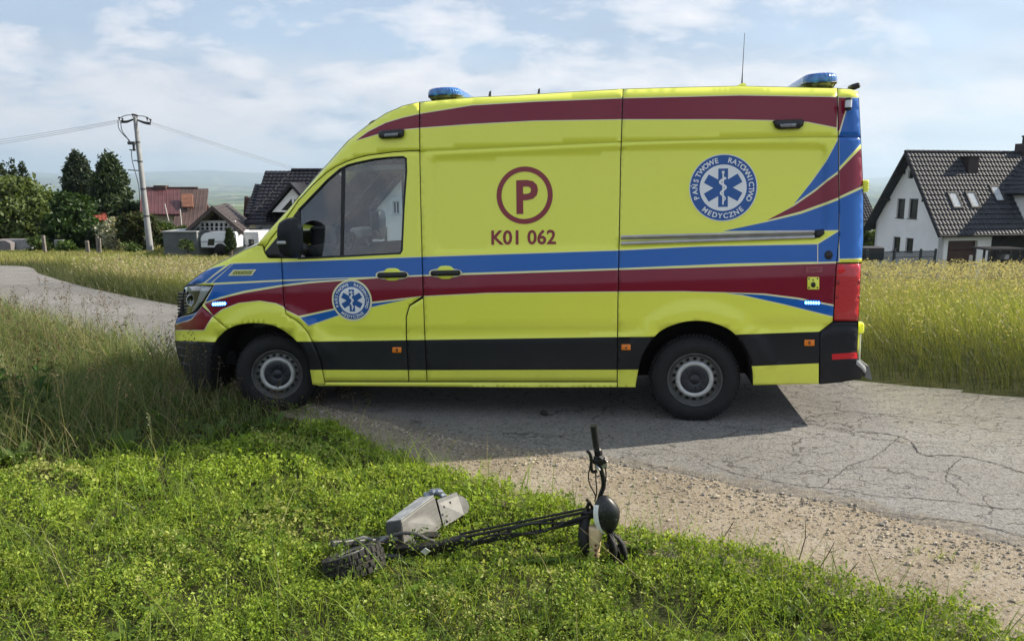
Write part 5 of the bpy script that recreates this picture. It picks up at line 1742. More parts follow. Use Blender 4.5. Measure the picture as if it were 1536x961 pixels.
# ================================================================== houses, pole, fences
M_WALLW = simple('white render', (.86, .865, .87), .9, 0, .05, 1.2, .15, 30)
M_WALLC = simple('cream render', (.52, .47, .37), .9, 0, .10, 1.2, .15, 30)
M_FRAME = simple('dark window frame', (.03, .03, .033), .5)
M_FRAMEW = simple('white window frame', (.7, .71, .72), .5)
M_SOFF = simple('dark timber soffit', (.022, .020, .021), .7, 0, .3, 3)
M_PIPE = simple('black gutter', (.018, .018, .02), .75)
def mat_pane(name, c, r=.06):
    t = NT(name); v = t.coord('Object')
    return t.done(t.pbr(t.mix(t.noise(v, 1.1, 3), tuple(x * .6 for x in c), c), r, 0, t.bump(t.noise(v, .8, 2), .04, .05), Specular_IOR_Level=.7))
M_PANE = mat_pane('dark window pane', (.035, .038, .042))
M_PANES = mat_pane('roof window pane', (.50, .54, .57), .10)  # pale base colour stands in for the sky mirrored in the glass
def wall(name, pl, outline, holes, mat, parent, depth=.22):
    """wall in a plane with openings; reveals turned in"""
    pts = [Vector(p) for p in outline]; ed = [(i, (i + 1) % len(outline)) for i in range(len(outline))]
    for h in holes:
        k = len(pts); pts += [Vector(p) for p in h]; ed += [(k + i, k + (i + 1) % len(h)) for i in range(len(h))]
    V, E, F, _, _, _ = delaunay_2d_cdt(pts, ed, [], 0, 1e-6)
    V = np.array([tuple(v) for v in V]); F = np.array([tuple(f) for f in F])
    cen = V[F].mean(1); ok = in_poly(cen, outline)
    for h in holes: ok &= ~in_poly(cen, h)
    F = F[ok]
    P = [pl.P(a, b) for a, b in V]
    FF = [tuple(f) for f in F]
    for L in [outline] + list(holes):
        k = len(P); n = len(L)
        P += [pl.P(a, b) for a, b in L] + [pl.P(a, b, -depth) for a, b in L]
        FF += [(k + i, k + (i + 1) % n, k + n + (i + 1) % n, k + n + i) for i in range(n)]
    o = link(name, mesh_np(name, np.array(P), FF, mat), parent)
    normals_out(o)
    return o
def pbox(pl, name, a0, a1, b0, b1, c0, c1, mat, parent, bev=0.0):
    mb = MB(); M = Matrix(((pl.ex[0], pl.ey[0], pl.n[0], pl.p[0]), (pl.ex[1], pl.ey[1], pl.n[1], pl.p[1]), (pl.ex[2], pl.ey[2], pl.n[2], pl.p[2]), (0, 0, 0, 1)))
    mb.box((a0, b0, c0), (a1, b1, c1), bev, M)
    return mb.build(name, mat, parent)
def window(pl, rect, parent, frame=M_FRAME, pane=M_PANE, rec=.14, sill=True, mull=0, name='window'):
    a0, b0, a1, b1 = rect; f = .07
    mb = MB(); M = Matrix(((pl.ex[0], pl.ey[0], pl.n[0], pl.p[0]), (pl.ex[1], pl.ey[1], pl.n[1], pl.p[1]), (pl.ex[2], pl.ey[2], pl.n[2], pl.p[2]), (0, 0, 0, 1)))
    mb.M = M
    for lo, hi in (((a0, b0), (a0 + f, b1)), ((a1 - f, b0), (a1, b1)), ((a0 + f, b0), (a1 - f, b0 + f)), ((a0 + f, b1 - f), (a1 - f, b1))):
        mb.box((lo[0], lo[1], -rec - .05), (hi[0], hi[1], -rec))
    for k in range(mull):
        x = a0 + (a1 - a0) * (k + 1) / (mull + 1); mb.box((x - .03, b0 + f, -rec - .05), (x + .03, b1 - f, -rec - .003))
    o = mb.build(name, frame, parent)
    pbox(pl, 'pane', a0 + f, a1 - f, b0 + f, b1 - f, -rec - .06, -rec - .03, pane, o)
    if sill: pbox(pl, 'sill', a0 - .06, a1 + .06, b0 - .05, b0, -rec, .05, frame, o)
    return o
def rect_px(pl, u0, v0, u1, v1):
    q = np.array([pl.uv(u, v) for u, v in ((u0, v0), (u1, v0), (u1, v1), (u0, v1))])
    return (q[:, 0].min() * .5 + np.sort(q[:, 0])[1] * .5, (q[2, 1] + q[3, 1]) / 2, q[:, 0].max() * .5 + np.sort(q[:, 0])[2] * .5, (q[0, 1] + q[1, 1]) / 2)
def hole(r): return [(r[0], r[1]), (r[2], r[1]), (r[2], r[3]), (r[0], r[3])]
def tiled(name, p00, p10, p01, mat, parent, rows, pitch, wave=.035, step=.035, sub=4, thick=.10, rib=False):
    """roof slope from the eave edge p00-p10 up to p01: rows of tiles with waves and steps"""
    p00, p10, p01 = (np.array(p, float) for p in (p00, p10, p01))
    e = p10 - p00; u = p01 - p00; L = np.linalg.norm(e); n = np.cross(e, u); n /= np.linalg.norm(n)
    if n[2] < 0: n = -n
    nc = max(2, int(L / pitch * sub)); xs = np.linspace(0, 1, nc + 1)
    w_ = np.abs(np.sin(xs * L / pitch * math.pi)) * wave if not rib else np.where((np.arange(nc + 1) % sub) == 0, wave, 0)
    V = []; 
    for r in range(rows):
        for t, h in ((r / rows, step), ((r + .999) / rows, 0.0)):
            V.append(p00 + e * xs[:, None] + u * t + n * (w_ + h + .02)[:, None])
    k = nc + 1; m = len(V)
    V = np.concatenate(V)
    F = [(i * k + j, i * k + j + 1, (i + 1) * k + j + 1, (i + 1) * k + j) for i in range(m - 1) for j in range(nc)]
    b = len(V)
    V = np.vstack([V, [p00 - n * thick, p10 - n * thick, p10 + u - n * thick, p01 - n * thick, p00 + n * .03, p10 + n * .03, p10 + u + n * .03, p01 + n * .03]])
    F += [(j, j + 1, b + 5, b + 4) for j in range(0)]
    F += [(b + 4, b + 5, b + 6, b + 7), (b, b + 1, b + 2, b + 3), (b, b + 1, b + 5, b + 4), (b + 1, b + 2, b + 6, b + 5), (b + 2, b + 3, b + 7, b + 6), (b + 3, b, b + 4, b + 7)]
    return link(name, mesh_np(name, V, F, mat), parent)
def mat_tile(name, c, r=.38):
    t = NT(name); p = t.coord('Object')
    n = t.noise(p, 1.3, 5, .6); n2 = t.noise(p, 9, 3, .6)
    col = t.mix(t.ramp(n, [(.3, 0.), (.7, 1.)]), tuple(x * .75 for x in c), tuple(x * 1.3 for x in c))
    col = t.mix(t.ramp(n2, [(.5, 0.), (.8, .3)]), col, (.10, .09, .08))
    return t.done(t.pbr(col, t.math('MULTIPLY_ADD', n2, .25, r - .12), 0, None, Specular_IOR_Level=.22))
M_TILE = mat_tile('anthracite roof tile', (.040, .044, .054), .62)
M_TILE2 = mat_tile('blackish roof tile', (.018, .018, .024), .42)
M_MAR = mat_tile('maroon sheet roof', (.105, .042, .045), .5)
M_BRN = mat_tile('brown sheet roof', (.085, .055, .048), .55)
M_REDR = mat_tile('red tile roof', (.26, .065, .045), .6)

# ---- the white house at the right
def white_house():
    Yc = 55.0
    c0 = at(1409, 396, Yc); th = math.radians(11)
    e1 = np.array([math.cos(th), math.sin(th), 0]); e2 = np.array([-math.sin(th), math.cos(th), 0]); ez = np.array([0, 0, 1.0])
    root = empty('white_house', tuple(c0))
    tag(root, 'white house with black tiled roof, three roof windows and brown garage door', 'house')
    root_off = Matrix.Translation(-Vector(c0))
    G = Plane(c0, -e2, e1); B = Plane(c0, -e1, -e2)          # garage front; gable wall (a runs from the near corner away as negative)
    he = G.uv(1409, 338)[1]; base = -2.5
    g = -B.uv(1313, 350)[0]
    hr = B.uv(1357, 235)[1]
    L = 24.0
    ax = lambda a, d, z: c0 + e1 * a + e2 * d + ez * z
    # gable wall with its windows
    wins = [rect_px(B, 1345, 298, 1357, 327), rect_px(B, 1363, 298, 1376.5, 328), rect_px(B, 1339, 355, 1350, 377), rect_px(B, 1358, 357, 1369.5, 378)]
    out_ = [(0, base), (0, he), (-g / 2, hr), (-g, he), (-g, base)]
    top = rect_px(B, 1362, 256, 1370, 268)
    wall('gable_wall', B, out_, [hole(r) for r in wins] + [hole(top)], M_WALLW, root)
    for r in wins: window(B, r, root)
    window(B, top, root, sill=False)
    # garage front, then a set-back wall with a window
    aG = G.uv(1487, 365)[0]
    gd = rect_px(G, 1421, 361, 1465, 397)
    gd = (gd[0], base, gd[2], gd[3])
    wall('garage_wall', G, [(0, base), (aG, base), (aG, he - .05), (0, he - .05)], [[(gd[0], base + .01), (gd[2], base + .01), (gd[2], gd[3]), (gd[0], gd[3])]], M_WALLW, root, .3)
    door = empty('garage_door'); door.parent = root
    mbrn = simple('brown garage panel', (.055, .022, .018), .5, 0, .15, 5)
    n = 6; hh = (gd[3] - base) / n
    for k in range(n): pbox(G, 'panel', gd[0], gd[2], base + hh * k + .012, base + hh * (k + 1) - .012, -.30, -.22, mbrn, door, .01)
    pbox(G, 'garage_lamp', (gd[0] + gd[2]) / 2 - .18, (gd[0] + gd[2]) / 2 + .06, gd[3] + .42, gd[3] + .60, 0, .14, M_PIPE, root, .03)
    G2 = Plane(c0 + e2 * 1.4, -e2, e1)
    w2 = rect_px(G2, 1501, 352, 1521, 372)
    wall('front_wall', G2, [(aG, base), (L, base), (L, he + .4), (aG, he + .4)], [hole(w2)], M_WALLW, root)
    window(G2, w2, root, M_FRAME, mat_pane('brown window pane', (.05, .03, .028)))
    mb = MB(); mb.prism([ax(aG, .01, base), ax(aG, 1.39, base), ax(aG, 1.39, he), ax(aG, .01, he)], -e1 * .2); normals_out(mb.build('return_wall', M_WALLW, root))
    pb = Plane(c0 + e2 * g, e2, -e1)
    wall('back_wall', pb, [(0, base), (-L, base), (-L, he), (0, he)], [], M_WALLW, root)
    # roof
    ov, og = .55, .75
    sl = (hr + .16 - he) / (g / 2)
    zE = he + .10 - sl * ov; zR = he + .10 + sl * g / 2
    near = tiled('roof', ax(-og, -ov, zE), ax(L, -ov, zE), ax(-og, g / 2, zR), M_TILE, root, 17, .30, .05, .07)
    far = tiled('roof', ax(-og, g + ov, zE), ax(L, g + ov, zE), ax(-og, g / 2, zR), M_TILE, root, 19, .27, .04, .045, 2)
    mb = MB()
    for k in range(60): 
        x = -og + (L + og) * k / 60; mb.tube([ax(x, g / 2, zR + .06), ax(x + (L + og) / 60 * .92, g / 2, zR + .085)], .13, 8)
    o = mb.build('ridge_tile', mat_tile('matt ridge tile', (.030, .032, .038), .75), root); o['kind'] = 'stuff'
    for s, d0 in ((0, -ov), (1, g + ov)):
        d1 = g / 2
        mb = MB(); mb.prism([ax(-og - .03, d0, zE - .16), ax(-og - .03, d0, zE + .06), ax(-og - .03, d1, zR + .06), ax(-og - .03, d1, zR - .20)], e1 * .06); normals_out(mb.build('barge_board', M_SOFF, root))
        mb = MB(); mb.prism([ax(-og, d0, zE - .11), ax(-og, d1, zR - .13), ax(0, d1, zR - .13), ax(0, d0, zE - .11)], (0, 0, -.03)); normals_out(mb.build('soffit', M_SOFF, root))
    # purlin ends under the overhang
    for t in (.22, .62):
        for s in (0, 1):
            d = g / 2 * (1 - t) if s == 0 else g / 2 + g / 2 * t
            zz_ = zR - .2 - sl * abs(d - g / 2)
            mb = MB(); mb.prism([ax(-og, d - .08, zz_ - .22), ax(-og, d + .08, zz_ - .22), ax(-og, d + .08, zz_), ax(-og, d - .08, zz_)], e1 * .8); normals_out(mb.build('purlin', M_SOFF, root))
    mb = MB(); mb.tube([ax(-og, -ov - .06, zE - .05), ax(L, -ov - .06, zE - .05)], .085, 8)
    mb.build('gutter', M_PIPE, root)
    xg = G.uv(1507, 340)[0]
    mb = MB(); mb.tube([ax(xg, -ov, zE - .1), ax(xg - .1, -ov + .05, zE - .3), ax(aG + .15, -.1, zE - 1.15), ax(aG + .02, -.08, zE - 1.4), ax(aG + .02, -.08, base)], .055, 7); mb.tube([ax(xg - 1.1, -ov, zE - .1), ax(xg - 1.0, -.3, zE - .75)], .05, 7); mb.build('downpipe', M_PIPE, root)
    # roof windows and the chimney
    RP = Plane(ax(-og, -ov, zE + .07), np.cross(e1, e2 * 1 + ez * sl) , e1)
    for q in ((1423, 291, 1440, 310.5), (1449, 290.5, 1468, 310), (1485.5, 281, 1504, 301)):
        c1 = RP.uv((q[0] + q[2]) / 2, (q[1] + q[3]) / 2)
        w_, h_ = .42, .62
        mb = MB(); rw = None
        M = Matrix(((RP.ex[0], RP.ey[0], RP.n[0], RP.p[0]), (RP.ex[1], RP.ey[1], RP.n[1], RP.p[1]), (RP.ex[2], RP.ey[2], RP.n[2], RP.p[2]), (0, 0, 0, 1)))
        mb.M = M
        a0, a1, b0, b1 = c1[0] - w_, c1[0] + w_, c1[1] - h_ - .1, c1[1] + h_ + .1
        for lo, hi in (((a0, b0), (a0 + .10, b1)), ((a1 - .10, b0), (a1, b1)), ((a0 + .1, b0), (a1 - .1, b0 + .1)), ((a0 + .1, b1 - .12), (a1 - .1, b1))): mb.box((*lo, -.05), (*hi, .13))
        rw = mb.build('roof_window', M_PIPE, root)
        mb = MB(); mb.M = M; mb.box((a0 + .1, b0 + .1, -.05), (a1 - .1, b1 - .12, .09)); mb.build('pane', M_PANES, rw)
    c1 = RP.hit(1459, 262); 
    ch = Plane(c1, -e2, e1)
    zt = ch.uv(1459, 236)[1]
    mb = MB(); o_ = lambda a, d, z: c1 + e1 * a + e2 * d + ez * z
    def obox(mb, a0, a1, d0, d1, z0, z1):
        mb.prism([o_(a0, d0, z0), o_(a1, d0, z0), o_(a1, d1, z0), o_(a0, d1, z0)], (0, 0, z1 - z0))
    obox(mb, -.42, .42, .0, .95, -.8, zt); chn = mb.build('chimney', simple('dark chimney cladding', (.035, .024, .024), .6), root)
    mb = MB(); obox(mb, -.50, .50, -.08, 1.03, zt, zt + .10); mb.build('chimney_cap', M_PIPE, chn)
    # the cross wing at the right edge with its own chimney
    wx = G.uv(1524, 300)[0] + .95; 
    WP = Plane(c0 + e2 * (-.2), -e2, e1)
    zb, zt2 = WP.uv(1528, 333)[1], WP.uv(1524, 284)[1]
    mb = MB(); mb.prism([ax(wx, -.2, zb - .2), ax(wx + 8, -.2, zb - .2), ax(wx + 8, -.2, zt2), ax(wx + 4, -.2, zt2 + 3.2), ax(wx, -.2, zt2)], e2 * 5); normals_out(mb.build('cross_wing', M_WALLW, root))
    tiled('wing_roof', ax(wx - .6, -.9, zt2 - .35), ax(wx - .6, 5, zt2 - .35), ax(wx + 4, -.9, zt2 + 3.35), M_TILE, root, 12, .3, .04, .045, 3)
    c1 = ax(Plane(c0 + e2 * (g / 2), -e2, e1).uv(1535, 230)[0], g / 2, zR)
    mb = MB(); obox(mb, -.35, .45, -.3, .5, -.6, .75); ch2 = mb.build('chimney', MATS['dark chimney cladding'], root)
    mb = MB(); mb.tube([o_(.05, .1, .7), o_(.05, .1, 1.25)], .13, 10); mb.tube([o_(.05, .1, 1.25), o_(.05, .1, 1.36)], .2, 10); mb.build('chimney_pot', M_PIPE, ch2)
    mb = MB(); mb.prism([ax(.2, .3, base), ax(L - .2, .3, base), ax(L - .2, g - .3, base), ax(.2, g - .3, base)], (0, 0, he - base - .1)); normals_out(mb.build('inner_wall', simple('dark interior', (.02, .02, .02), .9), root))
    for o in root.children: o.matrix_parent_inverse = root_off
    return c0, e1, e2, ax, base
WH = white_house()
def black_gable():      # roof end behind the ambulance tail
    c = at(1297, 330, 82); root = empty('neighbour_house', tuple(c)); tag(root, 'far house of which a black tiled slope shows beside the ambulance tail', 'house')
    mb = MB(); mb.box((-9, 0, -6), (.8, 6, 0)); normals_out(mb.build('wall', M_WALLC, root))
    o = tiled('roof', (-9.4, -.4, -.1), (1.2, -.4, -.1), (-9.4, 3.0, 2.8), M_TILE2, root, 10, .3, .04, .05, 3)
    o = tiled('roof', (-9.4, 6.4, -.1), (1.2, 6.4, -.1), (-9.4, 3.0, 2.8), M_TILE2, root, 10, .3, .04, .05, 2)
black_gable()
# ---- garden fence and pergola in front of the white house
def picket_fence():
    Y0 = 49.0
    zb = float(zg(26, 49))
    a = at(1300, 394, Y0); b = at(1402, 394, Y0 + 1.0)
    root = empty('mesh_fence', tuple(a)); tag(root, 'dark wire panel fence with square posts beside the white house', 'fence')
    d = b - a; d[2] = 0
    mp_ = simple('dark fence steel', (.035, .045, .055), .5, .2)
    top = at(1300, 377.5, Y0)[2] - a[2]
    for t in (.0, .39, .78, 1.0):
        p = d * t; mb = MB(); mb.box((p[0] - .07, p[1] - .05, -1.8), (p[0] + .07, p[1] + .05, top + .12), .015); mb.build('post', mp_, root)
    for t0, t1 in ((0, .39), (.39, .78), (.78, 1.0)):
        mb = MB(); n = int(34 * (t1 - t0) / .39)
        for k in range(1, n):
            p = d * (t0 + (t1 - t0) * k / n); mb.box((p[0] - .012, p[1] - .01, -1.6), (p[0] + .012, p[1] + .01, top))
        for z in (-.9, -.3, .3, top - .06):
            p, q = d * (t0 + .012), d * (t1 - .012); mb.tube([p + [0, .02, z], q + [0, .02, z]], .016, 4)
        o = mb.build('wire_panel', mp_, root); o['kind'] = 'stuff'
picket_fence()
def pergola():
    Y0 = 50.5
    p0 = at(1482, 397, Y0); root = empty('pergola', tuple(p0)); tag(root, 'dark wooden pergola with slatted sides beside the white house', 'pergola')
    mt = simple('dark pergola timber', (.035, .034, .036), .8, 0, .3, 5)
    W_ = at(1527, 397, Y0)[0] - p0[0]; H_ = at(1482, 376, Y0)[2] - p0[2]
    for x in (0, W_ * .33, W_ * .7, W_):
        for y in (0, 1.6):
            mb = MB(); mb.box((x - .06, y - .06, -1), (x + .06, y + .06, H_), .01); mb.build('post', mt, root)
    for k in range(9):
        mb = MB(); y = -.15 + k * .24; mb.box((-.15, y, H_ + .02), (W_ + .5, y + .09, H_ + .14)); mb.build('slat', mt, root)
    mb = MB(); mb.box((W_ * .38, -.02, H_ * .40), (W_ * .68, .02, H_ * .72)); mb.build('panel', simple('pale board', (.35, .36, .37), .8), root)
    for k in range(6):
        x = .1 + k * .09; mb = MB(); mb.tube([(x, -.05, -.8), (x + .55, -.05, H_ - .1)], .025, 5); mb.build('lath', mt, root)
    for k in range(7):
        x = W_ + .12 + k * .14; mb = MB(); mb.box((x - .03, .2, -.8), (x + .03, .24, H_ * .55)); mb.build('lath', mt, root)
pergola()
def post_thing(u, v0, v1, Y, w_, col, name, label, cat='post'):
    p = at(u, v1, Y); h = at(u, v0, Y)[2] - p[2]
    mb = MB(); mb.prism([(-w_, -w_, -1.2), (w_, -w_, -1.2), (w_, w_, -1.2), (-w_, w_, -1.2)], (rng.normal(0, .05), 0, h + 1.2))
    o = mb.build(name, simple(*col), None); o.location = p; normals_out(o)
    tag(o, label, cat)
    return o
post_thing(1454.5, 383, 396, 47, .07, ('grey post stone', (.42, .40, .37), .9, 0, .2, 6), 'marker_post', 'short pale post in front of the brown garage door')
o = None
mb = MB(); p = at(1305, 378, 50)
mb.box((-.8, -.5, -.55), (.72, .6, .35), .06); o = mb.build('garden_crate', simple('dark box plastic', (.03, .03, .032), .6)); o.location = p; tag(o, 'dark box standing by the fence beside the ambulance tail', 'box')

# ---- the houses at the left
def free_root(root):
    return None
def gable_house_dark():
    Y0 = 44.0
    E = at(367, 334.5, Y0); root = empty('dark_roofed_house', tuple(E)); tag(root, 'pale house with steep blackish tiled roof rising behind the ambulance windscreen', 'house')
    loc_ = lambda u, v, Y: at(u, v, Y) - E
    R1 = loc_(437.5, 257, Y0 + 3.4); zr = R1[2]
    x1 = loc_(700, 334, Y0)[0]
    xr = R1[0]
    # main slope, hipped at its left end
    tiled('roof', (xr - 1.6, -.0, .0), (x1, 0, .0), (xr - 1.6, 3.4, zr), M_TILE2, root, 15, .26, .035, .045)
    # hip, stepped from short tile courses
    mb = MB()
    n = 15; xl = 0.0
    for k in range(n):
        t0, t1 = k / n, (k + 1) / n
        a0 = xl + (xr - 1.6 - xl + 1.6) * t0; a1 = xl + (xr - 1.6 - xl + 1.6) * t1
        b = xr - 1.55
        if a0 >= b: 
            break
        mb.add([(a0, 3.4 * t0 - .02, zr * t0 + .055), (b, 3.4 * t0 - .02, zr * t0 + .055), (b, 3.4 * t1, zr * t1 + .02), (min(a1, b), 3.4 * t1, zr * t1 + .02), (a0, 3.4 * t0 + .02, zr * t0 - .02), (b, 3.4 * t0 + .02, zr * t0 - .02)], [(0, 1, 2, 3), (0, 4, 5, 1)])
    mb.tube([(xl, 0, .05), (xr, 3.4, zr + .06)], .05, 6); mb.tube([(xr, 3.4, zr + .08), (x1, 3.4, zr + .08)], .10, 6)
    mb.build('hip', M_TILE2, root)
    # lower roof at its left, ridge at 277
    L0, L1 = loc_(383, 277, Y0 + 2.7), loc_(430, 277.5, Y0 + 2.7)
    tiled('roof', (L0[0], .6, .45), (L1[0] + 1, .6, .45), (L0[0], 2.7, L0[2]), M_TILE2, root, 11, .26, .035, .045)
    tiled('roof', (L0[0], 5.0, .45), (L1[0] + 3, 5.0, .45), (L0[0], 2.75, L0[2]), M_TILE2, root, 11, .26, .035, .045, 2)
    mb = MB(); mb.prism([(L0[0] - .02, .55, .3), (L0[0] - .02, 2.7, L0[2] + .05), (L0[0] - .02, 5, .3)], (.08, 0, 0)); normals_out(mb.build('barge_board', M_SOFF, root))
    WPl = Plane(E + np.array([0, .7, 0]), (0, -1, 0), (1, 0, 0))
    bz = -3.2
    w0 = WPl.uv(384, 340)[0]
    r1 = rect_px(WPl, 391, 340.5, 394, 344); r2 = rect_px(WPl, 588.5, 303, 600, 322)
    wl_ = wall('wall', Plane(np.array([0, .7, 0]), (0, -1, 0), (1, 0, 0)), [(w0, bz), (x1 - .4, bz), (x1 - .4, .05), (w0, .05)], [hole(r1)], M_WALLW, root)
    window(Plane(np.array([0, .7, 0]), (0, -1, 0), (1, 0, 0)), r1, root)
    mb = MB(); mb.box((w0, .95, bz), (x1 - .4, 7, .0)); normals_out(mb.build('inner_wall', M_WALLW, root))
    mb = MB(); mb.tube([(0, -.06, -.03), (x1, -.06, -.03)], .07, 7); mb.build('gutter', M_PIPE, root)
    # gabled front over the windows: white triangle under two small slopes
    A, B_, C_ = loc_(408, 318, Y0 - .2), loc_(438.5, 283, Y0 - .2), loc_(469, 318, Y0 - .2)
    PL = Plane(np.array([0, A[1], 0]), (0, -1, 0), (1, 0, 0))
    tri = [(A[0], A[2]), (C_[0], C_[2]), (B_[0], B_[2])]
    q = loc_(438.5, 300, Y0 - .2); qa, qb = loc_(421, 317, Y0 - .2), loc_(456, 317, Y0 - .2)
    hol = [(qa[0] , qa[2] - .0 + .05), (B_[0] - .06, qa[2] + .05), (B_[0] - .06, q[2] + .10)]
    hol2 = [(B_[0] + .06, qa[2] + .05), (qb[0], qa[2] + .05), (B_[0] + .06, q[2] + .10)]
    wall('dormer_front', PL, tri, [hol, hol2], M_WALLW, root, .15)
    for h_ in (hol, hol2):
        mb = MB(); mb.prism([PL.P(a, b, -.12) for a, b in h_], (0, .02, 0)); normals_out(mb.build('window', M_PANE, root))
    for s in (-1, 1):
        X_ = A[0] if s < 0 else C_[0]
        mb = MB(); mb.prism([(X_ + s * .35, A[1] - .35, A[2] - .25), (B_[0], A[1] - .35, B_[2] + .14), (B_[0], A[1] - .35, B_[2] + .34), (X_ + s * .5, A[1] - .35, A[2] - .20)], (0, 3.6, 0)); normals_out(mb.build('dormer_roof', M_TILE2, root))
    # wing seen through the cab windows
    u0, u1 = loc_(566, 300, Y0 - 1)[0], loc_(668, 300, Y0 - 1)[0]
    PW = Plane(np.array([0, -1.0, 0]), (0, -1, 0), (1, 0, 0)); PWw = Plane(E + np.array([0, -1.0, 0]), (0, -1, 0), (1, 0, 0))
    ra = rect_px(PWw, 588.5, 302, 599.5, 321); rb = rect_px(PWw, 574, 340, 582, 375)
    wall('wing_wall', PW, [(u0, bz), (u1, bz), (u1, .9), ((u0 + u1) / 2, 3.0), (u0, .9)], [hole(ra), hole(rb)], M_WALLW, root)
    window(PW, ra, root, M_FRAMEW, mull=1); window(PW, rb, root, M_FRAMEW)
    mb = MB(); mb.box((u0 + .02, -.75, bz), (u1 - .02, 1.5, .9)); normals_out(mb.build('wing_side', M_WALLW, root))
    for s, (xa, xb) in ((0, (u0 - .4, (u0 + u1) / 2)), (1, (u1 + .4, (u0 + u1) / 2))):
        mb = MB(); mb.prism([(xa, -1.5, .62), (xb, -1.5, 3.05), (xb, -1.5, 3.22), (xa, -1.5, .80)], (0, 4, 0)); normals_out(mb.build('wing_roof', M_TILE2, root))
gable_house_dark()
def lattice_house():
    Y0 = 40.0; dv = np.array([-2.4, 8.0, 0]) / math.hypot(2.4, 8) 
    Ap, El, Er = at(323, 311, Y0), at(281, 348, Y0), at(369, 348, Y0)
    O = np.array([Ap[0], Y0, El[2]]); root = empty('timber_gable_house', tuple(O)); tag(root, 'low house with white lattice balcony under its dark brown gable', 'house')
    ap, el, er = Ap - O, El - O, Er - O
    L = 9.5
    mts = mat_tile('weathered brown roof', (.060, .050, .050), .6)
    mb = MB(); q = er; 
    tiled('roof', er + [0, -.4, 0], er + dv * L, ap + [0, -.4, 0], mts, root, 9, .30, .03, .03, 3)
    tiled('roof', el + [0, -.4, 0], el + dv * L, ap + [0, -.4, 0], mts, root, 9, .30, .03, .03, 2)
    for e_ in (el, er):
        mb = MB(); mb.prism([e_ + [0, -.45, -.16], e_ + [0, -.45, .06], ap + [0, -.45, .10], ap + [0, -.45, -.14]], (0, .07, 0)); normals_out(mb.build('barge_board', simple('brown barge board', (.06, .045, .04), .7), root))
    PL = Plane(np.array([0, .3, 0]), (0, -1, 0), (1, 0, 0)); PW = Plane(O + np.array([0, .3, 0]), (0, -1, 0), (1, 0, 0))
    tim = simple('dark gable timber', (.022, .017, .015), .8)
    n = 22
    for k in range(n):      # upright boards of the gable
        x0 = el[0] + (er[0] - el[0]) * k / n; x1 = el[0] + (er[0] - el[0]) * (k + 1) / n; xm = (x0 + x1) / 2
        h = ap[2] * (1 - abs(xm - ap[0]) / ((er[0] - el[0]) / 2)) - .15
        if h < .1: continue
        mb = MB(); mb.box((x0 + .008, .5, -.1), (x1 - .008, .54 + .012 * (k % 2), h)); mb.build('board', tim, root)
    # lattice band with arched openings
    b = lambda u, v: tuple(PW.uv(u, v))
    outl = [b(290, 346.5), b(362, 346.5), b(362, 344), b(349, 332), b(302, 332), b(290, 344)]
    holes = []
    for row, (v0, v1, us) in enumerate(((334.4, 339.6, np.linspace(303.5, 346, 7)), (341.0, 345.2, np.linspace(297, 352.5, 9)))):
        for u in us:
            w_ = 2.3; c = b(u, v0 + 1.9); p = [b(u - w_, v1), b(u + w_, v1)]
            r_ = p[1][0] - c[0]
            p += [(c[0] + r_ * math.cos(a), c[1] + r_ * math.sin(a) * 1.0) for a in np.linspace(0, math.pi, 7)]
            holes.append(p)
    wall('lattice_balcony', PL, outl, holes, simple('white balcony board', (.62, .62, .62), .8), root, .06)
    mb = MB(); mb.box((el[0] + .6, .22, b(0, 333)[1]), (er[0] - .6, .32, b(0, 331)[1])); mb.build('handrail', MATS['white balcony board'], root)
    # ground floor: posts, dark carport opening and a wall with small windows
    bz = -3.0
    for u in (296, 299): mb = MB(); x = PW.uv(u, 360)[0]; mb.box((x - .06, .25, bz), (x + .06, .37, -.05)); mb.build('post', MATS['white balcony board'], root)
    mb = MB(); mb.box((el[0] + .4, 3.0, bz), (er[0] - .2, 3.2, 0)); mb.build('carport_back', tim, root)
    w0, w1 = PW.uv(346, 360)[0], PW.uv(388, 360)[0]
    rr_ = [rect_px(PW, 357.5, 359.3, 367, 367.5), rect_px(PW, 372.5, 359, 381, 368)]
    wall('wall', PL, [(w0, bz), (w1, bz), (w1, -.03), (w0, -.03)], [hole(r) for r in rr_], simple('grey white render', (.52, .53, .55), .9), root)
    for r in rr_: window(PL, r, root, M_FRAME)
    mb = MB(); mb.box((w0, .55, bz), (w1, 6, -.05)); mb.build('inner_wall', MATS['grey white render'], root)
    return Y0
lattice_house()
def caravan():
    Y0 = 39.2; prof = [(301.5, 371), (301, 357), (303, 353), (307, 349.5), (314, 348), (338, 347.5), (352, 348), (354, 352), (355, 371)]
    O = at(301, 371, Y0); root = empty('caravan', tuple(O)); tag(root, 'white caravan parked under the lattice balcony behind the cypress', 'caravan')
    P = [at(u, v, Y0) - O for u, v in prof]
    mb = MB(); mb.prism(P, (0, 2.1, 0)); normals_out(mb.build('body', simple('white caravan shell', (.74, .77, .80), .35, 0, .06), root))
    mb = MB(); q = [at(u, v, Y0 - .02) - O for u, v in ((312.5, 358.5), (322, 358), (321, 368), (311, 368))]; mb.prism(q, (0, .05, 0)); fr = mb.build('window', M_FRAME, root); normals_out(fr)
    mb = MB(); c = sum(q) / 4; mb.prism([c + (x - c) * .8 + np.array([0, -.012, 0]) for x in q], (0, .01, 0)); normals_out(mb.build('pane', M_PANE, fr))
    mb = MB(); a, b_ = at(301, 362, Y0 - .012) - O, at(355, 361, Y0 - .012) - O; mb.box((a[0], a[1], a[2] - .05), (b_[0], a[1] + .01, a[2] + .02)); mb.build('stripe', simple('grey caravan stripe', (.4, .42, .45), .5), root)
    for x in (1.0,):
        mb = MB(); mb.lathe([(0, -.02), (.3, -.02), (.32, .05), (.3, .18)], 20, Matrix.Translation((x, 0, -.1))); mb.build('wheel', M_TYRE, root)
caravan()
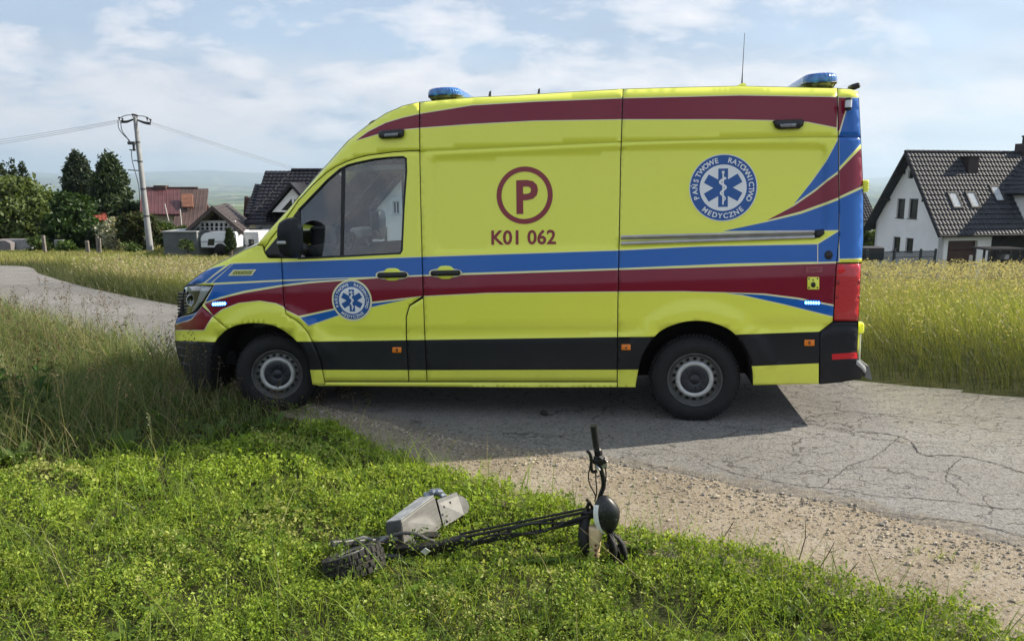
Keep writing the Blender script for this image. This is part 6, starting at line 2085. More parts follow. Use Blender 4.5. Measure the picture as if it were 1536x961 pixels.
def container():
    a = at(246, 373, 39); b = at(294, 348.5, 39); root = empty('metal_shed', tuple(a)); tag(root, 'grey corrugated metal shed at the edge of the meadow', 'shed')
    mt = simple('grey corrugated sheet', (.20, .22, .22), .6, .2, .15, 2)
    W_, H_ = b[0] - a[0], b[2] - a[2]
    n = 40; V = []
    for k in range(n * 2 + 1):
        x = W_ * k / (2 * n); y = .03 * (k % 2); V += [(x, y, -1), (x, y, H_)]
    mb = MB(); mb.add(V, [(2 * i, 2 * i + 2, 2 * i + 3, 2 * i + 1) for i in range(2 * n)]); mb.build('front_sheet', mt, root)
    mb = MB(); mb.box((0, .05, -1), (W_, 2.4, H_ - .01)); mb.build('body', mt, root)
    mb = MB(); mb.box((-.05, -.06, H_), (W_ + .05, 2.5, H_ + .06)); mb.build('roof', simple('pale roof edge', (.30, .31, .30), .6), root)
container()
def red_house():
    Y0 = 60.0
    O = at(222, 321, Y0); root = empty('maroon_roofed_house', tuple(O)); tag(root, 'house with a large maroon sheet metal roof behind the utility pole', 'house')
    l = lambda u, v, Y: at(u, v, Y) - O
    ridge_l, ridge_r = l(212, 283, Y0 + 4), l(297, 283, Y0 + 4)
    eave_l, eave_m = l(210, 321.5, Y0), l(271, 322.5, Y0)
    tiled('roof', (eave_l[0], eave_l[1], eave_l[2]), (eave_m[0], eave_m[1], eave_l[2]), (ridge_l[0], ridge_l[1], ridge_l[2]), M_MAR, root, 3, .30, .03, .004, 6, .12, True)
    zl = l(285, 342, Y0 - 1.6)
    u_ = np.array([0, 4, ridge_l[2]]); sl = (ridge_l[2]) / 4
    tiled('roof', (eave_m[0] + .02, -1.6, zl[2]), (l(306, 342, Y0 - 1.6)[0], -1.6, zl[2]), (ridge_l[0] + (eave_m[0] - eave_l[0]) * (1), 4, ridge_l[2] - .02), M_BRN, root, 4, .30, .03, .004, 6, .12, True)
    mb = MB(); mb.tube([ridge_l + [0, 0, .05], ridge_r + [0, 0, .05]], .10, 6); mb.build('ridge', M_BRN, root)
    mb = MB(); mb.prism([ridge_l + [0, .1, 0], ridge_r + [0, .1, 0], ridge_r + [0, 4, -3], ridge_l + [0, 4, -3]], (0, 0, -.1)); normals_out(mb.build('back_roof', M_MAR, root))
    PL = Plane(np.array([0, .5, 0]), (0, -1, 0), (1, 0, 0)); PW = Plane(O + np.array([0, .5, 0]), (0, -1, 0), (1, 0, 0))
    r = rect_px(PW, 259, 325.5, 267, 332.5)
    w0, w1 = PW.uv(212, 330)[0], PW.uv(272, 330)[0]
    wall('wall', PL, [(w0, -4), (w1, -4), (w1, .03), (w0, .03)], [hole(r)], M_WALLC, root)
    window(PL, r, root, M_FRAMEW, mull=1)
    mb = MB(); mb.box((w0, .75, -4), (l(296, 330, Y0)[0], 7.5, 0)); mb.build('inner_wall', M_WALLC, root)
    rt = [l(273, 292.5, Y0 + 2.2), l(289, 292.5, Y0 + 2.2), l(290.5, 312, Y0 + .7), l(274, 312, Y0 + .7)]
    mb = MB(); mb.prism(rt, (0, -.12, .10)); normals_out(mb.build('rusty_panel', simple('rusty orange sheet', (.19, .080, .048), .8, 0, .35, 3), root))
    c = l(241.5, 279, Y0 + 4); mb = MB(); mb.box((c[0] - .5, c[1] - .3, c[2] - .8), (c[0] + .5, c[1] + .3, c[2] + .05)); mb.build('chimney', M_BRN, root)
    # ladder poles leaning on the slope
    for (u0, v0, u1, v1) in ((247, 306, 256, 345), (270, 314, 273, 345)):
        mb = MB(); mb.tube([l(u0, v0, Y0 - 1), l(u1, v1, Y0 - 2)], .05, 5); mb.build('pole', simple('grey pole', (.28, .26, .25), .7), root)
red_house()
def roofs():
    O = at(367, 328, 52); root = empty('brown_gable_house', tuple(O)); tag(root, 'small brown roof gable seen just left of the blackish roof', 'house')
    l = lambda u, v, Y: at(u, v, Y) - O
    mb = MB(); mb.prism([l(365, 332, 52), l(366.5, 296, 52), l(384, 296, 52), l(388, 332, 52)], (0, 3, -1)); normals_out(mb.build('roof', M_BRN, root))
    mb = MB(); mb.prism([l(364.5, 328, 51.9), l(367, 294.5, 51.9), l(369, 294.5, 51.9), l(367, 328, 51.9)], (0, .4, 0)); normals_out(mb.build('barge_board', simple('dark red edge', (.045, .02, .02), .7), root))
    mb = MB(); a = l(367, 330, 52.4); mb.box((a[0], a[1], -3), (a[0] + 1.2, a[1] + 2.5, .1)); mb.build('wall', M_WALLC, root)
    O2 = at(140, 330, 62); root = empty('red_roofed_house', tuple(O2)); tag(root, 'house with faded red tiled roof half hidden among the trees', 'house')
    l = lambda u, v, Y: at(u, v, Y) - O2
    tiled('roof', l(112, 331, 61), l(160, 331, 61), l(112, 301, 64), M_REDR, root, 8, .3, .03, .03, 3)
    mb = MB(); mb.prism([l(112, 331, 61), l(134, 301, 64), l(160, 331, 61)], (0, .3, 0)); mb.build('gable', M_REDR, root)
    tiled('roof', l(155, 334, 61), l(200, 334, 61), l(155, 326, 63), M_REDR, root, 5, .3, .03, .03, 3)
    mb = MB(); a, b_ = l(115, 331, 61.5), l(196, 331, 61.5); mb.box((a[0], a[1], -4), (b_[0], a[1] + 3, -.3)); mb.build('wall', M_WALLC, root)
    # whitewashed garden wall and a grey roof at the far left
    a = at(14, 373, 46); b_ = at(46, 359, 46); mb = MB(); mb.box((0, 0, -1.5), (b_[0] - a[0], .25, b_[2] - a[2]), .02); o = mb.build('garden_wall', simple('shaded whitewash', (.24, .24, .255), .9, 0, .2, 2)); o.location = a; tag(o, 'low whitewashed garden wall under the big round tree', 'wall')  # white wall greyed: the shade it stands in is put into its colour
    a = at(-30, 372, 45.5); b_ = at(15, 361, 45.5); mb = MB(); mb.prism([(0, 0, -1), (b_[0] - a[0], 0, -1), (b_[0] - a[0], 0, b_[2] - a[2] - .15), (b_[0] - a[0] - .3, 0, b_[2] - a[2]), (.3, 0, b_[2] - a[2]), (0, 0, .1)], (0, 1.8, 0)); o = mb.build('low_shed', simple('grey shed sheet', (.17, .155, .16), .7)); o.location = a; normals_out(o); tag(o, 'low grey shed with sloping top at the meadow edge', 'shed')
    a = at(82, 373, 46); b_ = at(94, 360, 46); mb = MB(); mb.box((0, 0, -1), (b_[0] - a[0], .2, b_[2] - a[2])); o = mb.build('garden_wall', MATS['shaded whitewash']); o.location = a; tag(o, 'short whitewashed wall piece between the round tree and the small dark tree', 'wall')
roofs()
WOOD = ('weathered post wood', (.17, .155, .135), .9, 0, .3, 5)
for (u, v0, v1, w_, lab) in ((68, 353, 374, .07, 'leaning weathered fence post under the round tree'), (146, 354.5, 378, .06, 'tall weathered fence post beside the white blossoming shrub'), (132, 361, 374, .08, 'squat concrete fence post between the dark tree and the blossoming shrub'), (149.5, 357, 374, .05, 'thin weathered fence post paired with the tall post')):
    post_thing(u, v0, v1, 43, w_, WOOD, 'fence_post', lab, 'fence post')
# ---- utility pole and its wires
def pole():
    Y0 = 46.0
    O = at(226, 380, Y0); root = empty('utility_pole', tuple(O)); tag(root, 'leaning pale concrete utility pole with cross arms and switch box', 'utility pole')
    l = lambda u, v, dY=0: at(u, v, Y0 + dY) - O
    B = l(226, 380); T = l(202.5, 176)
    mconc = simple('pale pole concrete', (.27, .28, .285), .9, 0, .15, 3)
    mb = MB(); mb.tube([B + [0, 0, -2], B, B + (T - B) * .33, T], [.20, .195, .165, .11], 14); mb.build('shaft', mconc, root)
    mst = simple('dark line steel', (.06, .065, .07), .6, .3)
    for k in (.28, .48, .68, .82):
        p = B + (T - B) * (1 - k) if False else B + (T - B) * k
        mb = MB(); mb.tube([p - (T - B) * .006, p + (T - B) * .006], .205 - .085 * k, 14); mb.build('clamp_band', mst, root)
    for L in ([(181, 181.5), (190, 182), (197, 180), (203, 178.5)], [(203, 179), (209, 181), (217, 183.5), (226, 184.5)]):
        for dz in (0, 2.2):
            mb = MB(); mb.tube([Vector(p) for p in curve_pts([tuple(l(u, v + dz * (i / 3 if L[0][0] > 190 else 1 - i / 3), .2 * (dz > 0))) for i, (u, v) in enumerate(L)], 4)], .045, 6); mb.build('cross_arm', mst, root)
    for u, v in ((179, 179), (184, 180.5), (199.5, 174), (202.5, 174.5), (205.5, 175.5), (221, 179.5), (226, 182)):
        mb = MB(); p = l(u, v + 2); mb.tube([p, p + [0, 0, .10], p + [0, 0, .13], p + [0, 0, .2]], [.03, .03, .07, .055], 8); mb.build('insulator', simple('dark insulator', (.05, .03, .028), .3), root)
    for L in ([(178, 178), (188, 173.5), (197, 172.8), (204, 174)], [(205, 174.5), (213, 174.2), (221, 176.5), (226, 180)], [(177, 181), (178, 192), (184, 201), (191, 208), (194, 213)], [(181, 183), (183, 196), (190, 206), (195, 212)], [(197, 226), (198.5, 242), (204, 262), (208.5, 282), (210, 310)]):
        mb = MB(); mb.tube([Vector(p) for p in curve_pts([tuple(l(u, v, -.25)) for u, v in L], 5)], .022, 5); mb.build('jumper_cable', M_RUB, root)
    mb = MB(); p = l(197.5, 214.5, -.2); mb.box((p[0] - .22, p[1] - .1, p[2] - .10), (p[0] + .22, p[1] + .1, p[2] + .08), .03); p = l(199, 225, -.2); mb.box((p[0] - .16, p[1] - .08, p[2] - .03), (p[0] + .16, p[1] + .08, p[2] + .03)); p = l(201, 220, -.2); mb.box((p[0] - .05, p[1] - .08, p[2] - .25), (p[0] + .05, p[1] + .05, p[2] + .2)); mb.tube([l(192, 255), l(208, 256)], .03, 6); mb.tube([l(200, 241), l(208, 241)], .03, 6)
    mb.build('switch_box', mst, root)
    WN = 0
    for (a, b, y1, sag) in (((178, 180), (-330, 236), 62, .5), ((180, 181.5), (-330, 243), 62, .5), ((184, 183), (-330, 248), 62.5, .5), ((226, 183), (760, 330), 95, .6), ((227, 184.5), (760, 333), 95.4, .6), ((224, 186), (760, 336), 96, .6)):
        p = at(*a, Y0); q = at(*b, y1)
        pts = [p + (q - p) * t - np.array([0, 0, sag * 4 * t * (1 - t)]) for t in np.linspace(0, 1, 26)]
        mb = MB(); mb.tube(pts, .009, 4); o = mb.build('power_line', simple('grey wire', (.22, .24, .27), .6))
        tag(o, ('topmost ', 'middle ', 'lowest ')[WN % 3] + ('grey overhead wire running to the open sky away from the ambulance' if b[0] < 0 else 'grey overhead wire running from the utility pole towards the ambulance'), 'power line', 'overhead wires on the utility pole'); WN += 1
pole()

# ================================================================== trees and bushes
def leaf_mat(name, trans=.35, rough=.6, gloss=.02):
    t = NT(name)
    c = t.n('ShaderNodeVertexColor', layer_name='tint').outputs[0]
    d = t.n('ShaderNodeBsdfDiffuse'); t.l(c, d.inputs[0])
    tl = t.n('ShaderNodeBsdfTranslucent'); t.l(t.mix(1.0, c, (1.0, 1.0, .45), 'MULTIPLY'), tl.inputs[0])
    m = t.n('ShaderNodeMixShader'); m.inputs[0].default_value = trans; t.l(d.outputs[0], m.inputs[1]); t.l(tl.outputs[0], m.inputs[2])
    g = t.n('ShaderNodeBsdfGlossy'); g.inputs[0].default_value = (.8, .85, .8, 1); g.inputs['Roughness'].default_value = rough * .75
    m2 = t.n('ShaderNodeMixShader'); m2.inputs[0].default_value = gloss; t.l(m.outputs[0], m2.inputs[1]); t.l(g.outputs[0], m2.inputs[2])
    return t.done(m2.outputs[0])
M_LEAF = leaf_mat('tree leaf', .40)
M_BARK = simple('tree bark', (.07, .055, .042), .95, 0, .3, 8, .5, 40)
def cards(P, size, cols, up_bias=.3, aspect=.55, fold=True):
    """leaf-shaped quads at P with random directions"""
    N = len(P)
    d = rng.normal(0, 1, (N, 3)); d /= np.linalg.norm(d, axis=1)[:, None]
    n = rng.normal(0, 1, (N, 3)); n[:, 2] += up_bias * 3; n -= d * (n * d).sum(1)[:, None]; n /= np.linalg.norm(n, axis=1)[:, None]
    s = np.cross(d, n)
    L = size[:, None]
    V = np.stack([P - d * L * .5, P + s * L * aspect * .5 + n * L * .06, P + d * L * .5, P - s * L * aspect * .5 + n * L * .06], 1).reshape(-1, 3)
    F = np.arange(4 * N).reshape(N, 4)
    return V, F, np.repeat(cols, 4, 0)
def crown_points(ells, N, clump=.16, nclump=90, shell=.55):
    """points in clumps through a crown made of ellipsoids (cx, cy, cz, rx, ry, rz)"""
    vol = np.array([e[3] * e[4] * e[5] for e in ells]) ** .67; vol /= vol.sum()
    which = rng.choice(len(ells), nclump, p=vol)
    E = np.array(ells)[which]
    d = rng.normal(0, 1, (nclump, 3)); d /= np.linalg.norm(d, axis=1)[:, None]
    r = (shell + (1 - shell) * rng.random(nclump) ** .5)
    cc = E[:, :3] + d * E[:, 3:] * r[:, None]
    cs = clump * E[:, 3:].mean(1) * rng.uniform(.7, 1.5, nclump)
    pick = rng.integers(0, nclump, N)
    off = rng.normal(0, 1, (N, 3)) * np.array([1.1, 1.1, .75])
    P = cc[pick] + off * cs[pick][:, None]
    return P, pick, rng.uniform(.75, 1.3, nclump)[pick], d[pick]
def tree(name, label, cat, base, ells, N, size, pal, trunk=None, group=None, nclump=90, clump=.16, shell=.55, branches=7):
    """base: world point; ells: crown ellipsoids relative to it"""
    root = empty(name, tuple(base)); tag(root, label, cat, group)
    P, pick, br, dd = crown_points(ells, N, clump, nclump, shell)
    pal = np.array(pal)
    c = pal[rng.integers(0, len(pal), N)] * br[:, None] * rng.uniform(.75, 1.25, (N, 1))
    V, F, C = cards(P, size * rng.uniform(.6, 1.5, N), c)
    link('crown', mesh_np('crown', V, F, M_LEAF, colors=C), root)
    E = np.array(ells); top = E[:, 2].max(); r0 = trunk or .16
    mb = MB()
    zt = E[:, 2].mean()
    mb.tube([(0, 0, -1.5), (.02, .03, zt * .35), (-.04, 0, zt * .7), (.03, .02, zt)], [r0 * 1.25, r0, r0 * .75, r0 * .35], 9)
    for k in range(branches):
        e = E[k % len(E)]; d = rng.normal(0, 1, 3); d[2] = abs(d[2]) * .6; d /= np.linalg.norm(d)
        q = e[:3] + d * e[3:] * .8; s = np.array([0, 0, zt * rng.uniform(.25, .85)])
        mid = (s + q) / 2 + np.array([0, 0, -.1])
        mb.tube([s, mid, q], [r0 * .45, r0 * .3, r0 * .08], 6)
    mb.build('trunk', M_BARK, root)
    return root
def conifer(name, label, base, H, R, N, pal, group=None, skirt=.04, cat='tree', size=.22, power=.8, tilt=.25):
    root = empty(name, tuple(base)); tag(root, label, cat, group)
    # whorls of boughs that shorten towards the tip
    nb = int(60 + H * 22)
    t = np.sort(rng.random(nb) ** 1.0) * (1 - skirt) + skirt
    az = rng.uniform(0, 6.283, nb); ln = R * (1 - t) ** power * rng.uniform(.72, 1.16, nb) + .04
    k = rng.choice(nb, N, p=ln / ln.sum())
    s = rng.random(N) ** .6
    wd = .10 * R + .14 * ln[k] * (1 - .6 * s)
    off = rng.normal(0, 1, N) * wd
    x = np.cos(az[k]) * ln[k] * s - np.sin(az[k]) * off; y = np.sin(az[k]) * ln[k] * s + np.cos(az[k]) * off
    z = t[k] * H - s * ln[k] * tilt + rng.normal(0, .05 * R + .02, N) - np.abs(off) * .25
    P = np.stack([x, y, z], 1)
    pal = np.array(pal); br = rng.uniform(.75, 1.3, nb)[k]
    c = pal[rng.integers(0, len(pal), N)] * br[:, None] * rng.uniform(.75, 1.25, (N, 1))
    V, F, C = cards(P, size * rng.uniform(.6, 1.4, N), c, .1, .42)
    link('crown', mesh_np('crown', V, F, M_LEAF, colors=C), root)
    mb = MB(); mb.tube([(0, 0, -1.5), (0, 0, H * .5), (0, 0, H * .98)], [.14 + .012 * H, .10, .015], 8)
    for j in range(0, nb, 6):
        mb.tube([(0, 0, t[j] * H), (math.cos(az[j]) * ln[j] * .8, math.sin(az[j]) * ln[j] * .8, t[j] * H - ln[j] * tilt * .8)], [.03, .008], 4)
    mb.build('trunk', M_BARK, root)
    return root
def pxs(Y): return Y / F_PX          # metres for one photo pixel at depth Y
GREEN_D = [(.024, .042, .020), (.034, .056, .024), (.044, .068, .028)]
GREEN_M = [(.055, .090, .026), (.072, .115, .032), (.090, .130, .038)]
GREEN_L = [(.060, .110, .026), (.085, .140, .034), (.10, .155, .045)]
# spruces behind the round tree
for (u, v, Y, Hpx, Rpx, lab) in ((17, 372, 78, 128, 25, 'dark spruce with pointed tip, first of the three behind the round tree'), (31, 372, 80, 131, 24, 'dark spruce with the highest tip behind the round tree'), (46.5, 372, 79, 129, 25, 'dark spruce standing nearest the pole among those behind the round tree')):
    s = pxs(Y); conifer('spruce_tree', lab, at(u, v, Y), Hpx * s, Rpx * s, 4200, GREEN_D, 'spruces behind the round tree', size=.34, power=.75)
# the two tall dark conifers
Y = 66; s = pxs(Y)
conifer('tall_conifer', 'tall dark conifer with broad pointed crown, farther from the utility pole', at(127, 372, Y), 141 * s, 46 * s, 22000, [(.024, .040, .028), (.036, .056, .036), (.054, .074, .046)], 'pair of tall dark conifers', size=.36, power=.62, tilt=.1)
conifer('tall_conifer', 'tall dark conifer with broad crown touching the utility pole', at(175, 372, Y - 2), 134 * s, 48 * s, 23000, [(.026, .046, .024), (.038, .064, .028), (.056, .084, .036)], 'pair of tall dark conifers', size=.36, power=.60, tilt=.1)
# round deciduous tree at the edge
Y = 52; s = pxs(Y)
b = at(22, 374, Y)
tree('round_tree', 'big round light green tree standing before the spruces', 'tree', b, [(x * s, y, z * s, rx * s, rx * s * .9, rz * s) for x, y, z, rx, rz in ((0, 0, 52, 58, 50), (-38, .5, 40, 46, 40), (38, .3, 42, 34, 44), (10, -.3, 78, 34, 32), (48, 0, 22, 26, 24), (0, -1, 24, 60, 24))], 26000, .30, [(.105, .15, .048), (.135, .18, .060), (.165, .21, .075)], .2, None, 210, .13, .5)
Y = 50; s = pxs(Y)
b = at(113, 376, Y)
tree('small_dark_tree', 'small dark green broadleaf tree between the round tree and the blossoming shrub', 'tree', b, [(x * s, y, z * s, rx * s, rx * s, rz * s) for x, y, z, rx, rz in ((0, 0, 40, 34, 38), (-14, 0, 22, 24, 24), (16, 0, 24, 24, 26), (-4, 0, 64, 20, 20))], 15000, .27, [(.024, .052, .018), (.036, .072, .022), (.060, .10, .028)], .12, None, 130, .14, .5)
Y = 48; s = pxs(Y)
b = at(168, 376, Y)
tree('blossoming_shrub', 'pale blossoming shrub beside the fence posts', 'shrub', b, [(0, 0, 22 * s, 17 * s, 17 * s, 20 * s), (4 * s, 0, 36 * s, 12 * s, 12 * s, 12 * s), (8 * s, 0, 14 * s, 15 * s, 12 * s, 14 * s)], 5200, .17, [(.14, .17, .08), (.50, .50, .40), (.58, .56, .46), (.52, .50, .42)], .07, None, 80, .16, .4)
b = at(148, 377, Y + 1)
tree('dark_bush', 'dark low bush filling the gap left of the blossoming shrub', 'bush', b, [(0, 0, 18 * s, 12 * s, 12 * s, 18 * s)], 3000, .22, GREEN_D, .06, None, 40)
b = at(207, 377, Y - 1)
tree('olive_bush', 'rounded olive green bush in front of the utility pole foot', 'bush', b, [(x * s, y, z * s, rx * s, rx * s * .8, rz * s) for x, y, z, rx, rz in ((0, 0, 34, 24, 20), (-12, 0, 22, 14, 20), (16, 0, 36, 18, 16), (4, 0, 16, 22, 14))], 9000, .20, [(.045, .068, .022), (.062, .085, .030), (.080, .10, .036), (.05, .04, .02)], .08, None, 90, .15)
b = at(252, 376, Y + 3)
tree('green_bush', 'green bush below the maroon roof behind the metal shed', 'bush', b, [(x * s, y, z * s, rx * s, rx * s * .8, rz * s) for x, y, z, rx, rz in ((0, 0, 26, 18, 18), (22, 0, 22, 18, 16), (-14, 0, 30, 14, 18))], 6500, .20, GREEN_M, .08, None, 80, .15)
Y = 38.6; s = pxs(Y)
conifer('cypress_bush', 'slim dark cypress in front of the caravan', at(346, 377, Y), 33 * s, 8.5 * s, 4200, GREEN_M[:1] + GREEN_D, None, cat='bush', size=.11, power=.55, tilt=-.5)
b = at(281, 376, 38.4)
tree('low_bush', 'tiny green bush growing at the foot of the metal shed', 'bush', b, [(0, 0, .25, .35, .3, .3)], 700, .11, GREEN_M, .03, None, 16)
b = at(560, 352, 70)
Y = 66; s = pxs(Y)
tree('garden_tree', 'green tree beyond the white house at the ambulance tail', 'tree', at(1303, 384, 64), [(0, 0, 18 * s, 12 * s, 12 * s, 20 * s), (-6 * s, 0, 30 * s, 9 * s, 9 * s, 12 * s)], 3600, .22, GREEN_M, .1, None, 40)
for (u, v, r_, lab, pal) in ((58, 376, 15, 'low ragged bush in front of the round tree', GREEN_M), (101, 377, 12, 'low bush at the meadow edge under the small dark tree', GREEN_L), (197, 378, 11, 'low leafy bush just right of the blossoming shrub', GREEN_M)):
    Y = 44.5; s = pxs(Y)
    tree('low_hedge_bush', lab, 'bush', at(u, v, Y), [(0, 0, r_ * .55 * s, r_ * s, r_ * .8 * s, r_ * .7 * s), (r_ * .6 * s, .1, r_ * .4 * s, r_ * .6 * s, r_ * .6 * s, r_ * .45 * s)], 1500, .15, pal, .04, None, 36, .2, .35, 3)
# woods and scattered farms far below in the valley
def woods():
    N = 900
    r = 130 * np.exp(rng.random(N) ** .9 * 2.9); a = rng.uniform(-.95, .95, N)
    cl = np.sin(a * 23 + 1.3) + np.sin(r / 90.0 + a * 7) + .6 * np.sin(a * 61)
    keep = cl > -.15
    r, a = r[keep], a[keep]; N = len(r)
    X, Y = r * np.sin(a), r * np.cos(a)
    ZZ = zg(X, Y)
    Vs = []; Cs = []
    per = 60
    h = rng.uniform(5, 11, N) * (1 + r / 2500)
    d = rng.normal(0, 1, (N, per, 3)); d /= np.linalg.norm(d, axis=2)[..., None]
    rad = np.stack([h * rng.uniform(.3, .55, N), h * rng.uniform(.3, .55, N), h * .5], 1)
    P = np.stack([X, Y, ZZ + h * .5], 1)[:, None] + d * rad[:, None] * rng.uniform(.5, 1.0, (N, per, 1))
    size = np.repeat(h * .28, per)
    pal = np.array(GREEN_D + GREEN_M[:1])
    c = np.repeat(pal[rng.integers(0, 4, N)], per, 0) * rng.uniform(.7, 1.3, (N * per, 1))
    V, F, C = cards(P.reshape(-1, 3), size, c, .3, .8)
    o = link('far_woods', mesh_np('far_woods', V, F, M_LEAF, colors=C)); tag(o, kind='stuff')
    N = 1500
    r = 900 * np.exp(rng.random(N) * 2.3); a = rng.uniform(-.9, .9, N)
    a += .05 * np.sin(r / 300)
    keep = (np.sin(a * 17 + r / 800) + np.sin(r / 420 + 2)) > .1
    r, a = r[keep], a[keep]; N = len(r)
    X, Y = r * np.sin(a), r * np.cos(a); ZZ = zg(X, Y)
    mb = MB(); pal = [simple('far white wall', (.72, .70, .66), .9), simple('far red roof', (.22, .08, .06), .8), simple('far grey roof', (.10, .10, .11), .8)]
    for i in range(N):
        w_, l_, h_ = rng.uniform(4, 7) * (1 + r[i] / 9000), rng.uniform(6, 11) * (1 + r[i] / 9000), rng.uniform(4, 6)
        M = Matrix.Translation((X[i], Y[i], ZZ[i])) @ Matrix.Rotation(rng.uniform(0, 3.1), 4, 'Z')
        mb.mi = 0; mb.box((-l_, -w_, -3), (l_, w_, h_), 0, M)
        mb.mi = int(rng.integers(1, 3)); mb.add([(-l_ * 1.05, -w_ * 1.1, h_), (l_ * 1.05, -w_ * 1.1, h_), (l_ * 1.05, 0, h_ * 1.8), (-l_ * 1.05, 0, h_ * 1.8), (-l_ * 1.05, w_ * 1.1, h_), (l_ * 1.05, w_ * 1.1, h_)], [(0, 1, 2, 3), (3, 2, 5, 4), (0, 3, 4), (1, 5, 2)], M=M)
    o = mb.build('far_village', pal); tag(o, kind='stuff')
woods()

# ================================================================== grass, clover and weeds
M_GRASS = leaf_mat('grass blade', .50, .5, .012)
ge_w = ge; fe_w = fe
NEAR_POLY = [tuple(p) for p in ge_w] + [(-60, -6), (4.6, -6)]
FIELD_POLY = [tuple(p) for p in fe_w] + [(-70, 90), (70, 90), (70, 1.0)]
def scatter(poly, box, N, keep=None):
    P = np.stack([rng.uniform(box[0], box[1], N), rng.uniform(box[2], box[3], N)], 1)
    P = P[in_poly(P, poly)]
    if keep is not None: P = P[keep(P)]
    return P
def in_view(P, mg=1.6):
    return np.abs(P[:, 0]) < (P[:, 1] + .2) * (768 / F_PX) * 1.04 + mg
def patchy(P, s, seed=0):
    """smooth random field -1..1"""
    x, y = P[:, 0] / s, P[:, 1] / s
    return (np.sin(x * 1.7 + 1.3 * np.sin(y * 1.1 + seed) + seed) + np.sin(y * 1.9 + 1.7 * np.sin(x * .8 + 2 * seed)) + np.sin((x + y) * 3.1 + seed * 3) * .6) / 2.6
def blades(P, h, w, lean, droop, cols, segs=3, az=None, z0=None):
    N = len(P)
    az = rng.uniform(0, 6.283, N) if az is None else az
    dx, dy = np.cos(az), np.sin(az)
    z0 = zg(P[:, 0], P[:, 1]) if z0 is None else z0
    tw = rng.uniform(0, 6.283, N)
    wx, wy = np.cos(tw), np.sin(tw)
    ts = np.linspace(0, 1, segs + 1)
    V = np.zeros((N, segs * 2 + 1, 3))
    for i, t in enumerate(ts):
        out = h * (lean * t + droop * t ** 2.4)
        up = h * (t - .45 * droop * t ** 2.6)
        c = np.stack([P[:, 0] + dx * out, P[:, 1] + dy * out, z0 + up], 1)
        if i == segs:
            V[:, -1] = c
        else:
            k = w * (1 - t) ** .6 * (1 if i else .8) * .5
            V[:, 2 * i] = c - np.stack([wx * k, wy * k, 0 * k], 1); V[:, 2 * i + 1] = c + np.stack([wx * k, wy * k, 0 * k], 1)
    nv = segs * 2 + 1
    T = []
    for i in range(segs - 1):
        T += [(2 * i, 2 * i + 1, 2 * i + 3), (2 * i, 2 * i + 3, 2 * i + 2)]
    T.append((2 * segs - 2, 2 * segs - 1, 2 * segs))
    F = (np.array(T)[None] + (np.arange(N) * nv)[:, None, None]).reshape(-1, 3)
    return V.reshape(-1, 3), F, np.repeat(cols, nv, 0)
def joined(name, parts, mat=None, label=None, cat=None):
    V = []; F = []; C = []; k = 0
    for v, f, c in parts:
        if f.shape[1] == 4: f = np.concatenate([f[:, [0, 1, 2]], f[:, [0, 2, 3]]])
        V.append(v); F.append(f + k); C.append(c); k += len(v)
    o = link(name, mesh_np(name, np.concatenate(V), np.concatenate(F), mat or M_GRASS, colors=np.concatenate(C)))
    tag(o, label, cat, None, 'stuff')
    return o
def tint(pal, N, var=.25):
    pal = np.array(pal)
    a = pal[rng.integers(0, len(pal), N)]; b = pal[rng.integers(0, len(pal), N)]
    t = rng.random((N, 1))
    return (a * t + b * (1 - t)) * rng.uniform(1 - var, 1 + var, (N, 1))
CLOVER = [(.235, .345, .045), (.305, .42, .058), (.38, .47, .085), (.185, .28, .045), (.45, .48, .16)]
LUSH = [(.092, .138, .044), (.12, .172, .056), (.155, .205, .072)]
MEADOW = [(.21, .235, .065), (.30, .295, .10), (.38, .35, .14), (.17, .22, .05), (.44, .40, .19), (.27, .22, .11)]
STRAW = [(.42, .36, .19), (.50, .44, .25), (.33, .26, .13)]
tall_line = [tuple(ground_hit(u, v)[:2]) for u, v in ((-260, 745), (0, 712), (150, 690), (300, 668), (400, 650), (470, 634), (520, 628))]
TALL_POLY = tall_line + [(-1.0, 6.9), (-3.0, 7.65), (-4.4, 8.95), (-6.5, 10.9), (-9.5, 14.1), (-14, 17.9), (-30, 18), (-30, 4.5)]
def is_tall(P): return in_poly(P, TALL_POLY)
edge_pts = resample(ge_w, 1400)
def edge_dist(P):
    d = np.full(len(P), 1e9)
    for k in range(0, 1400, 2):
        d = np.minimum(d, (P[:, 0] - edge_pts[k, 0]) ** 2 + (P[:, 1] - edge_pts[k, 1]) ** 2)
    return np.sqrt(d)
SCUFF = [tuple(at(u, v, Y)[:2]) for u, v, Y in ((500, 860, 3.66), (560, 850, 3.70), (640, 830, 3.80), (760, 815, 3.82), (885, 830, 3.80), (930, 850, 3.76))]
SCUFF2 = [tuple(at(u, v, Y)[:2]) for u, v, Y in ((590, 800, 3.92), (660, 790, 4.08), (700, 770, 4.12))]
def crushed(P):
    return np.clip(np.minimum(dist_line(P, SCUFF) / .22, dist_line(P, SCUFF2) / .26), .28, 1)
